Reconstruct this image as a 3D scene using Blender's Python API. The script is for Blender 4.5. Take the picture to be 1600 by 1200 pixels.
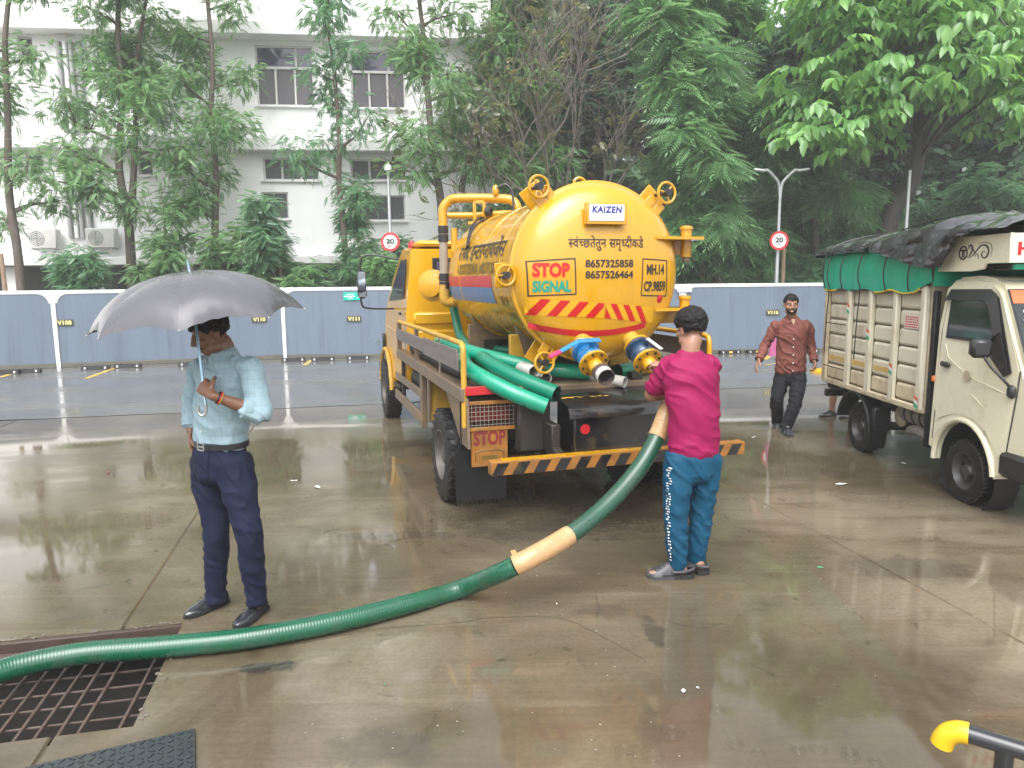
import bpy, bmesh, math, random
import numpy as np
from mathutils import Vector, Matrix, noise

random.seed(7); rng = np.random.default_rng(7)
PI = math.pi; R = math.radians
C = bpy.context.scene.collection
SC = bpy.context.scene
for o in list(bpy.data.objects): bpy.data.objects.remove(o)

# ------------------------------------------------------------------ camera, sky, sun, exposure
F_PX = 1150.0; PITCH = math.atan(165/F_PX); ROLL = R(0.5); EYE = 1.9
cam = bpy.data.cameras.new('camera'); cam.sensor_fit = 'HORIZONTAL'; cam.sensor_width = 36
cam.lens = F_PX/1600*36; cam.clip_start = 0.05; cam.clip_end = 2000
cam_o = bpy.data.objects.new('camera', cam); C.objects.link(cam_o)
fwd = Vector((0, math.cos(PITCH), -math.sin(PITCH))); upv = Vector((0, math.sin(PITCH), math.cos(PITCH)))
cr, sr = math.cos(ROLL), math.sin(ROLL)
camx = Vector((cr, 0, 0)) - sr*upv; camy = cr*upv + Vector((sr, 0, 0))
cam_o.matrix_world = Matrix(((camx.x, camy.x, -fwd.x, 0), (camx.y, camy.y, -fwd.y, 0), (camx.z, camy.z, -fwd.z, EYE), (0, 0, 0, 1)))
SC.camera = cam_o

world = bpy.data.worlds.new('World'); SC.world = world; world.use_nodes = True
wn = world.node_tree.nodes; wl = world.node_tree.links
sky_n = wn.new('ShaderNodeTexSky'); sky_n.sky_type = 'NISHITA'; sky_n.sun_disc = False
SUN_EL, SUN_ROT = R(58), R(186)
sky_n.sun_elevation = SUN_EL; sky_n.sun_rotation = SUN_ROT
sky_n.air_density = 1.0; sky_n.dust_density = 6.0; sky_n.ozone_density = 1.0; sky_n.altitude = 500
hs = wn.new('ShaderNodeHueSaturation'); hs.inputs['Saturation'].default_value = 0.14   # rain cloud: nearly colourless
wl.new(sky_n.outputs[0], hs.inputs['Color']); wl.new(hs.outputs[0], wn['Background'].inputs['Color'])
wn['Background'].inputs['Strength'].default_value = 0.15
sun = bpy.data.lights.new('sun', 'SUN'); sun.energy = 1.1; sun.angle = R(60); sun.color = (1, 0.97, 0.93)
sun_o = bpy.data.objects.new('sun', sun); C.objects.link(sun_o)
sd = Vector((math.sin(SUN_ROT)*math.cos(SUN_EL), math.cos(SUN_ROT)*math.cos(SUN_EL), math.sin(SUN_EL)))
sun_o.rotation_euler = sd.to_track_quat('Z', 'Y').to_euler(); sun_o.location = sd*60
SC.view_settings.view_transform = 'Standard'; SC.view_settings.look = 'None'
SC.view_settings.gamma = 1; SC.view_settings.use_curve_mapping = False
SC.view_settings.exposure = 1.35
SC.cycles.use_denoising = True
SC.cycles.max_bounces = 8; SC.cycles.volume_bounces = 1; SC.cycles.transparent_max_bounces = 16

# ------------------------------------------------------------------ helpers
def basis(axis):
    a = Vector(axis).normalized()
    t = Vector((0, 0, 1)) if abs(a.z) < 0.9 else Vector((1, 0, 0))
    u = t.cross(a).normalized(); v = a.cross(u).normalized()
    return a, u, v

class MB:
    def __init__(s): s.v = []; s.f = []; s.m = []
    def add(s, vs, fs, mi=0, M=None):
        n = len(s.v)
        for p in vs:
            p = Vector(p)
            s.v.append(M @ p if M else p)
        for f in fs: s.f.append([i+n for i in f]); s.m.append(mi)
        return s
    def quad(s, a, b, c, d, mi=0): return s.add([a, b, c, d], [(0, 1, 2, 3)], mi)
    def box(s, c, size, mi=0, bev=0.0, M=None, rz=0.0, rx=0.0, ry=0.0):
        hx, hy, hz = [q/2 for q in size]
        T = Matrix.Translation(Vector(c)) @ Matrix.Rotation(rz, 4, 'Z') @ Matrix.Rotation(ry, 4, 'Y') @ Matrix.Rotation(rx, 4, 'X')
        if M: T = M @ T
        b = min(bev, hx*.9, hy*.9, hz*.9)
        if b <= 0:
            vs = [(x, y, z) for x in (-hx, hx) for y in (-hy, hy) for z in (-hz, hz)]
            fs = [(0, 1, 3, 2), (4, 6, 7, 5), (0, 4, 5, 1), (2, 3, 7, 6), (0, 2, 6, 4), (1, 5, 7, 3)]
            return s.add(vs, fs, mi, T)
        vs = []; idx = {}
        for i, sx in enumerate((-1, 1)):
            for j, sy in enumerate((-1, 1)):
                for k, sz in enumerate((-1, 1)):
                    for ax in range(3):
                        p = [sx*(hx-b), sy*(hy-b), sz*(hz-b)]
                        p[ax] = (sx*hx, sy*hy, sz*hz)[ax]
                        idx[(i, j, k, ax)] = len(vs); vs.append(p)
        fs = []
        for ax in range(3):
            o1, o2 = [q for q in range(3) if q != ax]
            for e in (0, 1):
                def key(a, b_):
                    q = [0, 0, 0]; q[ax] = e; q[o1] = a; q[o2] = b_; return tuple(q)+(ax,)
                f = [idx[key(0, 0)], idx[key(1, 0)], idx[key(1, 1)], idx[key(0, 1)]]
                fs.append(f)
        for ax in range(3):
            o1, o2 = [q for q in range(3) if q != ax]
            for a in (0, 1):
                for b_ in (0, 1):
                    def key(e, w):
                        q = [0, 0, 0]; q[ax] = e; q[o1] = a; q[o2] = b_; return tuple(q)+(w,)
                    fs.append([idx[key(0, o1)], idx[key(1, o1)], idx[key(1, o2)], idx[key(0, o2)]])
        for i in (0, 1):
            for j in (0, 1):
                for k in (0, 1): fs.append([idx[(i, j, k, 0)], idx[(i, j, k, 1)], idx[(i, j, k, 2)]])
        # orient outward
        out = []
        for f in fs:
            ps = [Vector(vs[q]) for q in f]; nrm = (ps[1]-ps[0]).cross(ps[2]-ps[0]); ctr = sum(ps, Vector())/len(ps)
            out.append(f if nrm.dot(ctr) > 0 else f[::-1])
        return s.add(vs, out, mi, T)
    def bar(s, p0, p1, w, h, mi=0, bev=0.0, up=(0, 0, 1)):
        p0 = Vector(p0); p1 = Vector(p1); d = p1-p0; L = d.length; d.normalize()
        x = d.cross(Vector(up));
        if x.length < 1e-5: x = d.cross(Vector((1, 0, 0)))
        x.normalize(); z = x.cross(d)
        M = Matrix(((x.x, d.x, z.x, 0), (x.y, d.y, z.y, 0), (x.z, d.z, z.z, 0), (0, 0, 0, 1)))
        return s.box((0, 0, 0), (w, L, h), mi, bev, Matrix.Translation((p0+p1)/2) @ M)
    def lathe(s, prof, org, axis, n=24, mi=0, cap0=False, cap1=False, a0=0.0, a1=2*PI, twist=0.0):
        """prof: list of (radius, height along axis)"""
        org = Vector(org); a, u, v = basis(axis); full = abs(a1-a0-2*PI) < 1e-6; m = n if full else n+1
        vs = []; fs = []
        for r, h in prof:
            for i in range(m):
                t = a0+(a1-a0)*i/n+twist
                vs.append(org+a*h+u*(r*math.cos(t))+v*(r*math.sin(t)))
        for j in range(len(prof)-1):
            for i in range(n):
                i2 = (i+1) % m
                fs.append((j*m+i, j*m+i2, (j+1)*m+i2, (j+1)*m+i))
        if cap0: fs.append(tuple(range(m))[::-1])
        if cap1: fs.append(tuple(range((len(prof)-1)*m, len(prof)*m)))
        return s.add(vs, fs, mi)
    def cyl(s, p0, p1, r, r2=None, n=14, mi=0, caps=True):
        p0 = Vector(p0); d = Vector(p1)-p0
        return s.lathe([(r, 0), (r if r2 is None else r2, d.length)], p0, d, n, mi, caps, caps)
    def tube(s, pts, r, n=10, mi=0, caps=True, closed=False, rfn=None):
        pts = [Vector(p) for p in pts]; N = len(pts); vs = []; fs = []
        pu = None
        for i, p in enumerate(pts):
            if closed: t = pts[(i+1) % N]-pts[i-1]
            else: t = pts[min(i+1, N-1)]-pts[max(i-1, 0)]
            t.normalize()
            if pu is None: _, u, _v = basis(t)
            else:
                u = pu-t*pu.dot(t)
                if u.length < 1e-6: _, u, _v = basis(t)
                u.normalize()
            pu = u; v = t.cross(u); rr = rfn(i/(N-1)) if rfn else (r[i] if isinstance(r, (list, tuple)) else r)
            for k in range(n):
                a = 2*PI*k/n; vs.append(p+u*(rr*math.cos(a))+v*(rr*math.sin(a)))
        for i in range(N if closed else N-1):
            j = (i+1) % N
            for k in range(n):
                k2 = (k+1) % n; fs.append((i*n+k, i*n+k2, j*n+k2, j*n+k))
        if caps and not closed:
            fs.append(tuple(range(n))[::-1]); fs.append(tuple(range((N-1)*n, N*n)))
        return s.add(vs, fs, mi)
    def torus(s, c, axis, R_, r, n=28, k=8, mi=0):
        a, u, v = basis(axis); c = Vector(c)
        return s.tube([c+u*(R_*math.cos(2*PI*i/n))+v*(R_*math.sin(2*PI*i/n)) for i in range(n)], r, k, mi, closed=True)
    def prism(s, poly, org, ux, uy, depth, mi=0, mi_side=None):
        """poly 2D (ccw seen along +n), extruded by depth along n=ux x uy"""
        org = Vector(org); ux = Vector(ux); uy = Vector(uy); n = ux.cross(uy).normalized(); N = len(poly)
        vs = [org+ux*a+uy*b for a, b in poly]+[org+ux*a+uy*b+n*depth for a, b in poly]
        s.add(vs, [tuple(range(N))[::-1], tuple(range(N, 2*N))], mi)
        k = len(s.v)-2*N
        for i in range(N):
            j = (i+1) % N; s.f.append([k+i, k+j, k+N+j, k+N+i]); s.m.append(mi if mi_side is None else mi_side)
        return s
    def grid(s, fn, nu, nv, mi=0):
        vs = [fn(i/nu, j/nv) for i in range(nu+1) for j in range(nv+1)]
        fs = [(i*(nv+1)+j, (i+1)*(nv+1)+j, (i+1)*(nv+1)+j+1, i*(nv+1)+j+1) for i in range(nu) for j in range(nv)]
        return s.add(vs, fs, mi)
    def ball(s, c, r, n=14, m=8, mi=0, sc=(1, 1, 1)):
        c = Vector(c); vs = []; fs = []
        for j in range(m+1):
            th = PI*j/m
            for i in range(n):
                a = 2*PI*i/n; vs.append(c+Vector((r*sc[0]*math.sin(th)*math.cos(a), r*sc[1]*math.sin(th)*math.sin(a), r*sc[2]*math.cos(th))))
        for j in range(m):
            for i in range(n):
                i2 = (i+1) % n; fs.append((j*n+i, (j+1)*n+i, (j+1)*n+i2, j*n+i2))
        return s.add(vs, fs, mi)
    def xform(s, M, k=0):
        for i in range(k, len(s.v)): s.v[i] = M @ s.v[i]
        return s
    def build(s, name, mats, parent=None, loc=None, smooth=40, label=None):
        me = bpy.data.meshes.new(name); me.from_pydata([tuple(p) for p in s.v], [], s.f)
        if not isinstance(mats, (list, tuple)): mats = [mats]
        for m in mats: me.materials.append(m)
        me.polygons.foreach_set('material_index', s.m)
        me.update()
        if smooth:
            me.shade_smooth(); me.set_sharp_from_angle(angle=R(smooth))
        o = bpy.data.objects.new(name, me); C.objects.link(o)
        if parent: o.parent = parent
        if loc: o.location = loc
        if label: o['label'] = label
        return o

def tag(o, label=None, cat=None, group=None, kind=None):
    if label: o['label'] = label
    if cat: o['category'] = cat
    if group: o['group'] = group
    if kind: o['kind'] = kind
    return o
def thing(name, label, cat, loc=(0, 0, 0), rotz=0.0, group=None):
    o = bpy.data.objects.new(name, None); C.objects.link(o); o.empty_display_size = .2
    o.location = loc; o.rotation_euler = (0, 0, rotz)
    return tag(o, label, cat, group)
KIDS = {}
def copy_tree(o, parent=None):
    c = o.copy(); C.objects.link(c)
    if parent: c.parent = parent
    for ch in o.children: copy_tree(ch, c)
    return c
def smooth_path(pts, n=8):
    """Catmull-Rom through pts"""
    pts = [Vector(p) for p in pts]; out = []
    for i in range(len(pts)-1):
        p0 = pts[max(i-1, 0)]; p1 = pts[i]; p2 = pts[i+1]; p3 = pts[min(i+2, len(pts)-1)]
        for k in range(n):
            t = k/n; t2 = t*t; t3 = t2*t
            out.append(.5*((2*p1)+(p2-p0)*t+(2*p0-5*p1+4*p2-p3)*t2+(3*p1-p0-3*p2+p3)*t3))
    out.append(pts[-1]); return out

# ------------------------------------------------------------------ materials
def pmat(name, col, rough=.5, metal=0.0, var=.12, scale=6.0, dirt=None, damt=.4, dscale=3.0, bump=.0, bscale=60, coat=0.0, spec=.5, detail=5, rvar=.1, stretch=(1, 1, 1), alpha=None, trans=0.0):
    m = bpy.data.materials.new(name); m.use_nodes = True; nt = m.node_tree; N = nt.nodes; L = nt.links
    b = N['Principled BSDF']
    tc = N.new('ShaderNodeTexCoord'); mp = N.new('ShaderNodeMapping'); mp.inputs['Scale'].default_value = stretch
    L.new(tc.outputs['Object'], mp.inputs['Vector'])
    nz = N.new('ShaderNodeTexNoise'); nz.inputs['Scale'].default_value = scale; nz.inputs['Detail'].default_value = detail
    L.new(mp.outputs[0], nz.inputs['Vector'])
    mx = N.new('ShaderNodeMix'); mx.data_type = 'RGBA'
    d = [max(0, c*(1-var)) for c in col[:3]]; u = [min(1, c*(1+var)) for c in col[:3]]
    mx.inputs['A'].default_value = (*d, 1); mx.inputs['B'].default_value = (*u, 1)
    L.new(nz.outputs['Fac'], mx.inputs['Factor']); last = mx.outputs['Result']
    rough_out = None
    if dirt:
        n2 = N.new('ShaderNodeTexNoise'); n2.inputs['Scale'].default_value = dscale; n2.inputs['Detail'].default_value = 8; n2.inputs['Roughness'].default_value = .65
        L.new(mp.outputs[0], n2.inputs['Vector'])
        rp = N.new('ShaderNodeMapRange'); rp.inputs['From Min'].default_value = .62-.35*damt; rp.inputs['From Max'].default_value = .72-.1*damt
        rp.inputs['To Max'].default_value = min(1, .35+damt*.6)
        L.new(n2.outputs['Fac'], rp.inputs['Value'])
        m2 = N.new('ShaderNodeMix'); m2.data_type = 'RGBA'; m2.inputs['B'].default_value = (*dirt[:3], 1)
        L.new(rp.outputs[0], m2.inputs['Factor']); L.new(last, m2.inputs['A']); last = m2.outputs['Result']
    L.new(last, b.inputs['Base Color'])
    rr = N.new('ShaderNodeMapRange'); rr.inputs['To Min'].default_value = max(.02, rough-rvar); rr.inputs['To Max'].default_value = min(1, rough+rvar)
    L.new(nz.outputs['Fac'], rr.inputs['Value']); L.new(rr.outputs[0], b.inputs['Roughness'])
    b.inputs['Metallic'].default_value = metal; b.inputs['Coat Weight'].default_value = coat; b.inputs['Coat Roughness'].default_value = .06
    b.inputs['Specular IOR Level'].default_value = spec; b.inputs['Transmission Weight'].default_value = trans
    if bump:
        n3 = N.new('ShaderNodeTexNoise'); n3.inputs['Scale'].default_value = bscale; n3.inputs['Detail'].default_value = 4
        L.new(mp.outputs[0], n3.inputs['Vector'])
        bp = N.new('ShaderNodeBump'); bp.inputs['Strength'].default_value = bump; bp.inputs['Distance'].default_value = .01
        L.new(n3.outputs['Fac'], bp.inputs['Height']); L.new(bp.outputs[0], b.inputs['Normal'])
    return m
def glass(name, col=(.03, .04, .045), rough=.03, alpha=.55):
    m = bpy.data.materials.new(name); m.use_nodes = True; nt = m.node_tree; N = nt.nodes; L = nt.links
    b = N['Principled BSDF']; b.inputs['Base Color'].default_value = (*col, 1); b.inputs['Roughness'].default_value = rough
    b.inputs['Alpha'].default_value = alpha; b.inputs['IOR'].default_value = 1.5
    return m

MAT = {}
def M_(k): return MAT[k]
# ------------------------------------------------------------------ ground
def concrete_mat(name, c0, c1, c2, wet=(.025, .25), streak=1.0, rot=R(12.3), pools=(), stains=()):
    m = bpy.data.materials.new(name); m.use_nodes = True; nt = m.node_tree; N = nt.nodes; L = nt.links; b = N['Principled BSDF']
    tc = N.new('ShaderNodeTexCoord'); P = tc.outputs['Object']
    def nz(scale, detail=6, rough=.55, vec=None, dist=0.0):
        n = N.new('ShaderNodeTexNoise'); n.inputs['Scale'].default_value = scale; n.inputs['Detail'].default_value = detail
        n.inputs['Roughness'].default_value = rough; n.inputs['Distortion'].default_value = dist
        L.new(vec or P, n.inputs['Vector']); return n.outputs['Fac']
    def rng_(x, a, b_, c=0.0, d=1.0):
        r = N.new('ShaderNodeMapRange'); r.inputs['From Min'].default_value = a; r.inputs['From Max'].default_value = b_
        r.inputs['To Min'].default_value = c; r.inputs['To Max'].default_value = d; L.new(x, r.inputs['Value']); return r.outputs[0]
    def mixc(f, a, b_):
        x = N.new('ShaderNodeMix'); x.data_type = 'RGBA'; L.new(f, x.inputs['Factor'])
        for k, c in (('A', a), ('B', b_)):
            if isinstance(c, tuple): x.inputs[k].default_value = (*c, 1)
            else: L.new(c, x.inputs[k])
        return x.outputs['Result']
    def mth(op, a, b_):
        x = N.new('ShaderNodeMath'); x.operation = op
        for i, q in enumerate((a, b_)):
            if isinstance(q, (int, float)): x.inputs[i].default_value = q
            else: L.new(q, x.inputs[i])
        return x.outputs[0]
    mp = N.new('ShaderNodeMapping'); mp.inputs['Rotation'].default_value = (0, 0, -rot); mp.inputs['Scale'].default_value = (1.2, 34, 1); L.new(P, mp.inputs['Vector'])
    mp2 = N.new('ShaderNodeMapping'); mp2.inputs['Rotation'].default_value = (0, 0, -rot); mp2.inputs['Scale'].default_value = (.35, 1.3, 1); L.new(P, mp2.inputs['Vector'])
    mp3 = N.new('ShaderNodeMapping'); mp3.inputs['Rotation'].default_value = (0, 0, -R(55)); mp3.inputs['Scale'].default_value = (.6, 9, 1); L.new(P, mp3.inputs['Vector'])
    big = nz(.55, 7, .6, dist=.8); mid = nz(2.3, 8, .62, mp2.outputs[0]); fine = nz(38, 6, .7); st = nz(1, 4, .6, mp.outputs[0]); scuff = nz(.9, 5, .55, mp3.outputs[0])
    col = mixc(rng_(big, .36, .64), c0, c1)
    col = mixc(rng_(mid, .47, .66), col, c2)
    col = mixc(rng_(scuff, .60, .70, 0, .45), col, c1)
    dk = nz(3.3, 9, .7, dist=1.5)
    col = mixc(rng_(dk, .60, .70, 0, .65), col, tuple(c*.32 for c in c0))
    sp = nz(1, 4, .6, mp.outputs[0])
    hv = N.new('ShaderNodeHueSaturation'); L.new(col, hv.inputs['Color']); L.new(rng_(mth('ADD', mth('MULTIPLY', fine, .5), mth('MULTIPLY', st, .5*streak)), .3, .7, .75, 1.25), hv.inputs['Value'])
    base = hv.outputs[0]
    wetm = nz(.8, 6, .62, mp2.outputs[0], 1.0); wet2 = nz(.42, 4, .5)
    w = rng_(mth('ADD', mth('MULTIPLY', wetm, .55), mth('MULTIPLY', wet2, .45)), .46, .62)
    pool = None                                            # standing water: soft-edged pools where the slab dips
    for (px_, py_, rx_, ry_) in pools:
        m4 = N.new('ShaderNodeMapping'); m4.inputs['Location'].default_value = (-px_/rx_, -py_/ry_, 0); m4.inputs['Scale'].default_value = (1/rx_, 1/ry_, 1); L.new(P, m4.inputs['Vector'])
        ln = N.new('ShaderNodeVectorMath'); ln.operation = 'LENGTH'; L.new(m4.outputs[0], ln.inputs[0])
        q = rng_(mth('ADD', ln.outputs['Value'], mth('MULTIPLY', mth('SUBTRACT', nz(1.6, 5, .55), .5), 1.7)), .72, 1.02, 1, 0)
        pool = q if pool is None else mth('MAXIMUM', pool, q)
    if pool is not None: w = mth('MULTIPLY', w, mth('SUBTRACT', 1.0, pool)); base = mixc(mth('MULTIPLY', pool, .45), base, tuple(c*.75 for c in c0))
    for (px_, py_, rx_, ry_, amt) in stains:               # oil and mud stains
        m5 = N.new('ShaderNodeMapping'); m5.inputs['Location'].default_value = (-px_/rx_, -py_/ry_, 0); m5.inputs['Scale'].default_value = (1/rx_, 1/ry_, 1); L.new(P, m5.inputs['Vector'])
        l5 = N.new('ShaderNodeVectorMath'); l5.operation = 'LENGTH'; L.new(m5.outputs[0], l5.inputs[0])
        q = rng_(mth('ADD', l5.outputs['Value'], mth('MULTIPLY', mth('SUBTRACT', nz(7, 6, .65), .5), 2.2)), .6, 1.0, amt, 0); base = mixc(q, base, (.022, .021, .020))
    L.new(base, b.inputs['Base Color'])
    r = mth('ADD', mth('MULTIPLY', w, wet[1]-wet[0]), wet[0])
    r = mth('ADD', r, mth('MULTIPLY', mth('SUBTRACT', fine, .5), .12))
    L.new(r, b.inputs['Roughness']); b.inputs['Specular IOR Level'].default_value = .5
    bp = N.new('ShaderNodeBump'); bp.inputs['Distance'].default_value = .006
    hgt = mth('ADD', mth('MULTIPLY', fine, .30), mth('ADD', mth('MULTIPLY', st, .55*streak), mth('MULTIPLY', mid, .5)))
    L.new(hgt, bp.inputs['Height']); L.new(rng_(w, 0, 1, .03, .30), bp.inputs['Strength'])
    L.new(bp.outputs[0], b.inputs['Normal'])
    return m
MAT['concrete'] = concrete_mat('wet_concrete', (.081, .062, .038), (.200, .169, .119), (.122, .097, .061), streak=.5, pools=((1.25, 3.05, .95, .75), (-.15, 2.85, .45, .3), (-2.2, 7.6, 2.2, 1.1), (2.6, 7.4, 1.2, .8), (-3.6, 5.2, 1.3, .9), (.9, 4.9, .9, .45)), stains=((-1.22, 3.42, .16, .07, .8), (-.55, 2.78, .30, .14, .3), (.55, 4.0, .22, .10, .25), (-.9, 5.3, .5, .12, .3), (.3, 5.4, .9, .3, .35), (.75, 3.75, .06, .2, .5), (2.6, 4.6, .5, .25, .35)))
MAT['asphalt'] = concrete_mat('wet_asphalt', (.12, .119, .115), (.185, .182, .172), (.15, .146, .138), wet=(.09, .34), streak=.3)
MAT['earth'] = pmat('damp_earth', (.10, .08, .05), .8, var=.4, scale=2, bump=.4, bscale=30)

def poly_hole(outer, holes, z):
    bm = bmesh.new(); edges = []
    for loop in [outer]+holes:
        vs = [bm.verts.new((p[0], p[1], z)) for p in loop]
        for i in range(len(vs)): edges.append(bm.edges.new((vs[i], vs[(i+1) % len(vs)])))
    bmesh.ops.triangle_fill(bm, edges=edges, use_beauty=True)
    for f in bm.faces:
        f.normal_update()
        if f.normal.z < 0: f.normal_flip()
    return bm
GA = R(12.3); gs = Vector((math.cos(GA), math.sin(GA), 0)); gt = Vector((-math.sin(GA), math.cos(GA), 0))
def G(s, t, z=0.0): return gs*s+gt*t+Vector((0, 0, z))
# pit rectangle in yard coordinates (s across, t away)
PIT = (-2.65, -.985, 3.22, 4.21)   # s0,s1,t0,t1 (from the corner seen beside the shoes)
def pit_pt(s, t, z=0.0): return G(s, t, z)
hole = [(*pit_pt(PIT[0]-.02, PIT[2]-.02)[:2],), (*pit_pt(PIT[1]+.02, PIT[2]-.02)[:2],), (*pit_pt(PIT[1]+.02, PIT[3]+.02)[:2],), (*pit_pt(PIT[0]-.02, PIT[3]+.02)[:2],)]
bm = poly_hole([(-160, -40), (160, -40), (160, 170), (-160, 170)], [hole], -.16)
me = bpy.data.meshes.new('ground'); bm.to_mesh(me); bm.free(); me.materials.append(MAT['earth'])
g = bpy.data.objects.new('ground', me); C.objects.link(g); tag(g, kind='structure')

yard = bpy.data.objects.new('concrete_yard', None); C.objects.link(yard); tag(yard, kind='structure')
TA = 11.35                                                # where the concrete meets the asphalt
joints_s = [-24, -18.6, -13.2, -8.4, -4.6, -1.30, 3.35, 8.0, 13, 18, 24]
def slab(s0, s1, t0, t1, g0=.004, g1=.004, h0=.004, h1=.004):
    mb = MB(); a, b_, c, d = s0+g0, s1-g1, t0+h0, t1-h1
    ch = .008; e0, e1, f0, f1 = [ch if q > 0 else 0 for q in (g0, g1, h0, h1)]
    top = [G(a+e0, c+f0, 0), G(b_-e1, c+f0, 0), G(b_-e1, d-f1, 0), G(a+e0, d-f1, 0)]
    mid = [G(a, c, -ch), G(b_, c, -ch), G(b_, d, -ch), G(a, d, -ch)]
    bot = [G(a, c, -.15), G(b_, c, -.15), G(b_, d, -.15), G(a, d, -.15)]
    mb.add(top+mid+bot, [(0, 1, 2, 3)]+[(4+i, 4+(i+1) % 4, (i+1) % 4, i) for i in range(4)]+[(8+i, 8+(i+1) % 4, 4+(i+1) % 4, 4+i) for i in range(4)])
    return mb.build('slab', MAT['concrete'], yard, smooth=0)
for i in range(len(joints_s)-1):
    s0, s1 = joints_s[i], joints_s[i+1]
    if s0 in (-4.6, -1.30):
        pc, pd = PIT[2], PIT[3]
        if s0 == -4.6:
            slab(s0, s1, pd, TA, h0=0, h1=0); slab(s0, PIT[0], pc, pd, g1=0, h0=0, h1=0); slab(s0, s1, -9, pc, h1=0)
        else:
            slab(s0, s1, pd, TA, h0=0, h1=0); slab(PIT[1], s1, pc, pd, g0=0, h0=0, h1=0); slab(s0, s1, -9, pc, h1=0)
    else:
        slab(s0, s1, -9, -1.0); slab(s0, s1, -1.0, TA, h1=0)
MAT['joint_mud'] = pmat('muddy_joint', (.075, .06, .04), .5, var=.4, scale=14)
for s0 in joints_s[1:-1]:
    for ta, tb in (((-9, PIT[2]-.05), (PIT[3]+.05, TA)) if s0 == -1.30 else ((-9, TA),)):
        mb = MB(); mb.add([G(s0-.012, ta, -.009), G(s0+.012, ta, -.009), G(s0+.012, tb, -.009), G(s0-.012, tb, -.009)], [(0, 1, 2, 3)]); mb.build('joint_filler', MAT['joint_mud'], yard, smooth=0)
mb = MB(); _lo = [G(-40+.25*k, TA+.012+.10*noise.noise(Vector((k*.21, 0, 3)))+.05*noise.noise(Vector((k*.8, 2, 3))), .004) for k in range(321)]; _hi = [Vector((p[0], p[1], .004)) for p in ((40, 20.2), (18.2, 19.15), (4.22, 18.26), (-5.53, 17.94), (-10.15, 16.44), (-14.9, 14.9), (-30, 10.0))]; mb.add(_lo+_hi, [tuple(range(len(_lo+_hi)))])
tag(mb.build('asphalt_drive', MAT['asphalt'], smooth=0), kind='structure')

# ------------------------------------------------------------------ boundary wall
MAT['panel'] = pmat('grey_blue_panel_paint', (.128, .164, .216), .36, var=.14, scale=1.2, dirt=(.085, .107, .135), damt=.35, dscale=1.6, stretch=(4, 4, .35), rvar=.1)
MAT['white'] = pmat('white_paint', (.78, .79, .80), .5, var=.05, dirt=(.45, .43, .38), damt=.2, dscale=5)
MAT['curb'] = pmat('mossy_kerb', (.10, .095, .075), .55, var=.4, scale=9, bump=.5, bscale=40)
WH = 1.725
WP = [Vector(p) for p in ((-14.9, 14.85, 0), (-10.15, 16.40, 0), (-5.53, 17.90, 0), (-.75, 18.06, 0), (4.22, 18.22, 0), (8.9, 18.52, 0), (13.4, 18.8, 0), (18.2, 19.1, 0))]
wall = thing('boundary_wall', 'long grey blue panelled wall with white posts and rail at the back of the yard', 'wall')
def bayM(i):
    a, b_ = WP[i], WP[i+1]; d = (b_-a).normalized(); n = Vector((-d.y, d.x, 0))
    return Matrix(((d.x, n.x, 0, a.x), (d.y, n.y, 0, a.y), (0, 0, 1, 0), (0, 0, 0, 1))), (b_-a).length
for i in range(len(WP)-1):
    Mb, Lb = bayM(i); a, b_ = .045, Lb-.045; c = Lb/2
    MB().box((c, .03, (WH+.02)/2), (b_-a, .04, WH-.18), bev=.004, M=Mb).build('panel', MAT['panel'], wall)
    MB().box((c, .03, .05), (b_-a, .12, .10), bev=.01, M=Mb).build('plinth', MAT['curb'], wall)
    MB().box((c, .03, WH-.04), (b_-a, .07, .08), bev=.008, M=Mb).build('top_rail', MAT['white'], wall)
    for k in range(1, 4): MB().box((a+(b_-a)*k/4, .0085, WH/2), (.022, .004, WH-.22), M=Mb).build('seam_strip', MAT['panel'], wall)
    for s, x in ((1, .045), (-1, Lb-.045)):     # curved gusset plates each side of the post head
        pl = [(0, 0), (s*.26, 0)]+[(s*(.26-.22*math.sin(t)), -(.20-.20*math.cos(t))) for t in [k*PI/2/6 for k in range(1, 7)]]+[(0, -.2)]
        if s > 0: pl = pl[::-1]
        MB().prism([(p[0]+x, p[1]) for p in pl], Mb @ Vector((0, -.004, WH-.08)), Mb.to_3x3() @ Vector((1, 0, 0)), (0, 0, 1), -.014).build('gusset', MAT['white'], wall)
for i, p in enumerate(WP):
    Mb, Lb = bayM(min(i, len(WP)-2))
    MB().box((Lb if i == len(WP)-1 else 0, .02, WH/2), (.085, .09, WH), bev=.006, M=Mb).build('post', MAT['white'], wall)
def wall_px(u, v, off=-.015):
    """point on the wall's face seen at u,v and the wall's turn there"""
    d = fwd+camx*((u-800)/F_PX)+camy*((600-v)/F_PX); o0 = Vector((0, 0, EYE))
    for i in range(len(WP)-1):
        a, b_ = WP[i], WP[i+1]; e = (b_-a).normalized(); n = Vector((-e.y, e.x, 0)); t = (a-o0).dot(n)/d.dot(n); p = o0+d*t
        if 0 <= (p-a).dot(e) <= (b_-a).length: return p+n*off, math.atan2(e.y, e.x)

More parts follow.
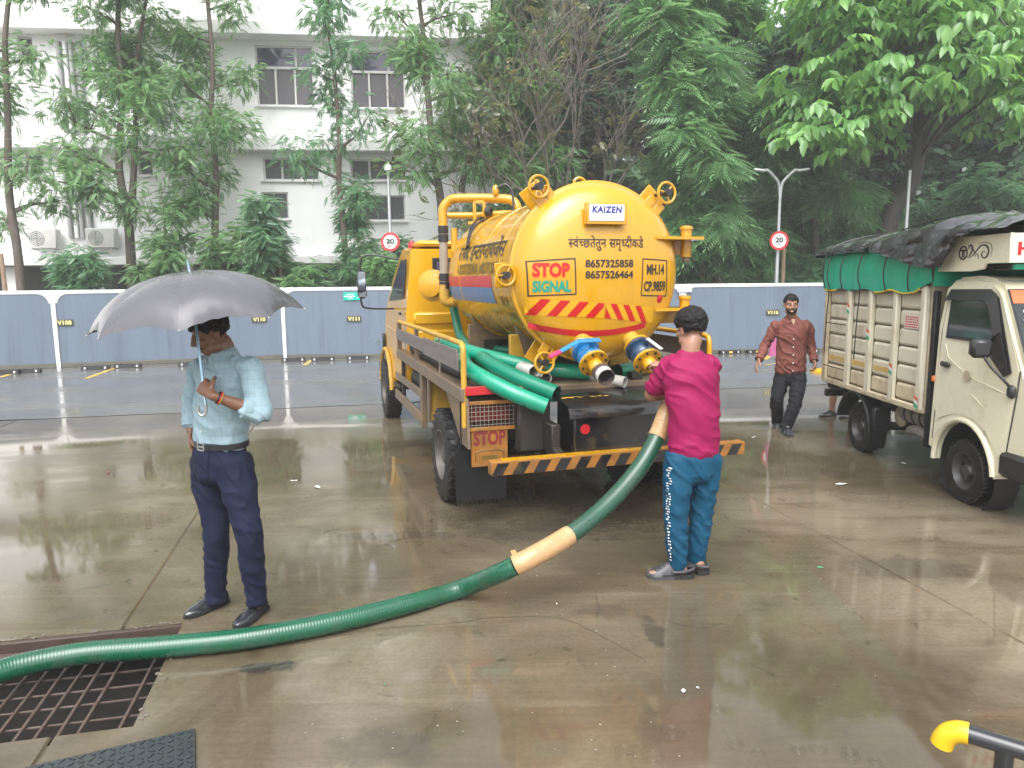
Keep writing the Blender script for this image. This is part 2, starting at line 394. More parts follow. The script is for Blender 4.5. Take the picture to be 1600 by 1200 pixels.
# text meshes -------------------------------------------------------
def text_geo(body, bold=0.0, shear=0.0, res=3, space=1.0):
    """list of verts/faces of flat text, centred on the origin (x right, y up)"""
    cu = bpy.data.curves.new('txt', 'FONT'); cu.body = body; cu.size = 1; cu.offset = bold; cu.shear = shear; cu.resolution_u = res; cu.space_character = space; cu.fill_mode = 'FRONT'
    o = bpy.data.objects.new('txt', cu); C.objects.link(o)
    dg = bpy.context.evaluated_depsgraph_get(); me = bpy.data.meshes.new_from_object(o.evaluated_get(dg))
    vs = [v.co.copy() for v in me.vertices]; fs = [tuple(p.vertices) for p in me.polygons]
    bpy.data.objects.remove(o); bpy.data.curves.remove(cu); bpy.data.meshes.remove(me)
    return vs, fs
def clip_left(vs, fs, xmax):
    bm = bmesh.new(); bv = [bm.verts.new(v) for v in vs]; bm.verts.ensure_lookup_table()
    for f in fs:
        try: bm.faces.new([bv[i] for i in f])
        except ValueError: pass
    bmesh.ops.bisect_plane(bm, geom=bm.verts[:]+bm.edges[:]+bm.faces[:], plane_co=(xmax, 0, 0), plane_no=(1, 0, 0), clear_outer=True)
    bm.verts.index_update(); r = [v.co.copy() for v in bm.verts], [tuple(v.index for v in f.verts) for f in bm.faces]; bm.free(); return r
def runs_geo(runs, bold=0.0):
    """Devanagari without shaping: a run ending in '/' is the half form of its letter"""
    V = []; Fc = []; x = 0
    for r in runs:
        half = r.endswith('/'); r = r.rstrip('/')
        if r == ' ': x += .3; continue
        vs, fs = text_geo(r, bold=bold); w = max(v.x for v in vs)
        if half: w = w*.66; vs, fs = clip_left(vs, fs, w); w -= .02
        n = len(V); V += [v+Vector((x, 0, 0)) for v in vs]; Fc += [tuple(i+n for i in f) for f in fs]; x += w+.005
    return V, Fc
def fit(geo, w, h, c=(0, 0)):
    vs, fs = geo; x0 = min(v.x for v in vs); x1 = max(v.x for v in vs); y0 = min(v.y for v in vs); y1 = max(v.y for v in vs)
    return [Vector(((v.x-(x0+x1)/2)/(x1-x0)*w+c[0], (v.y-(y0+y1)/2)/(y1-y0)*h+c[1], 0)) for v in vs], fs

MAT['black_paint'] = pmat('black_paint', (.02, .02, .02), .4, var=.2)
MAT['olive'] = pmat('olive_plate', (.06, .06, .045), .4, var=.2)
MAT['cream_letters'] = pmat('yellow_letters', (.75, .66, .25), .5, var=.05)
MAT['sign_green'] = pmat('sign_green', (.0, .42, .31), .35, var=.05)
MAT['sign_white'] = pmat('sign_white', (.85, .85, .85), .35, var=.02)
MAT['sign_red'] = pmat('sign_red', (.62, .03, .04), .35, var=.05)
MAT['lilac'] = pmat('lilac_card', (.62, .58, .80), .5, var=.05)
def plate(txt, uv, label):
    t = thing('bay_number_plate', label, 'number plate', wall_px(*uv)[0], wall_px(*uv)[1], 'parking bay number plates on the wall')
    MB().box((0, 0, 0), (.34, .012, .135), bev=.003).build('plate', MAT['olive'], t)
    v, f = fit(text_geo(txt, bold=.03), .28, .095)
    MB().add([(p.x, -.008, p.y) for p in v], f).build('lettering', MAT['cream_letters'], t, smooth=0)
for uv, txt, lb in (((101, 504), 'V108', 'number plate V108 on the wall beside the far left white post'), ((405, 499), 'V110', 'number plate V110 on the wall just right of the umbrella'),
                   ((553, 498), 'V111', 'number plate V111 on the wall below the green sign'), ((1207, 488), 'V116', 'number plate V116 on the wall behind the walking man')):
    plate(txt, uv, lb)
t = thing('wall_sign', 'small green notice board with white lettering on the wall', 'sign', *wall_px(551, 463))
MB().box((0, 0, 0), (.44, .014, .19), bev=.003).build('board', MAT['sign_green'], t)
mb = MB()
for k in range(3):
    mb.box((-.05, -.0085, .045-.045*k), ((.18, .22, .12)[k], .002, .018))
mb.bar((.12, -.0085, .05), (.19, -.0085, -.05), .002, .014); mb.bar((.19, -.0085, .05), (.12, -.0085, -.05), .002, .014)
mb.box((-.18, -.0085, 0), (.05, .002, .02))
mb.build('lettering', MAT['sign_white'], t)
t = thing('notice_card', 'small pale lilac notice on the white post behind the tank', 'sign', *wall_px(1069, 451, -.05))
MB().box((0, 0, 0), (.36, .01, .17), bev=.03).build('card', MAT['lilac'], t)
mb = MB()
for k in range(3): mb.box((0, -.007, .04-.035*k), (.26-.05*(k % 2), .002, .010))
mb.build('lettering', pmat('lilac_print', (.4, .36, .6), .5), t)

# ------------------------------------------------------------------ wheel stops and bay lines
MAT['rubber'] = pmat('black_rubber', (.009, .009, .010), .45, var=.3, scale=20, bump=.2, spec=.3)
MAT['yellow_mark'] = pmat('road_yellow', (.55, .36, .05), .45, var=.2, scale=12, dirt=(.15, .13, .1), damt=.4)
MAT['refl_white'] = pmat('reflector_white', (.42, .44, .46), .3, var=.05)
def gnd_px(u, v, z=0.0):
    d = fwd+camx*((u-800)/F_PX)+camy*((600-v)/F_PX); t = (z-EYE)/d.z
    return Vector((0, 0, EYE))+d*t
def stop(p, col):
    t = thing('wheel_stop', 'x', 'wheel stop', (p.x, p.y, .004), GA, 'black rubber wheel stops along the wall')
    L = .55; pr = [(-.075, 0), (.075, 0), (.05, .085), (-.05, .085)]
    mb = MB(); mb.prism(pr, (-L/2, 0, 0), (0, 1, 0), (0, 0, 1), L); mb.build('block', MAT['rubber'], t)
    for x in (-.20, -.0, .20):
        w = .10 if x == 0 else .035
        mm = MAT['yellow_mark'] if (x == 0 and col) else (MAT['refl_white'] if (x or not col) else None)
        if x == 0 and not col: continue
        mb = MB(); mb.box((x, -.0645, .045), (w, .004, .05), rx=-.28); mb.build('reflector', mm, t)
    return t
stops = [(8, 583, 0), (42, 581, 0), (150, 576, 0), (200, 573, 0), (300, 570, 0), (459, 563, 0), (505, 562, 0), (560, 560, 0), (1140, 551, 1), (1182, 550, 1), (1262, 549, 1)]
descr = ['wheel stop at the far left edge against the wall', 'second wheel stop from the left by the yellow bay line', 'left wheel stop of the pair under the umbrella canopy', 'right wheel stop of the pair under the umbrella canopy',
         'wheel stop behind the umbrella man', 'wheel stop just right of the umbrella man at the post', 'wheel stop on the right of the yellow line below plate V111', 'wheel stop beside the yellow truck cab front',
         'yellow marked wheel stop right of the kneeling valve end of the truck', 'yellow marked wheel stop left of the walking man', 'yellow marked wheel stop between walking man and cream truck']
descr[8] = 'yellow marked wheel stop right of the man in the pink shirt'
for (u, v, c), d in zip(stops, descr):
    p = gnd_px(u, v+2); t = stop(p, c); t['label'] = 'black rubber '+d if not c else 'black and '+d
def line(u0, v0, u1, v1, w, label):
    a = gnd_px(u0, v0); b_ = gnd_px(u1, v1); d = (b_-a); n = Vector((-d.y, d.x, 0)).normalized()*w/2
    mb = MB(); mb.add([a-n+Vector((0, 0, .008)), b_-n+Vector((0, 0, .008)), b_+n+Vector((0, 0, .008)), a+n+Vector((0, 0, .008))], [(0, 1, 2, 3)])
    o = mb.build('bay_line', MAT['yellow_mark'], smooth=0); tag(o, kind='structure')
line(134, 592, 178, 576, .10, ''); line(476, 571, 487, 563, .10, ''); line(0, 590, 20, 584, .1, ''); line(1196, 562, 1206, 553, .1, ''); line(1195, 571, 1225, 566, .06, '')

# ------------------------------------------------------------------ drain pit with grate
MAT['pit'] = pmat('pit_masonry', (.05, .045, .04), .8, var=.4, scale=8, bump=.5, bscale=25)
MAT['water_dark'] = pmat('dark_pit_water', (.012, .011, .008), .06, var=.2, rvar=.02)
MAT['rust'] = pmat('rusty_steel', (.075, .05, .041), .6, var=.4, scale=18, dirt=(.13, .105, .095), damt=.4, dscale=12, bump=.3, bscale=80)
MAT['rust_dk'] = pmat('dark_rusty_steel', (.055, .035, .028), .55, var=.35, scale=18, bump=.3, bscale=60)
s0, s1, t0, t1 = PIT
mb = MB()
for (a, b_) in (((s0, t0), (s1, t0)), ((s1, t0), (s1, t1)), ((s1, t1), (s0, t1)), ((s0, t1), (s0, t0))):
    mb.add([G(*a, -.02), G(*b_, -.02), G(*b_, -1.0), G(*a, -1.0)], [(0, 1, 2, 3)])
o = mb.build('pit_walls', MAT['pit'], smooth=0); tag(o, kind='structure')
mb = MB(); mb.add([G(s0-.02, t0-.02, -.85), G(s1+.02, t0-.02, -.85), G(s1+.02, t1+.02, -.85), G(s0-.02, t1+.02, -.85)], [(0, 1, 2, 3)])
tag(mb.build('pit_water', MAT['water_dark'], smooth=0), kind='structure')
gr = thing('drain_grate', 'rusty steel bar grate over the open drain pit under the green hose', 'grate', G(s0, t0, -.045), GA)
W, D = s1-s0, t1-t0; ZG = -.02
MB().bar((.0, D-.022, -.006), (W, D-.022, -.006), .03, .10, bev=.004).build('frame_bar', MAT['rust_dk'], gr)
MB().box((W/2, D-.105, ZG), (W, .13, .022), bev=.003).build('frame_bar', MAT['rust'], gr)
MB().box((W-.012, D/2-.08, -.03), (.02, D-.18, .03), bev=.003).build('frame_bar', MAT['rust_dk'], gr)
MB().box((W/2, .012, -.03), (W-.05, .02, .03), bev=.003).build('frame_bar', MAT['rust_dk'], gr)
xs = [W-.08-.0855*k-(.08 if k > 0 else 0) for k in range(19)]
for x in xs:
    if x < .05: continue
    e = random.uniform(-.006, .006)
    MB().bar((x+e, .0, ZG+.012), (x-e, D-.16, ZG+.012), .0145, .014, bev=.004).build('grate_bar', MAT['rust'], gr)
for k in range(5):
    y = .07+.14*k
    MB().bar((.0, y, ZG-.006), (W-.02, y+random.uniform(-.006, .006), ZG-.006), .011, .011, bev=.003).build('cross_bar', MAT['rust'], gr)
# broken concrete lip and mud round the pit
MAT['rubble'] = pmat('crumbled_concrete', (.13, .115, .09), .75, var=.35, scale=20, bump=.6, bscale=60)
mb = MB()
for k in range(110):
    q = random.random()
    if q < .55: s, tt = random.uniform(s0, s1), t1+random.uniform(-.01, .035)
    elif q < .85: s, tt = s1+random.uniform(-.015, .05), random.uniform(t0, t1-.15)
    else: s, tt = random.uniform(s0, s1), t1-.11+random.uniform(-.05, .05)
    z = .002 if q < .85 else -.05
    r = random.uniform(.003, .011)
    mb.ball(G(s, tt, z), r, 5, 3, sc=(random.uniform(.8, 1.8), random.uniform(.8, 1.4), random.uniform(.4, .8)))
tag(mb.build('broken_concrete_crumbs', MAT['rubble'], smooth=0), 'crumbled concrete crumbs along the edge of the pit', 'rubble', kind='stuff')
# chequer plate cover lying in front
MAT['chequer'] = pmat('wet_chequer_steel', (.06, .072, .078), .28, metal=.6, var=.25, scale=9, dirt=(.10, .09, .07), damt=.35, dscale=6)
ck = thing('checker_plate', 'dark steel checker plate cover lying at the bottom left corner', 'metal plate', (-1.363, 2.897, .006), R(23.5))
mb = MB(); mb.box((-.55, -.36, .005), (1.1, .72, .01), bev=.002); mb.build('plate', MAT['chequer'], ck)
mb = MB()
for i in range(30):
    for j in range(20):
        x = -.02-.036*i; y = -.02-.036*j
        if x < -1.08 or y < -.70: continue
        mb.box((x, y, .0115), (.026, .008, .004), rz=(PI/4 if (i+j) % 2 else -PI/4))
mb.build('raised_tread', MAT['chequer'], ck)['kind'] = 'stuff'

# fine cracks in the slabs
MAT['crack'] = pmat('crack_dirt', (.035, .028, .02), .6, var=.3)
for pts in ([(425, 1012), (500, 1000), (580, 984), (690, 975), (790, 964), (880, 967), (960, 1005), (1010, 1032)], [(930, 925), (936, 948), (934, 965)]):
    P_ = smooth_path([gnd_px(u, v, .0012) for u, v in pts], 8); mb = MB(); N_ = len(P_); vs = []
    for i, p in enumerate(P_):
        d = (P_[min(i+1, N_-1)]-P_[max(i-1, 0)]).normalized(); n_ = Vector((-d.y, d.x, 0)); j = noise.noise(p*9)*.012+noise.noise(p*31)*.006; w = .0012*(1.2+noise.noise(p*17)); vs += [p+n_*(j-w), p+n_*(j+w)]
    mb.add(vs, [(2*i, 2*i+2, 2*i+3, 2*i+1) for i in range(N_-1)]); o = mb.build('crack', MAT['crack'], smooth=0); tag(o, kind='structure')
# ------------------------------------------------------------------ white building beyond the wall
MAT['render_white'] = pmat('white_wall_render', (.88, .885, .89), .6, var=.03, scale=1.5, dirt=(.66, .66, .64), damt=.2, dscale=1.2, stretch=(1, 1, .35))
MAT['ledge_white'] = pmat('ledge_white', (.78, .78, .78), .6, var=.05, dirt=(.5, .49, .46), damt=.25, dscale=2, stretch=(1, 1, .5))
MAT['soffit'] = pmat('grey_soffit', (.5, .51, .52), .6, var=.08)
MAT['frame'] = pmat('window_frame', (.62, .60, .60), .4, var=.05)
MAT['pane'] = pmat('tinted_pane', (.055, .05, .10), .06, var=.2, scale=2, rvar=.02, spec=.8)
MAT['blind'] = pmat('grey_blind', (.105, .098, .112), .5, var=.15, scale=4)
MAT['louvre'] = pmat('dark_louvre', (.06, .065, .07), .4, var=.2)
MAT['pipe_grey'] = pmat('grey_drainpipe', (.42, .42, .43), .5, var=.1)
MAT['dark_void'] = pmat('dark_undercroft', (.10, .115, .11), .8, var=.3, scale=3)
BA = math.atan(.105); BO = Vector((0, 23.4, 0))
bld = thing('white_building', 'white three storey building with tinted windows and ledges behind the trees', 'building', BO, BA)
bx = Vector((math.cos(BA), math.sin(BA), 0)); by = Vector((-math.sin(BA), math.cos(BA), 0))
def B_px(u, v, off=0.0):
    """building coordinates (x along the front, z) of a point seen at u,v on its front"""
    d = fwd+camx*((u-800)/F_PX)+camy*((600-v)/F_PX); p0 = Vector((0, 0, EYE))
    t = ((BO+by*off-p0).dot(by))/d.dot(by); p = p0+d*t-BO
    return p.dot(bx), p.z
XR = B_px(769, 240)[0]; XL = -24.0
Z1 = B_px(560, 412)[1]; Z2 = B_px(560, 240)[1]; Z3 = B_px(560, 66)[1]; ZT = Z3+2.1
# windows: (u0,v0,u1,v1, kind)
wins = [(397, 70, 492, 166, 'big'), (546, 78, 634, 170, 'big'), (26, 56, 53, 92, 'plain'), (214, 244, 240, 274, 'plain'), (260, 243, 296, 279, 'louvre'), (410, 246, 499, 282, 'wide'), (547, 248, 636, 282, 'wide'), (40, 240, 70, 274, 'plain'),
        (408, 300, 452, 342, 'plain'), (545, 305, 634, 345, 'plain')]
rects = []
for u0, v0, u1, v1, k in wins:
    xa, zb = B_px(u0, v0); xb, za = B_px(u1, v1); rects.append((xa, xb, za, zb, k))
# front wall with real openings: bands between sorted z edges
def wall_with_holes(x0, x1, z0, z1, rs):
    mb = MB(); xs_ = sorted({x0, x1, *[r[0] for r in rs], *[r[1] for r in rs]}); zs_ = sorted({z0, z1, *[r[2] for r in rs], *[r[3] for r in rs]})
    for i in range(len(xs_)-1):
        for j in range(len(zs_)-1):
            cx, cz = (xs_[i]+xs_[i+1])/2, (zs_[j]+zs_[j+1])/2
            if any(r[0] < cx < r[1] and r[2] < cz < r[3] for r in rs): continue
            if not (x0 < cx < x1 and z0 < cz < z1): continue
            mb.quad((xs_[i], 0, zs_[j]), (xs_[i+1], 0, zs_[j]), (xs_[i+1], 0, zs_[j+1]), (xs_[i], 0, zs_[j+1]))
    for a, b_, c, d, *_ in rs:
        mb.quad((a, 0, c), (a, .25, c), (a, .25, d), (a, 0, d)); mb.quad((b_, 0, d), (b_, .25, d), (b_, .25, c), (b_, 0, c))
        mb.quad((a, 0, d), (a, .25, d), (b_, .25, d), (b_, 0, d)); mb.quad((b_, 0, c), (b_, .25, c), (a, .25, c), (a, 0, c))
    return mb
wall_with_holes(XL, XR, Z1, ZT, rects).build('wall', MAT['render_white'], bld, smooth=0)
mb = MB(); mb.quad((XR, 0, Z1), (XR, 12, Z1), (XR, 12, ZT), (XR, 0, ZT)); mb.quad((XL, 0, ZT), (XR, 0, ZT), (XR, 12, ZT), (XL, 12, ZT))
mb.quad((XL, 12, 0), (XL, 12, ZT), (XR, 12, ZT), (XR, 12, 0)); mb.build('wall', MAT['render_white'], bld, smooth=0)
for z, d, hh in ((Z3+.19, .55, .38), (Z2+.17, .5, .34), (Z1+.12, .35, .24), (ZT+.08, .35, .16)):
    MB().box(((XL+XR)/2, -d/2+.001, z), (XR-XL+.2, d, hh), bev=.02).build('ledge', MAT['ledge_white'], bld)
for (a, b_, c, d, k) in rects:
    w, h = b_-a, d-c
    f = MB(); ft = .05
    f.box(((a+b_)/2, .10, d-ft/2), (w, .06, ft)); f.box(((a+b_)/2, .10, c+ft/2), (w, .06, ft))
    f.box((a+ft/2, .10, (c+d)/2), (ft, .06, h-2*ft)); f.box((b_-ft/2, .10, (c+d)/2), (ft, .06, h-2*ft))
    panes = []
    if k == 'big':
        zm = c+h*.64
        f.box(((a+b_)/2, .098, zm), (w-2*ft, .07, .07))
        for q in (1/3, 2/3): f.box((a+w*q, .096, (c+zm)/2), (.05, .06, zm-c-.08))
        f.box((a+w*.70, .096, (zm+d)/2), (.05, .06, d-zm-.08))
        for q in range(3): panes.append((a+w*q/3+.03, a+w*(q+1)/3-.03, c+.04, zm-.03, 'blind'))
        panes.append((a+.05, a+w*.70-.02, zm+.03, d-.05, 'pane')); panes.append((a+w*.70+.02, b_-.05, zm+.03, d-.05, 'pane'))
    elif k == 'wide':
        for q in (1/3, 2/3): f.box((a+w*q, .096, (c+d)/2), (.05, .06, h-2*ft))
        for q in range(3): panes.append((a+w*q/3+.03, a+w*(q+1)/3-.03, c+.05, d-.05, 'louvre'))
    else:
        panes.append((a+.05, b_-.05, c+.05, d-.05, 'louvre'))
    fo = f.build('window', MAT['frame'], bld, smooth=0)
    for (pa, pb, pc, pd, mm) in panes:
        MB().box(((pa+pb)/2, .12, (pc+pd)/2), (pb-pa, .02, pd-pc)).build('pane', MAT[mm], fo, smooth=0)
    if k == 'louvre':
        for q in range(6): MB().box(((a+b_)/2, .09, c+.08+(h-.14)*q/5), (w-.10, .05, .012), rx=.6).build('louvre_blade', MAT['frame'], fo, smooth=0)
    MB().box(((a+b_)/2, -.04, c-.03), (w+.14, .12, .05), bev=.008).build('sill', MAT['ledge_white'], bld)
# recessed drainpipe bays
for (u0, u1, vt, vb) in ((88, 128, 66, 208), (97, 137, 243, 372)):
    xa = B_px(u0, vt)[0]; xb = B_px(u1, vt)[0]; zt = B_px(u0, vt)[1]; zb = B_px(u0, vb)[1]
    MB().box(((xa+xb)/2, -.03, (zt+zb)/2), (xb-xa, .06, zt-zb)).build('service_panel', MAT['pipe_grey'], bld, smooth=0)
    for q in (.12, .38, .60, .9):
        MB().cyl((xa+(xb-xa)*q, -.12, zb), (xa+(xb-xa)*q, -.12, zt), .06, n=8).build('drainpipe', (MAT['render_white'] if q in (.38,) else MAT['pipe_grey']), bld)
# open ground floor
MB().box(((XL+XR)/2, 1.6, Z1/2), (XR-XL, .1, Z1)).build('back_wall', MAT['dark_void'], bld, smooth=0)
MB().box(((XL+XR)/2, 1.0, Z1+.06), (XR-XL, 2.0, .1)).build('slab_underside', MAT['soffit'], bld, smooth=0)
for u in (10, 150, 290, 440, 560, 690):
    x = B_px(u, 430)[0]; MB().box((x, .3, Z1/2), (.42, .42, Z1), bev=.02).build('column', MAT['ledge_white'], bld)
MAT['shutter_blue'] = pmat('blue_shutter', (.07, .13, .27), .5, var=.2)
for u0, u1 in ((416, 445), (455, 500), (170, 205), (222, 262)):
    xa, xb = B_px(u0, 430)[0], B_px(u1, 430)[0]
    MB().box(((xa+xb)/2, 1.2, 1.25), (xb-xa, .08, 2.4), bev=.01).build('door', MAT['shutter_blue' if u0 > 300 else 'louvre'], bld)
# air conditioners hung on the facade
MAT['ac'] = pmat('ac_casing', (.62, .62, .60), .45, var=.06, dirt=(.35, .33, .3), damt=.3)
def ac(u, v, lab):
    x, z = B_px(u, v); t = thing('air_conditioner', lab, 'air conditioner', BO+bx*x+by*(-.25)+Vector((0, 0, z-.28)), BA, 'air conditioners on the white building')
    MB().box((0, 0, .28), (.80, .32, .56), bev=.02).build('casing', MAT['ac'], t)
    mb = MB()
    for q in range(4): mb.torus((-.12, -.165, .28), (0, 1, 0), .05+.05*q, .006, 20, 5)
    mb.bar((-.33, -.165, .28), (.09, -.165, .28), .006, .006); mb.bar((-.12, -.165, .07), (-.12, -.165, .49), .006, .006)
    mb.build('fan_grille', MAT['louvre'], t)
    for sx in (-.3, .3): MB().box((sx, .07, -.02), (.04, .34, .03)).build('bracket', MAT['pipe_grey'], t)
ac(76, 374, 'air conditioner low on the white building left of the drainpipes'); ac(166, 373, 'air conditioner low on the white building right of the drainpipes'); ac(430, 392, 'air conditioner just above the lowest ledge behind the umbrella')

# ------------------------------------------------------------------ street lamps and speed signs behind the wall
MAT['galv'] = pmat('galvanised_steel', (.52, .54, .56), .38, metal=.5, var=.08)
MAT['lamp_head'] = pmat('lamp_head', (.72, .74, .76), .4, var=.05)
MAT['wood'] = pmat('timber_post', (.28, .19, .13), .7, var=.25, scale=10, stretch=(4, 4, .5))
def at_depth(u, v, y):
    d = fwd+camx*((u-800)/F_PX)+camy*((600-v)/F_PX); return Vector((0, 0, EYE))+d*(y/d.y)
def speed_sign(p, lab, facing=0.0):
    t = thing('speed_sign', lab, 'speed sign', p, facing, 'round speed limit signs')
    MB().lathe([(0, 0), (.235, 0), (.235, .02), (0, .02)], (0, 0, 0), (0, -1, 0), 36).build('plate', MAT['sign_white'], t)
    MB().lathe([(.178, .0215), (.178, .024), (.236, .024), (.236, .0)], (0, 0, 0), (0, -1, 0), 40).build('red_ring', MAT['sign_red'], t)
    v, f = fit(text_geo('20', bold=.04), .20, .135, (0, .015)); MB().add([(q.x, -.0235, q.y) for q in v], f).build('number', MAT['black_paint'], t, smooth=0)
    v, f = fit(text_geo('KM/H', bold=.02), .13, .034, (0, -.10)); MB().add([(q.x, -.0235, q.y) for q in v], f).build('lettering', MAT['black_paint'], t, smooth=0)
    v, f = fit(text_geo('SPEED', bold=.01), .11, .026, (0, .122)); MB().add([(q.x, -.0235, q.y) for q in v], f).build('lettering', MAT['black_paint'], t, smooth=0)
    MB().box((0, .03, 0), (.08, .06, .06)).build('clamp', MAT['galv'], t)
def pole(p, top, r=.055): return MB().tube([(0, 0, 0), (0, 0, top*.4), (0, 0, top)], [r, r*.92, r*.7], 12)
# single post lamp left of the cab
p = at_depth(612, 440, 19.2); p.z = 0; top = at_depth(610, 268, 19.2).z
t = thing('street_lamp', 'single grey post lamp above the cab of the yellow truck', 'street lamp', p, 0, 'street lamps behind the wall')
pole(p, top).build('pole', MAT['galv'], t)
MB().lathe([(.04, 0), (.09, .03), (.10, .12), (.06, .16), (.03, .18), (0, .185)], (0, 0, top), (0, 0, 1), 16).build('lamp_head', MAT['lamp_head'], t)
q = at_depth(610, 378, 19.05); speed_sign(q, 'round 20 speed sign partly behind the yellow cab roof')
# double arm lamp right
p = at_depth(1213, 440, 19.0); p.z = 0; top = at_depth(1222, 310, 19.0).z
t = thing('street_lamp', 'double armed curved street lamp beside the right speed sign', 'street lamp', p, 0, 'street lamps behind the wall')
pole(p, top).build('pole', MAT['galv'], t)
zt = at_depth(1200, 266, 19.0).z
for s in (-1, 1):
    pts = smooth_path([(0, 0, top-.02), (s*.04, 0, top+.35), (s*.17, -.02, zt-.16), (s*.32, -.03, zt-.02), (s*.42, -.03, zt)], 5)
    MB().tube(pts, .04, 10).build('arm', MAT['galv'], t)
    MB().box((s*.55, -.03, zt+.0), (.30, .13, .06), bev=.025, ry=-s*.12).build('lamp_head', MAT['lamp_head'], t)
q = at_depth(1217, 376, 18.85); speed_sign(q, 'round 20 speed sign on the double armed lamp post')
p = at_depth(1410, 440, 19.9); p.z = 0; top = at_depth(1409, 268, 19.9).z
t = thing('street_lamp', 'plain grey pole rising behind the tarpaulin of the cream truck', 'street lamp', p, 0, 'street lamps behind the wall')
pole(p, top, .06).build('pole', MAT['galv'], t); MB().ball((0, 0, top), .05, 10, 6).build('cap', MAT['galv'], t)
def stake(u, v0, v1, y, lab):
    a = at_depth(u, v0, y); t = thing('timber_stake', lab, 'stake', (a.x, a.y, 0), 0, 'timber stakes between the trees')
    MB().tube([(0, 0, 0), (.01, 0, a.z*.5), (-.01, 0, a.z)], .05, 8).build('post', MAT['wood'], t)
stake(1226, 366, 445, 19.4, 'brown timber stake right beside the double armed lamp post'); stake(1098, 392, 445, 20, 'brown timber stake behind the right edge of the yellow tank')
stake(343, 390, 445, 19.4, 'brown timber stake above the tip of the umbrella'); stake(2, 396, 455, 17.4, 'brown timber stake at the far left edge of the wall')

# ------------------------------------------------------------------ trees
def leaf_mat(name, dark, light, rough=.30, trans=.42):
    m = bpy.data.materials.new(name); m.use_nodes = True; N = m.node_tree.nodes; L = m.node_tree.links; b = N['Principled BSDF']
    at = N.new('ShaderNodeAttribute'); at.attribute_name = 'leafvar'
    mx = N.new('ShaderNodeMix'); mx.data_type = 'RGBA'; mx.inputs['A'].default_value = (*dark, 1); mx.inputs['B'].default_value = (*light, 1)
    L.new(at.outputs['Fac'], mx.inputs['Factor']); L.new(mx.outputs['Result'], b.inputs['Base Color'])
    b.inputs['Roughness'].default_value = rough; b.inputs['Specular IOR Level'].default_value = .65
    tl = N.new('ShaderNodeBsdfTranslucent'); hv = N.new('ShaderNodeHueSaturation'); hv.inputs['Value'].default_value = 1.7; hv.inputs['Saturation'].default_value = 1.1; hv.inputs['Hue'].default_value = .48
    L.new(mx.outputs['Result'], hv.inputs['Color']); L.new(hv.outputs[0], tl.inputs['Color'])
    ms = N.new('ShaderNodeMixShader'); ms.inputs[0].default_value = trans
    L.new(b.outputs[0], ms.inputs[1]); L.new(tl.outputs[0], ms.inputs[2]); L.new(ms.outputs[0], N['Material Output'].inputs['Surface'])
    return m
MAT['leaf_fresh'] = leaf_mat('fresh_feathery_leaf', (.065, .15, .07), (.23, .40, .17))
MAT['leaf_mid'] = leaf_mat('mid_feathery_leaf', (.06, .15, .09), (.19, .35, .18))
MAT['leaf_fern'] = leaf_mat('fern_leaf', (.08, .19, .09), (.24, .42, .19))
MAT['leaf_broad'] = leaf_mat('broad_leaf', (.055, .16, .055), (.24, .46, .14), rough=.3)
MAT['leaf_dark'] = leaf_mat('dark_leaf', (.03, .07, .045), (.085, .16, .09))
MAT['leaf_far'] = leaf_mat('far_leaf', (.09, .16, .10), (.21, .33, .18))
MAT['leaf_dry'] = leaf_mat('sparse_olive_leaf', (.07, .085, .035), (.16, .17, .07))
MAT['bark'] = pmat('grey_brown_bark', (.10, .078, .062), .75, var=.35, scale=14, stretch=(3, 3, .6), bump=.8, bscale=30, dirt=(.17, .15, .13), damt=.3)
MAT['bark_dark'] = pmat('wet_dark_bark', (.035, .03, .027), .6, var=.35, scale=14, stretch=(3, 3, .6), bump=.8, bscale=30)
MAT['twig'] = pmat('bare_twig', (.17, .145, .128), .75, var=.3, scale=6)

def tmpl_pinnate(n=7, L=.225, l=.048, w=.018, droop=.4):
    """compound leaf: n pairs of leaflets and one at the tip; each a folded diamond"""
    V = []; T = []
    def leaflet(p, d, ll, ww):
        d = Vector(d).normalized(); s = d.cross(Vector((0, 0, 1))).normalized()*ww
        k = len(V); V.extend([p, p+d*ll*.45+s+Vector((0, 0, .004)), p+d*ll, p+d*ll*.45-s+Vector((0, 0, .004))]); T.append((k, k+1, k+2)); T.append((k, k+2, k+3))
    for i in range(n):
        t = (i+.6)/(n+.3); p = Vector((t*L, 0, -droop*L*t*t)); sc = .75+.5*math.sin(PI*min(1, t*1.05))
        for sd_ in (-1, 1): leaflet(p, (.55, sd_, -.28-.3*t), l*sc, w*sc)
    leaflet(Vector((L, 0, -droop*L)), (1, 0, -.5), l, w)
    return np.array([tuple(v) for v in V]), np.array(T)
def tmpl_bipinnate(n=9, L=.46, l=.145, w=.017, droop=.4):
    return tmpl_pinnate(n, L, l, w, droop)
def tmpl_ovate(L=.33, w=.082, droop=.35):
    V = [(0, 0, 0), (.12*L, .55*w, .01), (.12*L, -.55*w, .01), (.45*L, w, .02-.05*L*droop), (.45*L, 0, -.1*L*droop-.012), (.45*L, -w, .02-.05*L*droop), (.8*L, .6*w, -.3*L*droop), (.8*L, 0, -.42*L*droop-.01), (.8*L, -.6*w, -.3*L*droop), (1.02*L, 0, -.8*L*droop), (.12*L, 0, -.01)]
    T = [(0, 10, 1), (0, 2, 10), (1, 10, 4), (1, 4, 3), (10, 2, 5), (10, 5, 4), (3, 4, 7), (3, 7, 6), (4, 5, 8), (4, 8, 7), (6, 7, 9), (7, 8, 9)]
    return np.array(V), np.array(T)
TP_FINE = tmpl_pinnate(); TP_FERN = tmpl_bipinnate(); TP_OV = tmpl_ovate(); TP_SMALL = tmpl_pinnate(3, .22, .12, .045, .3)

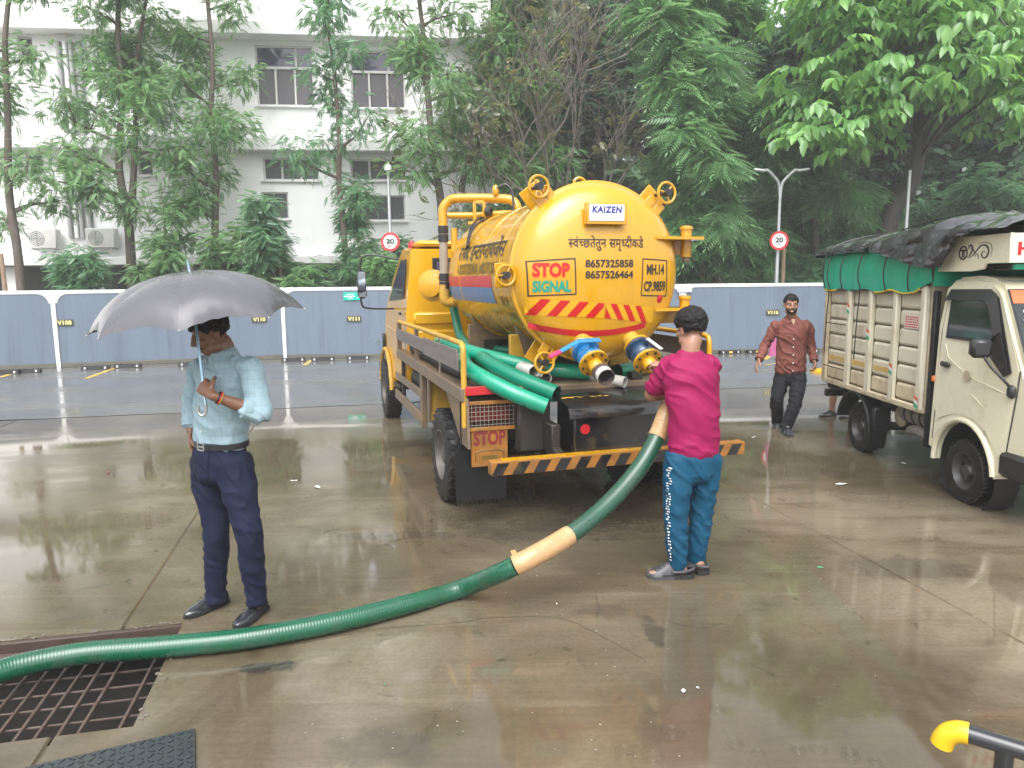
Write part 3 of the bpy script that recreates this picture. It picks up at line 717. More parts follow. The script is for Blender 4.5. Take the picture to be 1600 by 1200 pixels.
def leaf_frames(pos, yaw, pitch, roll):
    cy, sy, cp, sp, c_r, s_r = np.cos(yaw), np.sin(yaw), np.cos(pitch), np.sin(pitch), np.cos(roll), np.sin(roll)
    x = np.stack([cy*cp, sy*cp, sp], -1); y0 = np.stack([-sy, cy, np.zeros_like(sy)], -1); z0 = np.cross(x, y0)
    y = y0*c_r[:, None]+z0*s_r[:, None]; z = np.cross(x, y); return x, y, z
def leaves_mesh(name, tm, pos, yaw, pitch, roll, size, var, mat, parent):
    V, T = tm; n = len(pos); x, y, z = leaf_frames(pos, yaw, pitch, roll)
    P = pos[:, None, :]+size[:, None, None]*(V[None, :, 0:1]*x[:, None, :]+V[None, :, 1:2]*y[:, None, :]+V[None, :, 2:3]*z[:, None, :])
    P = P.reshape(-1, 3); F = (T[None]+(np.arange(n)*len(V))[:, None, None]).reshape(-1, 3)
    me = bpy.data.meshes.new(name); me.vertices.add(len(P)); me.vertices.foreach_set('co', P.astype(np.float32).ravel())
    me.loops.add(F.size); me.loops.foreach_set('vertex_index', F.astype(np.int32).ravel())
    me.polygons.add(len(F)); me.polygons.foreach_set('loop_start', np.arange(0, F.size, 3, dtype=np.int32)); me.polygons.foreach_set('loop_total', np.full(len(F), 3, np.int32))
    at = me.attributes.new('leafvar', 'FLOAT', 'POINT'); at.data.foreach_set('value', np.repeat(var, len(V)).astype(np.float32))
    me.materials.append(mat); me.update(); me.validate()
    o = bpy.data.objects.new(name, me); C.objects.link(o)
    if parent: o.parent = parent
    return o
def branch_out(path, radii, n_side, length, up=.45, z0=.3, spread=None, sub=2, droop=0.0):
    """side limbs off a stem; returns list of (path, radius) and tip points"""
    limbs = []; tips = []
    pts = smooth_path(path, 6); N = len(pts)
    for k in range(n_side):
        f = z0+(1-z0)*(k+random.random())/n_side; i = min(N-2, int(f*(N-1))); p = pts[i]
        a = random.uniform(0, 2*PI) if spread is None else random.choice(spread)+random.gauss(0, .4)
        L = length*(1.15-.75*f)*random.uniform(.6, 1.25)
        d = Vector((math.cos(a), math.sin(a), up+random.uniform(-.25, .35))).normalized()
        q = [p]
        for s_ in range(4):
            q.append(q[-1]+d*L/4); d = (d+Vector((random.gauss(0, .22), random.gauss(0, .22), random.gauss(.0, .15)-droop))).normalized()
        r = radii*(1.1-.8*f)*.5
        limbs.append((q, r)); tips += [(q[2], d), (q[3], d), (q[4], d), (q[4]+d*.15, d)]
        for _ in range(sub):
            b = q[random.choice((2, 3))]; d2 = (d+Vector((random.gauss(0, .7), random.gauss(0, .7), random.gauss(.1, .4)))).normalized(); L2 = L*random.uniform(.3, .6)
            q2 = [b, b+d2*L2*.5, b+d2*L2]; limbs.append((q2, r*.5)); tips += [(q2[1], d2), (q2[2], d2)]
    tips.append((pts[-1], Vector((0, 0, 1))))
    return limbs, tips
def make_tree(name, label, cat, base, stems, r0, n_side, length, tm, mat, per_tip, spread_r, lsize, bark='bark', z0=.25, up=.4, sub=2, group=None, pitch=(-.5, .5), flat=1.0, keep=None, droop=0.0, extra=None, varc=(.5, .25)):
    """stems: list of lists of points relative to the base"""
    base = Vector(base); t = thing(name, label, cat, base, 0, group)
    alltips = []; lm = MB()
    for k, st in enumerate(stems):
        pts = smooth_path(st, 6); rr = r0*(1 if k == 0 else .7)
        MB().tube(pts, r0, 9, rfn=lambda f, rr=rr: rr*.80*(1-.72*f)*(1.25-.25*min(1, f*12))).build('trunk', MAT[bark], t)
        limbs, tips = branch_out(st, rr, n_side if k == 0 else max(3, n_side*2//3), length, up, z0, None, sub, droop); alltips += tips
        for q, r in limbs:
            q2 = smooth_path(q, 3) if len(q) > 3 else q
            lm.tube(q2, max(r, .012), 5, rfn=lambda f, r=r: max(.006, r*(1-.75*f)))
    lm.build('branches', MAT[bark], t)['kind'] = 'stuff'
    if extra: alltips += [(Vector(e), Vector((random.gauss(0, 1), random.gauss(0, 1), .2)).normalized()) for e in extra]
    if keep: alltips = [q for q in alltips if keep(q[0])]
    P = []; Y = []; PT = []
    for p, d in alltips:
        n = max(1, int(per_tip*random.uniform(.6, 1.4))); c = np.array(p)
        off = rng.normal(0, 1, (n, 3)); off /= np.maximum(1e-6, np.linalg.norm(off, axis=1))[:, None]; off *= (rng.random(n)**.5)[:, None]*spread_r; off[:, 2] *= flat
        P.append(c+off); a = np.arctan2(off[:, 1], off[:, 0])+rng.normal(0, .7, n); Y.append(a); PT.append(rng.uniform(pitch[0], pitch[1], n)+.3*off[:, 2]/spread_r)
    P = np.concatenate(P); Y = np.concatenate(Y); PT = np.concatenate(PT); n = len(P)
    var = np.clip(rng.normal(varc[0], varc[1], n), 0, 1)
    leaves_mesh('crown', tm, P, Y, PT, rng.normal(0, .45, n), lsize*rng.uniform(.7, 1.3, n), var, MAT[mat], t)
    return t
def stem_px(base_uv, y, uvs):
    if y < 20.3 and base_uv[0] < 800: y += 1.1
    """stem points from where its bends are, all near depth y"""
    b = at_depth(*base_uv, y); b = Vector((b.x, y, 0)); out = [Vector((0, 0, 0))]
    for u, v, dy in uvs: out.append(at_depth(u, v, y+dy)-b)
    return b, out
ROW = 'slender trees in front of the white building'
# feathery young trees along the building (positions from the photograph)
def feathery(label, base, y, stems_uv, r0, n_side=13, length=1.5, mat='leaf_fresh', per=24, z0=.22, spread=.50, extra=None):
    b, st = stem_px(base, y, stems_uv[0]); stems = [st]
    for s in stems_uv[1:]:
        b2, s2 = stem_px(base, y, s); stems.append([s2[1]]+s2[2:])
    return make_tree('young_tree', label, 'tree', b, stems, r0, n_side, length, TP_FINE, mat, per, spread, 1.0, z0=z0, group=ROW, extra=extra, pitch=(-.9, .5))
feathery('slender tree leaning left at the far left edge of the yard', (32, 450), 17.6, [[(28, 400, 0), (14, 300, 0), (12, 180, 0), (8, 60, 0), (20, -60, .1), (20, -160, .1)]], .15, length=1.25, per=21)
feathery('forked tree left of the umbrella with two stems', (202, 450), 18.6, [[(204, 395, 0), (198, 330, -.1), (186, 260, 0), (190, 150, .1), (184, 40, 0), (190, -80, 0), (190, -180, 0)], [(206, 320, .1), (212, 200, .3), (214, 90, .3), (240, -60, .2)]], .17, n_side=18, length=1.6, per=25)
feathery('tree above the tip of the black umbrella with thick leafy top', (338, 450), 19.2, [[(336, 380, 0), (338, 280, 0), (330, 180, .1), (332, 90, 0), (320, -60, 0), (330, -150, 0)]], .14, n_side=18, length=1.45, per=25)
feathery('pale barked tree between the two large upper windows', (540, 450), 19.0, [[(538, 370, 0), (530, 290, .1), (530, 220, 0), (522, 110, 0), (512, 20, 0), (520, -90, 0)]], .12, n_side=12, length=1.25, mat='leaf_mid', per=22)
feathery('tall reddish trunked tree behind the yellow cab', (700, 450), 18.4, [[(690, 330, 0), (678, 250, 0), (668, 140, .1), (662, 60, 0), (650, -60, 0), (660, -160, 0)], [(720, 300, .1), (740, 210, .1), (756, 150, .3), (770, 60, .3)]], .15, n_side=18, length=1.55, per=22)
# bushy understorey in front of the building
def shrub(label, u, vtop, y, w, mat='leaf_mid', n=40, tm=None, ls=1.0):
    y += 1.1; b = at_depth(u, 446, y); b.z = 0; h = at_depth(u, vtop, y).z; stems = []
    for k in range(5):
        a = random.uniform(0, 2*PI); q = Vector((math.cos(a)*w*.55, math.sin(a)*w*.4, h*random.uniform(.65, .95))); stems.append([Vector((0, 0, 0)), q*.5+Vector((0, 0, .2)), q])
    make_tree('garden_shrub', label, 'shrub', b, stems, .045, 5, w*.75, tm or TP_FINE, mat, n*.5, .30, ls, z0=.2, up=.35, sub=1, group='garden shrubs behind the wall', pitch=(-.6, .4))
shrub('feathery shrub at the wall left of the forked tree', 120, 375, 17.6, .9); shrub('shrub right of the forked tree below the louvred window', 262, 285, 18.3, 1.0, 'leaf_fresh', 44)
shrub('large shrub under the wide middle window', 450, 292, 18.2, 1.3, 'leaf_mid', 52); shrub('shrub around the foot of the pale barked tree', 590, 300, 18.9, 1.4, 'leaf_mid', 46)
shrub('low bright shrub just above the wall by the green sign', 470, 408, 17.9, .45, 'leaf_fresh', 36); shrub('low shrub right of the single post lamp', 660, 375, 18.6, 1.0, 'leaf_fresh', 40)
shrub('shrub between the reddish tree and the tank pipes', 760, 330, 19.6, 1.3, 'leaf_fresh', 44); shrub('low leafy shrub over the lower half of the left speed sign', 606, 386, 17.7, .36, 'leaf_fresh', 70); shrub('shrub left of the umbrella tip', 380, 330, 18.2, 1.1, 'leaf_fresh', 44)
# ------------------------------------------------------------------ trees right of the building
def uvpts(lst, y, b): return [at_depth(u, v, y+dy)-b for u, v, dy in lst]
b, st = stem_px((815, 450), 20.6, [(812, 340, 0), (806, 220, 0), (812, 100, .1), (806, 0, 0), (812, -120, 0)])
make_tree('feathery_tree', 'tall pale feathery tree at the right corner of the white building', 'tree', b, [st], .13, 24, 1.15, TP_FINE, 'leaf_fresh', 50, .6, 1.1, z0=.15, group='trees right of the building', pitch=(-.7, .3), varc=(.6, .2))
# leafless tree: recursive twigs
t = thing('bare_tree', 'leafless grey tree with a tangle of thin twigs above the tank', 'tree', (at_depth(892, 450, 20.3).x, 20.3, 0), 0, 'trees right of the building')
mbt = MB(); mbb = MB(); dry = []
def grow(p, d, L, r, lev):
    if lev > 5: return
    q = [p]; n = 4
    for i in range(n):
        d = (d+Vector((random.gauss(0, .16), random.gauss(0, .16), random.gauss(.02, .1)))).normalized(); q.append(q[-1]+d*L/n)
    (mbb if lev < 2 else mbt).tube(q, r, 6 if lev < 2 else 3, caps=False, rfn=lambda f: max(.006, r*(1-.5*f)))
    if lev > 2 and random.random() < .09: dry.append((q[2], d))
    if lev >= 5: return
    k = (3, 4, 4, 3, 3, 2)[lev]
    for i in range(k):
        o = q[random.randint(2, n)] if i else q[-1]
        nd = (d+Vector((random.gauss(0, .36), random.gauss(0, .36), random.gauss(.20, .32)))).normalized()
        grow(o, nd, L*random.uniform(.55, .80), max(.0055, r*.56), lev+1)
for k in range(3): grow(Vector((0, 0, .0)), Vector((random.uniform(-.15, .15), random.uniform(-.12, .12), 1)).normalized(), 3.5, .085, 0)
mbb.build('trunk', MAT['bark'], t); mbt.build('twigs', MAT['twig'], t, smooth=0)['kind'] = 'stuff'
P = np.array([tuple(p) for p, d in dry for _ in range(4)]); P = P+rng.normal(0, .2, P.shape); n = len(P)
leaves_mesh('sparse_leaves', TP_SMALL, P, rng.uniform(0, 6.28, n), rng.uniform(-.8, .3, n), rng.normal(0, .5, n), rng.uniform(.5, 1.0, n), rng.random(n), MAT['leaf_dry'], t)
# fern-leaved trees
def fern(label, base, y, stems, r0, length, n_side, per, ls=1.15, z0=.12, mat='leaf_fern', spread=.40, droop=.10, varc=(.55, .25), extra=None, bark='bark'):
    b, st0 = stem_px(base, y, stems[0]); ss = [st0]
    for s in stems[1:]: ss.append(stem_px(base, y, s)[1][1:])
    return make_tree('fern_leaved_tree', label, 'tree', b, ss, r0, n_side, length, TP_FERN, mat, per, spread, ls, bark=bark, z0=z0, up=.25, group='trees right of the building', pitch=(-.55, .25), droop=droop, varc=varc, extra=extra)
fern('pale fern leaved tree with a reddish trunk right of the tank', (1138, 450), 19.9, [[(1118, 380, 0), (1112, 320, 0), (1095, 240, 0), (1084, 160, 0), (1076, 60, 0), (1080, -60, 0), (1075, -150, 0)], [(1110, 300, 0), (1062, 230, -.2), (1040, 130, -.2), (1020, 30, -.3), (1010, -80, -.2)]], .15, 1.15, 24, 15)
fern('thin pale trunked fern leaved tree behind the double lamp', (1150, 450), 21.6, [[(1140, 330, 0), (1102, 210, 0), (1104, 150, 0), (1118, 90, 0), (1140, 40, 0), (1146, 10, 0)]], .11, 1.2, 15, 14, z0=.3)
fern('leaning fern leaved tree left of the broad leaved tree', (1290, 450), 21.2, [[(1275, 370, 0), (1255, 290, -.2), (1235, 230, -.5), (1215, 190, -.9), (1190, 165, -1.2)]], .14, 1.3, 18, 17, z0=.25, varc=(.45, .22))
# broad-leaved tree with drooping leaves
b, st = stem_px((1376, 450), 20.4, [(1388, 350, 0), (1425, 280, 0), (1440, 180, -.2), (1450, 60, -.3), (1450, -80, 0)])
TB = thing('broad_leaved_tree', 'big bright green tree with large drooping leaves above the cream truck', 'tree', b, 0, 'trees right of the building')
MB().tube(smooth_path(st, 6), .28, 10, rfn=lambda f: .30*(1-.65*f)).build('trunk', MAT['bark_dark'], TB)
limbs = MB(); tips = []
for k in range(44):
    i0 = random.choice((2, 3, 4, 4)); p = st[i0].lerp(st[min(i0+1, 5)], random.random()*.8)
    tu = random.uniform(1205, 1660); tv = random.uniform(-120, 215); ty = 20.4-random.uniform(.2, 3.4)*(1 if random.random() < .8 else -1)
    q = at_depth(tu, tv, ty)-b; mid = p.lerp(q, .55)+Vector((0, 0, .5))
    path = smooth_path([p, mid, q], 4); limbs.tube(path, .06, 5, rfn=lambda f: .06*(1-.75*f))
    for f in (4, 5, 6, 7, 8): tips.append(path[f])
limbs.build('branches', MAT['bark_dark'], TB)['kind'] = 'stuff'
P = []
for p in tips:
    for s_ in range(6):
        c = np.array(p)+rng.normal(0, (.45, .45, .28)); m = 9
        a0 = rng.uniform(0, 6.28)
        for k in range(m):   # a spray: leaves along a short drooping shoot
            f = k/m; q = c+np.array([math.cos(a0)*f*.75, math.sin(a0)*f*.75, .18*f-.42*f*f]); P.append((*q, a0+(1.1 if k % 2 else -1.1)*(1-.5*f)+rng.normal(0, .25), -.35-.55*f+rng.normal(0, .2)))
P = np.array(P); n = len(P)
camloc = np.array([0-b.x, 0-b.y, EYE])
vis = (P[:, 1] < 1.2); P = P[vis | (rng.random(n) < .6)]; n = len(P)
pos = P[:, :3]; size = rng.uniform(.7, 1.35, n)*.92; roll = rng.normal(0, .35, n); var = np.clip(rng.normal(.55, .25, n), 0, 1)
# the 300 that show largest are leaves of their own, the rest one mass
wp = pos+np.array(b); inview = np.array([abs(q[0]/q[1]) < .70 and q[2]-EYE < .40*q[1] for q in wp])
order = np.argsort(np.where(inview, wp[:, 1]-size*1.5, 1e6)); own = order[:300]; rest = order[300:]
V, T = TP_OV; leafmes = []
for k in range(10):
    me = bpy.data.meshes.new('leaf'); me.from_pydata([tuple(v) for v in V], [], [tuple(t_) for t_ in T]); at = me.attributes.new('leafvar', 'FLOAT', 'POINT'); at.data.foreach_set('value', np.full(len(V), .15+.09*k, np.float32))
    me.materials.append(MAT['leaf_broad']); me.shade_smooth(); leafmes.append(me)
x, y, z = leaf_frames(pos, P[:, 3], P[:, 4], roll)
for i in own:
    o = bpy.data.objects.new('leaf', leafmes[min(9, int(var[i]*10))]); C.objects.link(o); o.parent = TB
    s = float(size[i]); o.matrix_local = Matrix(((x[i][0]*s, y[i][0]*s, z[i][0]*s, pos[i][0]), (x[i][1]*s, y[i][1]*s, z[i][1]*s, pos[i][1]), (x[i][2]*s, y[i][2]*s, z[i][2]*s, pos[i][2]), (0, 0, 0, 1)))
leaves_mesh('crown', TP_OV, pos[rest], P[rest, 3], P[rest, 4], roll[rest], size[rest], var[rest], MAT['leaf_broad'], TB)['kind'] = 'stuff'

# big dark trees standing behind
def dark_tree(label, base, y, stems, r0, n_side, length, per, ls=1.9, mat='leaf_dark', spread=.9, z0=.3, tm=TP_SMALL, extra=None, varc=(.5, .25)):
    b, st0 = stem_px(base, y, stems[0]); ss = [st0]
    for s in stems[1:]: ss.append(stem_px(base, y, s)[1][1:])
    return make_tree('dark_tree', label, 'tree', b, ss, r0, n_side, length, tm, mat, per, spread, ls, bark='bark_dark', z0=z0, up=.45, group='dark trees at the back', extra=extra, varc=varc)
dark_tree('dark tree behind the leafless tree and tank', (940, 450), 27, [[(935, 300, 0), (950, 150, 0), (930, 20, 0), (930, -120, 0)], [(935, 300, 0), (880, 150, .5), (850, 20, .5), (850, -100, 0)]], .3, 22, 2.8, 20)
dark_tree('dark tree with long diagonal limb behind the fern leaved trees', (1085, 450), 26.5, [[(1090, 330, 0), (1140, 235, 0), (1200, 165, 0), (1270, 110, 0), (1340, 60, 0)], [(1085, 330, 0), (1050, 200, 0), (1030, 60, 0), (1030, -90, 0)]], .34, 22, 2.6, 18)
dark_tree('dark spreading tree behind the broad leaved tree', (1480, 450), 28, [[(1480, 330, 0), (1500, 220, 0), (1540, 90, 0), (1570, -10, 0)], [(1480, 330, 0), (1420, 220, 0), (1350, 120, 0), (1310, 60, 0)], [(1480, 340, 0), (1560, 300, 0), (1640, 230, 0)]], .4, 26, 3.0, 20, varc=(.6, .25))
dark_tree('dark tree at the top right edge behind the tarpaulin', (1640, 450), 26, [[(1640, 300, 0), (1620, 180, 0), (1650, 60, 0)]], .3, 20, 2.8, 20, mat='leaf_far', varc=(.3, .25))
# mid-green bushes along the wall on the right
def bush(label, u, vtop, y, w, mat, n, tm=TP_FERN, ls=1.0, varc=(.5, .25)):
    b = at_depth(u, 446, y); b.z = 0; h = at_depth(u, vtop, y).z; stems = []
    for k in range(6):
        a = random.uniform(0, 2*PI); q = Vector((math.cos(a)*w*.7, math.sin(a)*w*.45, h*random.uniform(.65, .97))); stems.append([Vector((0, 0, 0)), q*.5+Vector((0, 0, .2)), q])
    make_tree('garden_shrub', label, 'shrub', b, stems, .05, 7, w*.8, tm, mat, n, .5, ls, z0=.15, up=.35, sub=1, group='garden shrubs behind the wall', pitch=(-.6, .3), varc=varc)
bush('fern leaved shrub between tank and double lamp', 1150, 330, 20.8, 1.4, 'leaf_fern', 12, varc=(.4, .2)); bush('mid green shrub around the double lamp post', 1245, 285, 22.5, 1.7, 'leaf_fresh', 22, TP_FINE, 1.3)
bush('yellowish green shrub left of the leaning dark trunk', 1330, 300, 23, 1.8, 'leaf_far', 20, TP_FINE, 1.5, varc=(.75, .2)); bush('shrub behind the rear of the cream truck', 1285, 370, 20.6, .9, 'leaf_mid', 22, TP_FINE, 1.1)
bush('dark shrub behind the lower right of the tank', 1085, 390, 20.6, .9, 'leaf_mid', 24, TP_FINE, 1.1, varc=(.25, .2)); bush('tall shrub behind the tarpaulin load', 1500, 270, 23, 2.0, 'leaf_mid', 24, TP_FINE, 1.5, varc=(.4, .25))
bush('low dark shrub behind the tank wheels', 960, 380, 21, 1.3, 'leaf_mid', 24, TP_FINE, 1.2, varc=(.2, .2)); bush('shrub at the right edge above the tarpaulin', 1600, 300, 22.5, 1.6, 'leaf_fresh', 22, TP_FINE, 1.5)
# far wood, one mass
n = 26000
px = rng.uniform(0, 44, n); py = rng.uniform(34, 48, n); pz = rng.random(n)**.9*(9.5+3.5*np.sin(px*.55)+2.0*np.sin(px*1.7+1))
pos = np.stack([px, py, np.maximum(.2, pz)], -1)
o = leaves_mesh('far_wood', TP_SMALL, pos, rng.uniform(0, 6.28, n), rng.uniform(-.8, .4, n), rng.normal(0, .5, n), rng.uniform(3.0, 5.5, n), np.clip(rng.normal(.4, .25, n), 0, 1), MAT['leaf_far'], None)
tag(o, 'distant green wood filling the gaps behind the dark trees', 'wood', kind='stuff')

# rain haze: one closed box of thin air round everything
mb = MB(); mb.box((0, 65, 8), (340, 230, 20.0))
hz = mb.build('haze', [], smooth=0); hm = bpy.data.materials.new('rain_haze'); hm.use_nodes = True; hn = hm.node_tree.nodes
hn.remove(hn['Principled BSDF']); pv = hn.new('ShaderNodeVolumePrincipled'); pv.inputs['Density'].default_value = .0023; pv.inputs['Color'].default_value = (.93, .95, .97, 1)
hm.node_tree.links.new(pv.outputs[0], hn['Material Output'].inputs['Volume']); hz.data.materials.append(hm); tag(hz, 'thin pale rain haze', kind='stuff')
# ------------------------------------------------------------------ yellow vacuum tanker
MAT['yel'] = pmat('tanker_yellow', (.53, .27, .003), .27, var=.08, scale=3, coat=.7, dirt=(.36, .19, .025), damt=.2, dscale=1.3, rvar=.08, stretch=(3, 3, .45), bump=.04, bscale=7)
MAT['yel_bright'] = pmat('cab_yellow', (.60, .315, .003), .3, var=.05, scale=3, coat=.6, dirt=(.5, .27, .03), damt=.12, dscale=2.0, rvar=.05)
MAT['yel_worn'] = pmat('worn_yellow_steel', (.50, .29, .03), .45, var=.2, scale=7, dirt=(.16, .10, .06), damt=.55, dscale=5, bump=.15)
MAT['rusty_orange'] = pmat('rusty_orange_paint', (.30, .125, .02), .45, var=.25, scale=9, dirt=(.10, .055, .025), damt=.5, dscale=8, bump=.15)
MAT['brown_steel'] = pmat('muddy_brown_steel', (.15, .105, .07), .5, var=.25, scale=7, dirt=(.30, .18, .05), damt=.3, dscale=5, bump=.2, coat=.2)
MAT['plank'] = pmat('weathered_grey_board', (.15, .13, .125), .5, var=.3, scale=4, stretch=(6, 1, 6), bump=.3, bscale=30, dirt=(.08, .06, .05), damt=.3)
MAT['black_steel'] = pmat('wet_black_steel', (.011, .011, .012), .22, var=.4, scale=6, dirt=(.10, .07, .03), damt=.22, dscale=5, rvar=.14, coat=.3)
MAT['chassis'] = pmat('muddy_chassis', (.020, .016, .013), .55, var=.4, scale=9, bump=.3)
MAT['tyre'] = pmat('wet_tyre', (.010, .010, .011), .45, var=.3, scale=14, dirt=(.035, .03, .024), damt=.35, dscale=6, bump=.2, spec=.3)
MAT['rim'] = pmat('dirty_rim', (.11, .10, .094), .5, metal=.3, var=.25, scale=9, dirt=(.09, .065, .05), damt=.5, dscale=7)
MAT['redp'] = pmat('signal_red', (.42, .012, .02), .35, var=.08, scale=6)
MAT['redtape'] = pmat('red_reflective_tape', (.46, .012, .012), .25, var=.06, scale=20)
MAT['greenp'] = pmat('painted_green_letters', (.0, .25, .17), .35, var=.05)
MAT['orange_letters'] = pmat('painted_red_letters', (.56, .012, .004), .35, var=.05)
MAT['bluep'] = pmat('valve_blue', (.006, .17, .42), .28, var=.1, coat=.4)
MAT['navyp'] = pmat('valve_dark_blue', (.02, .05, .10), .3, var=.2, coat=.3)
MAT['stripe_blue'] = pmat('stripe_blue', (.07, .19, .40), .35, var=.1, dirt=(.25, .22, .18), damt=.3)
MAT['stripe_red'] = pmat('stripe_red', (.52, .035, .05), .35, var=.1, dirt=(.35, .22, .15), damt=.3)
MAT['hose'] = pmat('green_hose', (.0, .17, .10), .3, var=.12, scale=6, coat=.3)
MAT['hose2'] = pmat('green_hose_bright', (.003, .25, .15), .28, var=.1, scale=6, coat=.3)
MAT['pvc'] = pmat('grey_white_pvc', (.52, .52, .48), .4, var=.1, dirt=(.25, .22, .17), damt=.35, dscale=8)
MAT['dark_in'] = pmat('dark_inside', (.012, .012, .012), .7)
MAT['glass_dark'] = glass('window_glass', (.02, .03, .032), .04, .72)
MAT['chrome'] = pmat('bare_steel', (.5, .5, .5), .3, metal=.9, var=.1)
MAT['black_plastic'] = pmat('black_plastic', (.02, .02, .022), .35, var=.2)
MAT['strip_grey'] = pmat('grey_hose_sleeve', (.28, .235, .19), .5, var=.15)
MAT['faded_blk'] = pmat('faded_black_letters', (.13, .085, .015), .4, var=.3)

TK = thing('tanker_truck', 'yellow vacuum tanker truck with a round lettered rear door, parked facing away', 'tanker truck', (.405, 6.44, 0), R(16.8))
TC = Vector((.03, 0, 1.935))                                   # tank axis

def wheel(parent, c, r, w, side, mt='tyre', mr='rim', bolts=8, rimr=.56, lugs=26):
    """side -1: outer face towards -x"""
    c = Vector(c); ax = (side, 0, 0); h = w/2; rr = r*rimr
    pr = [(rr*.93, -h*.7), (rr, -h*.95), (r*.80, -h), (r*.93, -h*.93), (r*.985, -h*.7), (r, -h*.35), (r, h*.35), (r*.985, h*.7), (r*.93, h*.93), (r*.80, h), (rr*1.02, h*.95), (rr*.97, h*.75)]
    mb = MB(); mb.lathe(pr, c, ax, 44)
    for k in range(lugs):
        a = 2*PI*k/lugs
        for q, s in ((0, 1), (1, -1)):
            a2 = a+(PI/lugs if q else 0); dv = Vector((0, math.cos(a2), math.sin(a2))); T = Matrix.Translation(c+dv*(r*.985)+Vector((s*h*.66, 0, 0))) @ Matrix.Rotation(a2-PI/2, 4, 'X') @ Matrix.Rotation(.35*s, 4, 'Z')
            mb.box((0, 0, 0), (w*.30, 2*PI*r/lugs*.55, r*.045), bev=.004, M=T)
    t = mb.build('tyre', MAT[mt], parent)
    mb = MB(); mb.lathe([(rr*1.0, h*.97), (rr*.93, h*.98), (rr*.88, h*.72), (rr*.80, h*.30), (rr*.62, h*.12), (rr*.42, h*.25), (rr*.36, h*.55), (rr*.30, h*.72), (0, h*.74)], c, ax, 36)
    mb.lathe([(rr*.97, -h*.9), (rr*.97, h*.9)], c, ax, 30)
    a, u, v = basis(ax)
    for k in range(bolts):
        an = 2*PI*k/bolts; p = c+a*(h*.15)+u*(rr*.50*math.cos(an))+v*(rr*.50*math.sin(an)); mb.cyl(p, p+a*.035, .014, n=6)
    rm = mb.build('rim', MAT[mr], t)
    # oval vent holes as dark recesses
    mb = MB()
    for k in range(8):
        an = 2*PI*(k+.5)/8; p = c+a*(h*.24)+u*(rr*.72*math.cos(an))+v*(rr*.72*math.sin(an)); mb.lathe([(rr*.10, 0), (0, .002)], p+a*(h*.03), ax, 10)
    mb.build('vent_holes', MAT['dark_in'], t)['kind'] = 'stuff'
    return t
for (x, y) in ((-.955, .07), (.955, .07)): wheel(TK, (x, y, .40), .40, .21, -1 if x < 0 else 1)
for (x, y) in ((-.70, .07), (.70, .07)): wheel(TK, (x, y, .40), .40, .21, -1 if x < 0 else 1)
for (x, y) in ((-.92, 4.2), (.92, 4.2)): wheel(TK, (x, y, .40), .40, .21, -1 if x < 0 else 1)
# chassis
for x in (-.42, .42): MB().box((x, 1.7, .74), (.07, 5.6, .20), bev=.01).build('chassis_rail', MAT['chassis'], TK)
MB().cyl((-.85, .07, .42), (.85, .07, .42), .07).ball((0, .07, .42), .17, 14, 8).build('rear_axle', MAT['chassis'], TK)
MB().cyl((-.8, 4.2, .42), (.8, 4.2, .42), .05).build('front_axle', MAT['chassis'], TK)
MB().cyl((0, .2, .48), (.0, 3.2, .62), .045).build('propshaft', MAT['chassis'], TK)
for x in (-.5, .5): MB().tube(smooth_path([(x, -.75, .62), (x, -.3, .50), (x, .07, .47), (x, .5, .50), (x, .9, .62)], 4), .045, 6).build('leaf_spring', MAT['chassis'], TK)
MB().box((.0, 2.6, .62), (.62, 1.0, .42), bev=.05).build('gearbox', MAT['chassis'], TK)
MB().box((.75, 1.9, .70), (.40, .9, .36), bev=.06).build('fuel_tank', MAT['black_steel'], TK)
# deck
MB().box((0, .875, 1.0725), (2.06, 3.33, .035), bev=.004).build('deck_plate', MAT['brown_steel'], TK)
for s in (-1, 1): MB().box((s*1.045, .875, 1.045), (.03, 3.35, .10), bev=.004).build('deck_edge_beam', MAT['brown_steel'], TK)
for y in (-.6, .2, 1.0, 1.8, 2.4): MB().box((0, y, .99), (1.9, .06, .12), bev=.004).build('cross_member', MAT['chassis'], TK)
# side railings with boards
for s in (-1, 1):
    x = s*1.03
    MB().tube(smooth_path([(x, -.775, .80 if s < 0 else 1.10), (x, -.775, 1.15), (x, -.775, 1.34), (x, -.755, 1.405), (x, -.69, 1.425)], 5)+[Vector((x, 1.0, 1.425)), Vector((x, 2.50, 1.415))], .022, 10).build('top_rail', MAT['yel_worn'] if s < 0 else MAT['yel'], TK)
    MB().box((x, 2.50, 1.245), (.05, .05, .33), bev=.004).build('post', MAT['brown_steel'], TK)
    MB().box((x, 1.30, 1.245), (.04, .05, .34), bev=.004).build('post', MAT['brown_steel'], TK)
    MB().cyl((x-s*.025, .25, 1.09), (x-s*.025, .25, 1.43), .008, n=6).build('rod', MAT['strip_grey'], TK)
    for k, (z, h) in enumerate(((1.300, .125),)):
        MB().bar((x+s*.032, 2.46, z-.02), (x+s*.032, .72, z-.01), .014, h, bev=.003).build('side_board', MAT['plank'], TK)
        MB().bar((x+s*.032, .715, z-.01), (x+s*.032, -.73, z+.0), .014, h*1.25, bev=.003).build('side_board', MAT['plank'], TK)
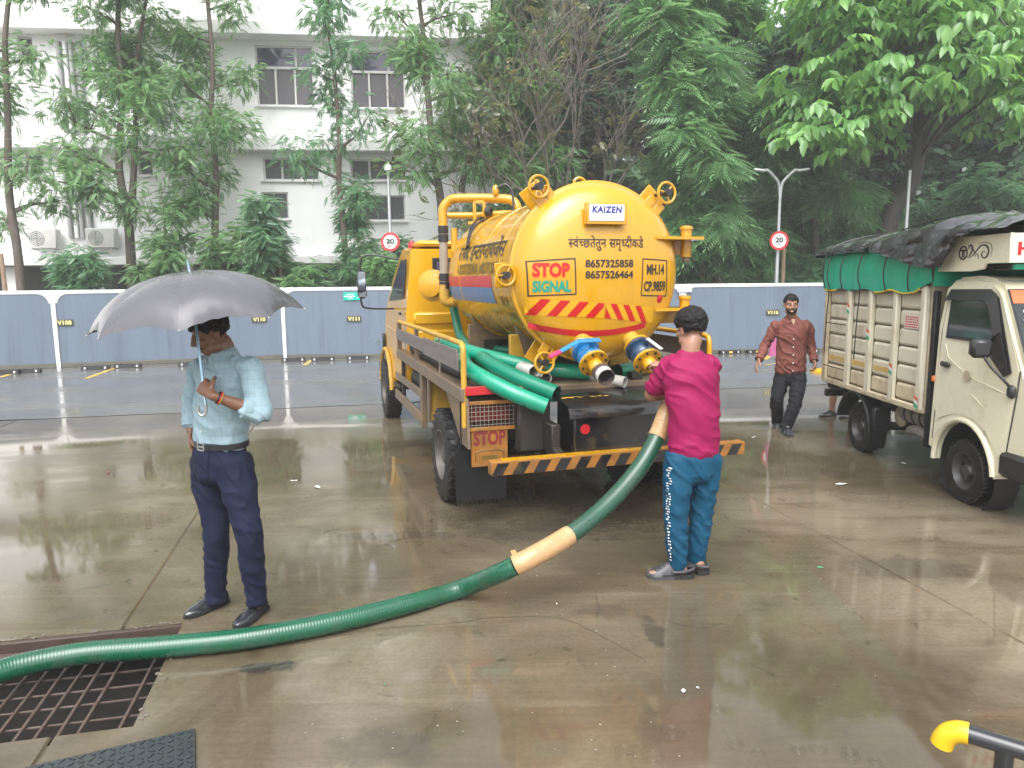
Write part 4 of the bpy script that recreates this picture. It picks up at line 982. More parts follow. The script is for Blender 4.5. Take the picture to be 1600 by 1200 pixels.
# rear left lights: red strip, cage, stop board
MB().box((-.895, -.80, 1.075), (.26, .02, .065), bev=.004).build('red_reflector_strip', MAT['redp'], TK)
MB().box((.895, -.80, 1.075), (.26, .02, .065), bev=.004).build('red_reflector_strip', MAT['redp'], TK)
MB().box((0, -.80, 1.055), (1.52, .02, .07), bev=.004).build('rear_edge_beam', MAT['brown_steel'], TK)
for s in (-1, 1):
    cx = s*.815
    cg = MB(); z0, z1, x0, x1 = .78, .98, cx-.195, cx+.195
    for a, b_ in (((x0, -.78, z0), (x1, -.78, z0)), ((x0, -.78, z1), (x1, -.78, z1)), ((x0, -.78, z0), (x0, -.78, z1)), ((x1, -.78, z0), (x1, -.78, z1))): cg.bar(a, b_, .028, .028, bev=.003)
    cgo = cg.build('lamp_cage', MAT['rusty_orange'], TK)
    mb = MB()
    for k in range(1, 12): mb.cyl((x0+(x1-x0)*k/12, -.79, z0), (x0+(x1-x0)*k/12, -.79, z1), .0019, n=5)
    for k in range(1, 6): mb.cyl((x0, -.792, z0+(z1-z0)*k/6), (x1, -.792, z0+(z1-z0)*k/6), .0019, n=5)
    mb.build('wire_mesh', MAT['strip_grey'], cgo)['kind'] = 'stuff'
    MB().box((cx, -.70, .88), (.33, .06, .13), bev=.02).build('tail_lamp', pmat('dark_red_lens', (.12, .012, .012), .2), cgo)
    MB().box((cx, -.66, .87), (.40, .02, .26)).build('back_plate', MAT['chassis'], cgo)
    mb = MB().box((s*.84, -.775, .635), (.285, .016, .29), bev=.003); bo = mb.build('stop_board', MAT['rusty_orange'], TK)
    v, f = fit(text_geo('STOP', bold=.035), .25, .115, (s*.84, .71)); MB().add([(p.x, -.786, p.y) for p in v], f).build('lettering', pmat('faded_red', (.17, .014, .016), .5, var=.3), bo, smooth=0)
    mb = MB()
    pts = [(s*.84-.11, -.785, .53), (s*.84-.11, -.785, .60), (s*.84-.06, -.785, .615), (s*.84+.06, -.785, .615), (s*.84+.11, -.785, .60), (s*.84+.11, -.785, .53)]
    mb.tube(pts, .004, 4); mb.box((s*.84, -.784, .56), (.12, .002, .03)); mb.build('painted_emblem', MAT['faded_blk'], bo)
    for xx in (-.10, .10): MB().box((s*.84+xx, -.783, .785), (.06, .02, .02), bev=.004).build('hinge', MAT['brown_steel'], bo)
    # mud flap with a sawtooth hem
    fx0, fx1 = s*.89-.20, s*.89+.20; n = 11
    poly = [(fx0, .60), (fx0, .24)]
    for k in range(n): poly += [(fx0+(fx1-fx0)*(k+.5)/n, .17), (fx0+(fx1-fx0)*(k+1)/n, .225 if k < n-1 else .24)]
    poly += [(fx1, .60)]
    MB().prism(poly, (0, -.70, 0), (1, 0, 0), (0, 0, 1), .008).build('mud_flap', MAT['rubber'], TK)
# left and right fenders over the rear wheels, side guards
for s in (-1, 1):
    x = s*1.02
    MB().prism([(.76, .58), (.76, 1.03), (.66, 1.03), (.70, .58)], (x+s*.012 if s < 0 else x, 0, 0), (0, 1, 0), (0, 0, 1), .02).build('fender_front', MAT['brown_steel'], TK)
    MB().box((s*.90, .73, .80), (.26, .02, .46), bev=.003).build('fender_front_flap', MAT['yel_worn'], TK)
    MB().prism([(.02, 1.02), (-.60, .645), (-.84, .645), (-.80, 1.02)][::-1], (x, 0, 0), (0, 1, 0), (0, 0, 1), .018).build('fender_rear', MAT['brown_steel'], TK)
    MB().box((s*.88, -.62, .82), (.30, .015, .36)).build('fender_back_plate', MAT['chassis'], TK)
    MB().bar((s*1.0, 3.05, .73), (s*1.0, 1.18, .755), .03, .085, bev=.006).build('side_guard_rail', MAT['brown_steel'], TK)
    MB().bar((s*1.0, 3.12, .49), (s*1.0, 1.28, .495), .03, .115, bev=.006).build('side_guard_rail', MAT['brown_steel'], TK)
    MB().box((s*.985, 1.24, .70), (.05, .12, .58), bev=.006).build('side_guard_post', MAT['brown_steel'], TK)
    MB().box((s*.985, 2.55, .75), (.04, .06, .55), bev=.006).build('side_guard_post', MAT['chassis'], TK)
MB().cyl((-.80, 1.55, .78), (-.80, 2.3, .78), .14, n=18).build('air_tank', MAT['chassis'], TK)
# rear toolbox with curved lid
pr = [(-.80, 1.05), (-1.14, 1.005), (-1.20, .985), (-1.235, .95), (-1.245, .905), (-1.236, .905), (-1.226, .945), (-1.195, .974), (-1.14, .992), (-.80, 1.035)]
MB().prism(pr, (-.37, 0, 0), (0, 1, 0), (0, 0, 1), 1.02).build('toolbox_lid', MAT['black_steel'], TK)
tb = MB().box((.13, -1.02, .795), (.90, .36, .36), bev=.01).build('toolbox', MAT['black_steel'], TK)
MB().lathe([(0, .006), (.034, .006), (.038, 0)], (-.235, -1.20, .815), (0, -1, 0), 24).build('round_reflector', MAT['redp'], tb)
for x in (-.16, .40): MB().cyl((x, -1.2, .93), (x, -1.21, .93), .012, n=8).build('bolt', MAT['chrome'], tb)
mb = MB()
for k in range(16): mb.ball((-.33+.022*k+random.uniform(-.01, .01), -.98-.05*random.random(), 1.02+.0), .016, 6, 4, sc=(1.6, .6, .35))
tag(mb.build('yellow_mud', MAT['yel_worn'], TK), kind='stuff')
MB().box((-.52, -.85, .80), (.26, .10, .40), bev=.02).build('hanger_bracket', MAT['chassis'], TK)
MB().box((.72, -.85, .80), (.26, .10, .40), bev=.02).build('hanger_bracket', MAT['chassis'], TK)
# striped bumper
bx0, bx1, bz0, bz1, byf = -.965, 1.05, .548, .648, -1.285
bu = MB().box(((bx0+bx1)/2, byf+.045, (bz0+bz1)/2), (bx1-bx0, .086, bz1-bz0-.0), bev=.004).build('bumper', MAT['rusty_orange'], TK)
mb = MB(); n = 13; sw = (bx1-bx0)/n; y = byf-.0015
for k in range(n):
    x = bx0+sw*k; lean = -.05
    a = [(x-lean*.9, bz1-.012), (x+sw*.55-lean*.9, bz1-.012), (x+sw*.55+lean*.1, bz0+.004), (x+lean*.1, bz0+.004)]
    a = [(min(bx1-.004, max(bx0+.004, q[0])), q[1]) for q in a]
    mb.add([(q[0], y, q[1]) for q in a], [(3, 2, 1, 0)])
mb.build('black_stripes', MAT['black_steel'], bu, smooth=0)['kind'] = 'stuff'
MB().box(((bx0+bx1)/2-.3, byf+.045, bz1+.0015), ((bx1-bx0)*.62, .084, .003)).build('fresh_yellow_top', MAT['yel'], bu)
for x in (-.42, .42): MB().bar((x, -1.2, .6), (x, -.78, .70), .06, .10, bev=.006).build('bumper_arm', MAT['chassis'], TK)

# ---- tank
def lathe_t(prof, n=72): return MB().lathe(prof, TC, (0, 1, 0), n)
RB = .635
tank = lathe_t([(0, 2.0), (.25, 1.985), (.45, 1.93), (.57, 1.84), (.62, 1.76), (RB, 1.68), (RB, 1.60), (RB, .5), (RB, -.62), (RB, -.66)]).build('tank', MAT['yel'], TK, smooth=35)
def ring(y0, y1, r): return lathe_t([(RB-.01, y0), (r-.012, y0), (r, y0+.008), (r, y1-.008), (r-.012, y1), (RB-.03, y1)])
ring(-.635, -.672, .672).build('rim_flange', MAT['yel'], tank)
lathe_t([(RB+.004, -.672), (RB+.004, -.70)]).build('gasket', MAT['black_plastic'], tank)
for _y in (.35, -.25): lathe_t([(RB-.01, _y-.012), (RB+.003, _y-.004), (RB+.003, _y+.004), (RB-.01, _y+.012)]).build('weld_seam', MAT['yel'], tank)
lathe_t([(RB-.02, 1.15), (RB+.006, 1.15), (RB+.006, 1.17), (RB-.02, 1.17)]).build('weld_band', MAT['yel'], tank)
DP = [(.690, -.700), (.694, -.706), (.694, -.752), (.688, -.760), (.672, -.765), (.664, -.795), (.650, -.830), (.622, -.868), (.585, -.898), (.54, -.922), (.46, -.950), (.36, -.974), (.24, -.992), (.12, -1.002), (0, -1.006)]
door = lathe_t([(.62, -.70)]+DP, 80).build('tank_door', MAT['yel'], TK, smooth=35)
def dome_y(r):
    r = abs(r); P_ = [q for q in DP if q[0] <= .66][::-1]
    for i in range(len(P_)-1):
        if P_[i][0] <= r <= P_[i+1][0]:
            t_ = (r-P_[i][0])/(P_[i+1][0]-P_[i][0]); return P_[i][1]+(P_[i+1][1]-P_[i][1])*t_
    return P_[-1][1]
def on_door(x, z, off=.003):
    return Vector((x, dome_y(math.hypot(x-TC.x, z-TC.z))-off, z))
def door_text(geo, name, mat, off=.004): return MB().add([on_door(v.x, v.y, off) for v in geo[0]], geo[1]).build(name, mat, door, smooth=0)
def door_patch(fn, nu, nv, name, mat, off=.003):
    mb = MB()
    def g(a, b_):
        x, z = fn(a, b_); return on_door(x, z, off)
    mb.grid(g, nu, nv); mb.f = [f[::-1] for f in mb.f]
    return mb.build(name, mat, door, smooth=0)
def frame_on_door(c4, w, name, mat):
    """outline through four corners"""
    mb = MB()
    for i in range(4):
        a = Vector((*c4[i], 0)); b_ = Vector((*c4[(i+1) % 4], 0)); d = (b_-a).normalized(); nn = Vector((-d.y, d.x, 0))*w/2; a = a-d*w/2; b_ = b_-d*w/2
        k = 10
        for j in range(k):
            p, q = a.lerp(b_, j/k), a.lerp(b_, (j+1)/k)
            mb.add([on_door(p.x-nn.x, p.y-nn.y), on_door(q.x-nn.x, q.y-nn.y), on_door(q.x+nn.x, q.y+nn.y), on_door(p.x+nn.x, p.y+nn.y)], [(3, 2, 1, 0)])
    return mb.build(name, mat, door, smooth=0)
# lettering of the door (the places are measured on the door's face)
frame_on_door([(-.560, 1.772), (-.225, 1.782), (-.235, 2.040), (-.575, 2.020)], .009, 'box_line', MAT['black_paint'])
door_text(fit(text_geo('STOP', bold=.05), .265, .105, (-.405, 1.958)), 'lettering', MAT['orange_letters'])
door_text(fit(text_geo('SIGNAL', bold=.045), .275, .085, (-.398, 1.840)), 'lettering', MAT['greenp'])
door_text(fit(text_geo('8657325858', bold=.028), .385, .058, (.035, 2.003)), 'lettering', MAT['black_paint'])
door_text(fit(text_geo('8657526464', bold=.028), .385, .058, (.035, 1.922)), 'lettering', MAT['black_paint'])
frame_on_door([(.305, 1.765), (.545, 1.755), (.540, 2.025), (.312, 2.037)], .008, 'box_line', MAT['black_paint'])
door_text(fit(text_geo('MH.14', bold=.035), .165, .078, (.430, 1.958)), 'lettering', MAT['black_paint'])
door_text(fit(text_geo('CP.9859', bold=.035), .205, .078, (.427, 1.832)), 'lettering', MAT['black_paint'])
door_text(fit(runs_geo(['स/', 'वं', 'च/', 'छतेतुन', ' ', 'समृ', 'ध/', 'दीकडे'], bold=.010), .60, .112, (.02, 2.150)), 'lettering', MAT['black_paint'])
# maker's plate
bk = MB().box((-.005, -1.005, 2.360), (.315, .05, .155), bev=.004).build('plate_holder', MAT['yel'], door)
MB().box((-.005, -1.0325, 2.365), (.275, .006, .118), bev=.002).build('plate', MAT['sign_white'], bk)
MAT['navy_print'] = pmat('navy_print', (.02, .03, .22), .4)
v, f = fit(text_geo('KAIZEN', bold=.055, shear=.10, space=1.15), .235, .048, (-.005, 2.387)); MB().add([(p.x, -1.0365, p.y) for p in v], f).build('lettering', MAT['navy_print'], bk, smooth=0)
mb = MB()
for z, w in ((2.345, .23), (2.330, .16), (2.318, .24)): mb.box((-.005, -1.0365, z), (w, .001, .007))
mb.build('fine_print', MAT['lilac'], bk, smooth=0)
# red and yellow chevron tape, red band
def chev(x0, x1, nb, lean, zt, zb, slope):
    w = (x1-x0)/nb
    for k in range(nb):
        def fn(a, b_, k=k):
            x = x0+w*(k+a*.5)+lean*(b_); x = min(max(x, x0), x1); z0_ = zb(x); z1_ = zt(x); return x, z0_+(z1_-z0_)*b_
        door_patch(fn, 4, 6, 'red_chevron', MAT['redtape'], .0045)
    def bg(a, b_):
        x = x0+(x1-x0)*a; return x, zb(x)+(zt(x)-zb(x))*b_
    door_patch(bg, 20, 6, 'yellow_tape', MAT['yel_bright'], .003)
chev(-.572, -.005, 4, .095, lambda x: 1.757-.045*(x+.572)/.567, lambda x: 1.632-.03*(x+.572)/.567, 0)
chev(.01, .430, 4, -.07, lambda x: 1.712-.04*(x-.01)/.42, lambda x: 1.600-.05*(x-.01)/.42, 0)
door_patch(lambda a, b_: ((-.545+.915*a), (1.555-.062*math.sin(PI*a)**.8-.014*a)+.045*b_-.022), 26, 2, 'red_band', MAT['redp'], .003)
mb = MB(); mb.lathe([(0, .004), (.028, .003), (.032, 0)], on_door(.475, 1.735, .0), (.15, -1, -.15), 20); mb.build('round_reflector', MAT['redp'], door)
# hand-wheel clamps round the door
def handwheel(ang, r0, rad, lab=None, knob=False):
    dv = Vector((math.cos(ang), 0, math.sin(ang))); c = TC+dv*r0+Vector((0, -.80, 0)); tn = Vector((-dv.z, 0, dv.x))
    mb = MB()
    for s in (-.045, .045):
        mb.bar(TC+dv*.60+tn*s+Vector((0, -.60, 0)), TC+dv*(r0+.03)+tn*s*1.0+Vector((0, -.60, 0)), .02, .10, bev=.004, up=dv.cross(Vector((0, 1, 0))))
        mb.build('clamp_lug', MAT['yel'], TK); mb = MB()
        mb.bar(TC+dv*.64+tn*s+Vector((0, -.76, 0)), TC+dv*.76+tn*s+Vector((0, -.76, 0)), .02, .07, bev=.004, up=dv.cross(Vector((0, 1, 0)))); mb.build('clamp_jaw', MAT['yel'], TK); mb = MB()
    o = MB().cyl(TC+dv*r0+Vector((0, -.56, 0)), c, .014, n=8).build('clamp_bolt', MAT['chassis'], TK)
    a, u, v = basis(Vector((.12, -1, .05)))
    mb = MB(); mb.torus(c, a, rad, .0105, 30, 8)
    for k in range(3):
        t_ = 2*PI*k/3+ang; mb.cyl(c, c+u*(rad*math.cos(t_))+v*(rad*math.sin(t_)), .007, n=6)
    o2 = mb.build('hand_wheel', MAT['yel'], o)
    MB().cyl(c-a*.03, c+a*.03, .028, n=10).build('wheel_hub', MAT['black_plastic'], o)
handwheel(R(127), .79, .078); handwheel(R(47), .835, .078); handwheel(R(181), .735, .072); handwheel(R(237), .80, .078)
MB().tube(smooth_path([TC+Vector((-.14, -.66, .655)), TC+Vector((-.14, -.66, .70)), TC+Vector((-.10, -.66, .72)), TC+Vector((-.06, -.66, .70)), TC+Vector((-.06, -.66, .655))], 4), .012, 6).build('lifting_eye', MAT['yel'], tank)
# hinges on the right
for z in (2.185, 1.64):
    h = MB(); h.prism([(.44, -.955), (.86, -.93), (.90, -.86), (.86, -.70), (.70, -.66), (.64, -.80)][::1], (0, 0, z), (1, 0, 0), (0, 1, 0), .022); ho = h.build('hinge_arm', MAT['yel'], door)
    MB().cyl((.79, -.78, z-.13), (.79, -.78, z+.085), .042, n=16).lathe([(.052, 0), (.052, .02), (.03, .03), (0, .03)], (.79, -.78, z+.085), (0, 0, 1), 16).build('hinge_pin', MAT['yel'], ho)
    MB().cyl((.79, -.78, z-.165), (.79, -.78, z-.13), .03, n=12).build('pin_nut', MAT['brown_steel'], ho)
    MB().bar((.62, -.62, z-.05), (.80, -.74, z-.05), .03, .12, bev=.005).build('hinge_bracket', MAT['yel'], ho)
# saddles
for y in (1.30, -.22):
    for s in (-1, 1):
        mb = MB(); mb.box((s*.44+.03, y, 1.26), (.16 if y > 0 else .20, .05, .36), bev=.004); mb.build('saddle_post', MAT['brown_steel'] if y > 0 else MAT['yel_worn'], TK)
    MB().box((.03, y, 1.19), (.74, .05, .19), bev=.004).build('saddle_plate', MAT['chassis'], TK)
    mb = MB(); mb.prism([(math.cos(t_)*.645, math.sin(t_)*.645) for t_ in [PI+R(40)+R(100)*k/12 for k in range(13)]]+[(.42, -.66), (-.42, -.66)][::1], (TC.x, y+.03, TC.z), (1, 0, 0), (0, 0, 1), .06); mb.build('saddle_cradle', MAT['brown_steel'], TK)
for s in (-1, 1): MB().box((s*.40, .6, 1.12), (.10, 2.7, .06), bev=.005).build('sub_frame', MAT['chassis'], TK)
# painted bands and lettering on the side of the tank
def on_barrel(y, z, off=.004):
    a = math.asin(max(-1, min(1, (z-TC.z)/RB))); return Vector((TC.x-(RB+off)*math.cos(a), y, z)) + Vector((0, 0, off*math.sin(a)))
for z0, z1, mm, nm in ((1.825, 1.925, 'stripe_red', 'red_stripe'), (1.690, 1.824, 'stripe_blue', 'blue_stripe')):
    mb = MB(); mb.grid(lambda a, b_: on_barrel(1.66-1.68*a+(.0 if b_ else .0), z0+(z1-z0)*b_), 4, 6); mb.build(nm, MAT[mm], tank, smooth=60)
def side_text(geo, mat, off=.005): MB().add([on_barrel(-v.x, v.y, off) for v in geo[0]], geo[1]).build('lettering', mat, tank, smooth=0)
side_text(fit(runs_geo(['रायद', ' ', 'इ', 'न/', 'टर', 'प/', 'रायजेंस'], bold=.012), 1.62, .20, (-.47, 2.155)), MAT['black_paint'])
side_text(fit(text_geo('MOTTESWA MOTORS', bold=.025), 1.45, .10, (-.50, 1.990)), MAT['faded_blk'])
side_text(fit(text_geo('MH.14', bold=.025), .20, .085, (.30, 1.72)), MAT['faded_blk']); side_text(fit(text_geo('CP.9859', bold=.03), .24, .06, (.34, 1.60)), MAT['faded_blk'])
# pipes at the front left of the tank
MB().tube(smooth_path([(.08, 1.42, 2.50), (.08, 1.42, 2.62), (.05, 1.45, 2.69), (-.02, 1.49, 2.72), (-.25, 1.62, 2.735), (-.48, 1.74, 2.74), (-.56, 1.785, 2.72), (-.625, 1.80, 2.64), (-.63, 1.80, 2.52), (-.63, 1.80, 2.40)], 5), .048, 14).build('suction_pipe', MAT['yel'], TK)
MB().tube([(-.63, 1.80, 2.41), (-.63, 1.80, 1.80)], .046, 14).build('hose_sleeve', MAT['strip_grey'], TK)
MB().tube(smooth_path([(-.63, 1.80, 1.84), (-.63, 1.80, 1.70), (-.60, 1.80, 1.655), (-.5, 1.80, 1.65)], 4), .056, 14).build('pipe_elbow', MAT['yel_worn'], TK)
for z in (2.33, 2.42, 1.83, 1.92): MB().lathe([(.05, -.04), (.056, -.035), (.056, .035), (.05, .04)], (-.63, 1.80, z), (0, 0, 1), 14).build('pipe_clamp', MAT['black_plastic'], TK)
MB().tube([(-.52, 1.76, 2.43), (-.525, 1.76, 1.66)], .035, 12).build('side_pipe', MAT['yel'], TK)
MB().tube(smooth_path([(-.58, 1.77, 2.565), (-.3, 1.63, 2.56), (.0, 1.45, 2.57), (.12, 1.40, 2.54)], 5), .033, 12).build('lower_pipe', MAT['yel'], TK)
mb = MB()
for a, b_ in (((-.36, 1.5, 2.46), (-.36, 1.5, 2.68)), ((-.27, 1.45, 2.46), (-.27, 1.45, 2.68)), ((-.36, 1.5, 2.68), (-.27, 1.45, 2.68)), ((-.42, 1.53, 2.47), (-.02, 1.32, 2.50))): mb.bar(a, b_, .03, .03, bev=.003)
mb.build('valve_frame', MAT['yel'], TK)
MB().lathe([(.05, 0), (.05, .05), (.03, .06)], (-.25, 1.43, 2.58), (.6, -.5, 0), 14).build('pressure_gauge', MAT['black_plastic'], TK)
MB().ball((-.13, 1.50, 2.80), .045, 12, 8, sc=(.8, .8, 1.4)).build('relief_valve', MAT['yel'], TK)
for pts in ([(-.13, 1.48, 2.82), (-.04, 1.44, 2.86), (.02, 1.40, 2.78), (.02, 1.36, 2.62), (.0, 1.34, 2.52)], [(-.28, 1.42, 2.52), (-.36, 1.35, 2.50), (-.46, 1.25, 2.40), (-.53, 1.1, 2.28), (-.565, 1.0, 2.20)], [(-.25, 1.40, 2.50), (-.38, 1.28, 2.45), (-.50, 1.12, 2.34), (-.56, .98, 2.21)]):
    MB().tube(smooth_path(pts, 6), .012, 6).build('cable', MAT['black_plastic'], TK)
MB().lathe([(0, 0), (.16, 0), (.175, .01), (.175, .05), (.13, .06), (.12, .14), (.05, .16), (0, .16)], (-.70, 2.0, 1.83), (-.5, -.85, 0), 26).build('filter_drum', MAT['yel'], TK)

# ---- cab
def cab_body():
    bm = bmesh.new()
    arc = [(4.2+.53*math.cos(t_), .40+.53*math.sin(t_)) for t_ in [R(8)+R(164)*k/12 for k in range(13)]]
    prof = [(2.36, .70), (2.36, 1.50), (2.36, 2.24), (3.02, 2.275), (3.55, 1.98), (3.98, 1.64), (4.62, 1.42), (4.86, 1.15), (4.90, .62), (4.78, .50)]+arc+[(3.60, .62), (3.2, .62)]
    a = [bm.verts.new((-.96, y, z)) for y, z in prof]; b_ = [bm.verts.new((.96, y, z)) for y, z in prof]; n = len(prof)
    bm.faces.new(a); bm.faces.new(b_[::-1])
    for i in range(n): bm.faces.new((a[i], b_[i], b_[(i+1) % n], a[(i+1) % n]))
    for v in bm.verts:
        if v.co.z > 1.55: v.co.x *= 1-.075*(v.co.z-1.55)/.7
        if v.co.y > 4.0: v.co.x *= 1-.07*(v.co.y-4.0)/.9
    bmesh.ops.recalc_face_normals(bm, faces=bm.faces[:])
    es = [e for e in bm.edges if not (abs(e.verts[0].co.x-e.verts[1].co.x) < .1 and math.hypot(e.verts[0].co.y-4.2, e.verts[0].co.z-.4) < .56)]
    es = [e for e in es if len(e.link_faces) == 2 and e.calc_face_angle() > R(15)]
    bmesh.ops.bevel(bm, geom=es, offset=.055, segments=4, affect='EDGES', clamp_overlap=True)
    me = bpy.data.meshes.new('cab_body'); bm.to_mesh(me); bm.free(); me.materials.append(MAT['yel_bright']); me.shade_smooth(); me.set_sharp_from_angle(angle=R(35))
    o = bpy.data.objects.new('cab_body', me); C.objects.link(o); o.parent = TK; return o
cab = cab_body()
def cx_(z, y=3): return .96*(1-.075*max(0, z-1.55)/.7)*(1-.07*max(0, y-4.0)/.9)
def side_poly(pl, name, mat, off, th=.006, s=-1, parent=None):
    mb = MB(); vs = []
    for y, z in pl: vs.append(Vector((s*(cx_(z, y)+off), y, z)))
    n = len(vs); inn = [v-Vector((s*th, 0, 0)) for v in vs]
    f = list(range(n)) if s > 0 else list(range(n))[::-1]
    # orient: outward is s*x
    a = (vs[1]-vs[0]).cross(vs[2]-vs[0]).x*s
    fr = tuple(range(n)) if a > 0 else tuple(range(n))[::-1]
    mb.add(vs+inn, [fr]+[(i, (i+1) % n, n+(i+1) % n, n+i) for i in range(n)])
    return mb.build(name, mat, parent or cab, smooth=0)
for s in (-1, 1):
    dr = side_poly([(2.52, .72), (3.55, .72), (3.66, .98), (3.92, 1.12), (3.94, 1.60), (3.06, 2.17), (2.52, 2.17)], 'cab_door', MAT['yel_bright'], .006, .012, s)
    side_poly([(2.58, 1.68), (3.78, 1.62), (3.80, 1.66), (3.05, 2.13), (2.58, 2.13)], 'window_seal', MAT['black_plastic'], .010, .004, s, dr)
    side_poly([(2.64, 1.72), (3.18, 1.70), (3.18, 2.01), (3.03, 2.09), (2.64, 2.09)], 'window', MAT['pane'], .014, .005, s, dr)
    side_poly([(3.24, 1.70), (3.68, 1.68), (3.24, 1.97)], 'quarter_window', MAT['pane'], .014, .005, s, dr)
    MB().box((s*.99, 2.68, 1.50), (.025, .11, .035), bev=.008).build('door_handle', MAT['black_plastic'], dr)
    MB().box((s*1.012, 3.0, 1.285), (.012, 1.7, .02), bev=.004).build('body_crease', MAT['yel_bright'], cab)
    MB().tube([Vector((s*(.985), 4.2+.55*math.cos(t_), .40+.55*math.sin(t_))) for t_ in [R(5)+R(170)*k/14 for k in range(15)]], .028, 8).build('wheel_arch_lip', MAT['yel_worn'], cab)
    MB().box((s*.93, 4.75, 1.02), (.05, .10, .22), bev=.02).build('side_lamp', MAT['black_plastic'], cab)
    MB().box((s*.90, 3.3, .56), (.14, .50, .05), bev=.01).build('step', MAT['chassis'], cab)
    # mirror on its bent arm
    MB().tube(smooth_path([(s*.93, 3.05, 2.14), (s*1.25, 3.2, 2.20), (s*1.37, 3.22, 2.14), (s*1.38, 3.22, 1.9), (s*1.38, 3.22, 1.62), (s*1.30, 3.25, 1.55), (s*.96, 3.4, 1.53)], 5), .012, 8).build('mirror_arm', MAT['black_plastic'], cab)
    mi = MB().box((s*1.37, 3.19, 1.84), (.11, .07, .34), bev=.03, rz=s*.2).build('mirror', MAT['black_plastic'], cab)
    MB().box((s*1.372, 3.146, 1.84), (.085, .004, .30), bev=.001, rz=s*.2).build('mirror_glass', pmat('mirror_glass', (.55, .62, .70), .03, metal=1.0, var=0, rvar=.01), mi)
# rear face of the cab: window, ribs
MB().box((0, 2.355, 1.93), (1.30, .012, .42), bev=.005).build('rear_window_seal', MAT['black_plastic'], cab)
MB().box((0, 2.351, 1.93), (1.20, .012, .32), bev=.005).build('rear_window', MAT['pane'], cab)
for z, h in ((1.45, .14), (1.22, .20), (.95, .20)):
    for x in (-.62, 0, .62): MB().box((x, 2.356, z), (.52, .05, h), bev=.022).build('pressed_panel', MAT['yel_bright'], cab)
MB().box((0, 2.7, 2.30), (1.60, .66, .07), bev=.035).build('roof_panel', MAT['yel_bright'], cab)
MB().lathe([(.045, 0), (.045, .05), (.03, .08), (0, .09)], (-.78, 2.95, 2.27), (0, 0, 1), 12).build('marker_lamp', MAT['redp'], cab)
MB().lathe([(.045, 0), (.045, .05), (.03, .08), (0, .09)], (.78, 2.95, 2.27), (0, 0, 1), 12).build('marker_lamp', MAT['redp'], cab)
# windscreen, grille and lamps on the far side
mb = MB(); a = Vector((0, 3.02, 2.275)); b_ = Vector((0, 3.98, 1.64)); nn = Vector((0, b_.z-a.z, -(b_.y-a.y))).normalized()*-1
p0 = a.lerp(b_, .12)+nn*.012; p1 = a.lerp(b_, .93)+nn*.012
mb.quad(p0+Vector((-.80, 0, 0)), p1+Vector((-.86, 0, 0)), p1+Vector((.86, 0, 0)), p0+Vector((.80, 0, 0))); mb.build('windscreen', MAT['pane'], cab, smooth=0)
MB().box((0, 4.90, .98), (1.1, .03, .34), bev=.01).build('grille', MAT['black_plastic'], cab)
MB().box((0, 4.98, .62), (1.96, .12, .20), bev=.03).build('front_bumper', MAT['chassis'], cab)
for s in (-1, 1): MB().lathe([(0, .02), (.08, .015), (.09, 0)], (s*.70, 4.89, .98), (0, 1, 0), 20).build('headlight', MAT['refl_white'], cab)

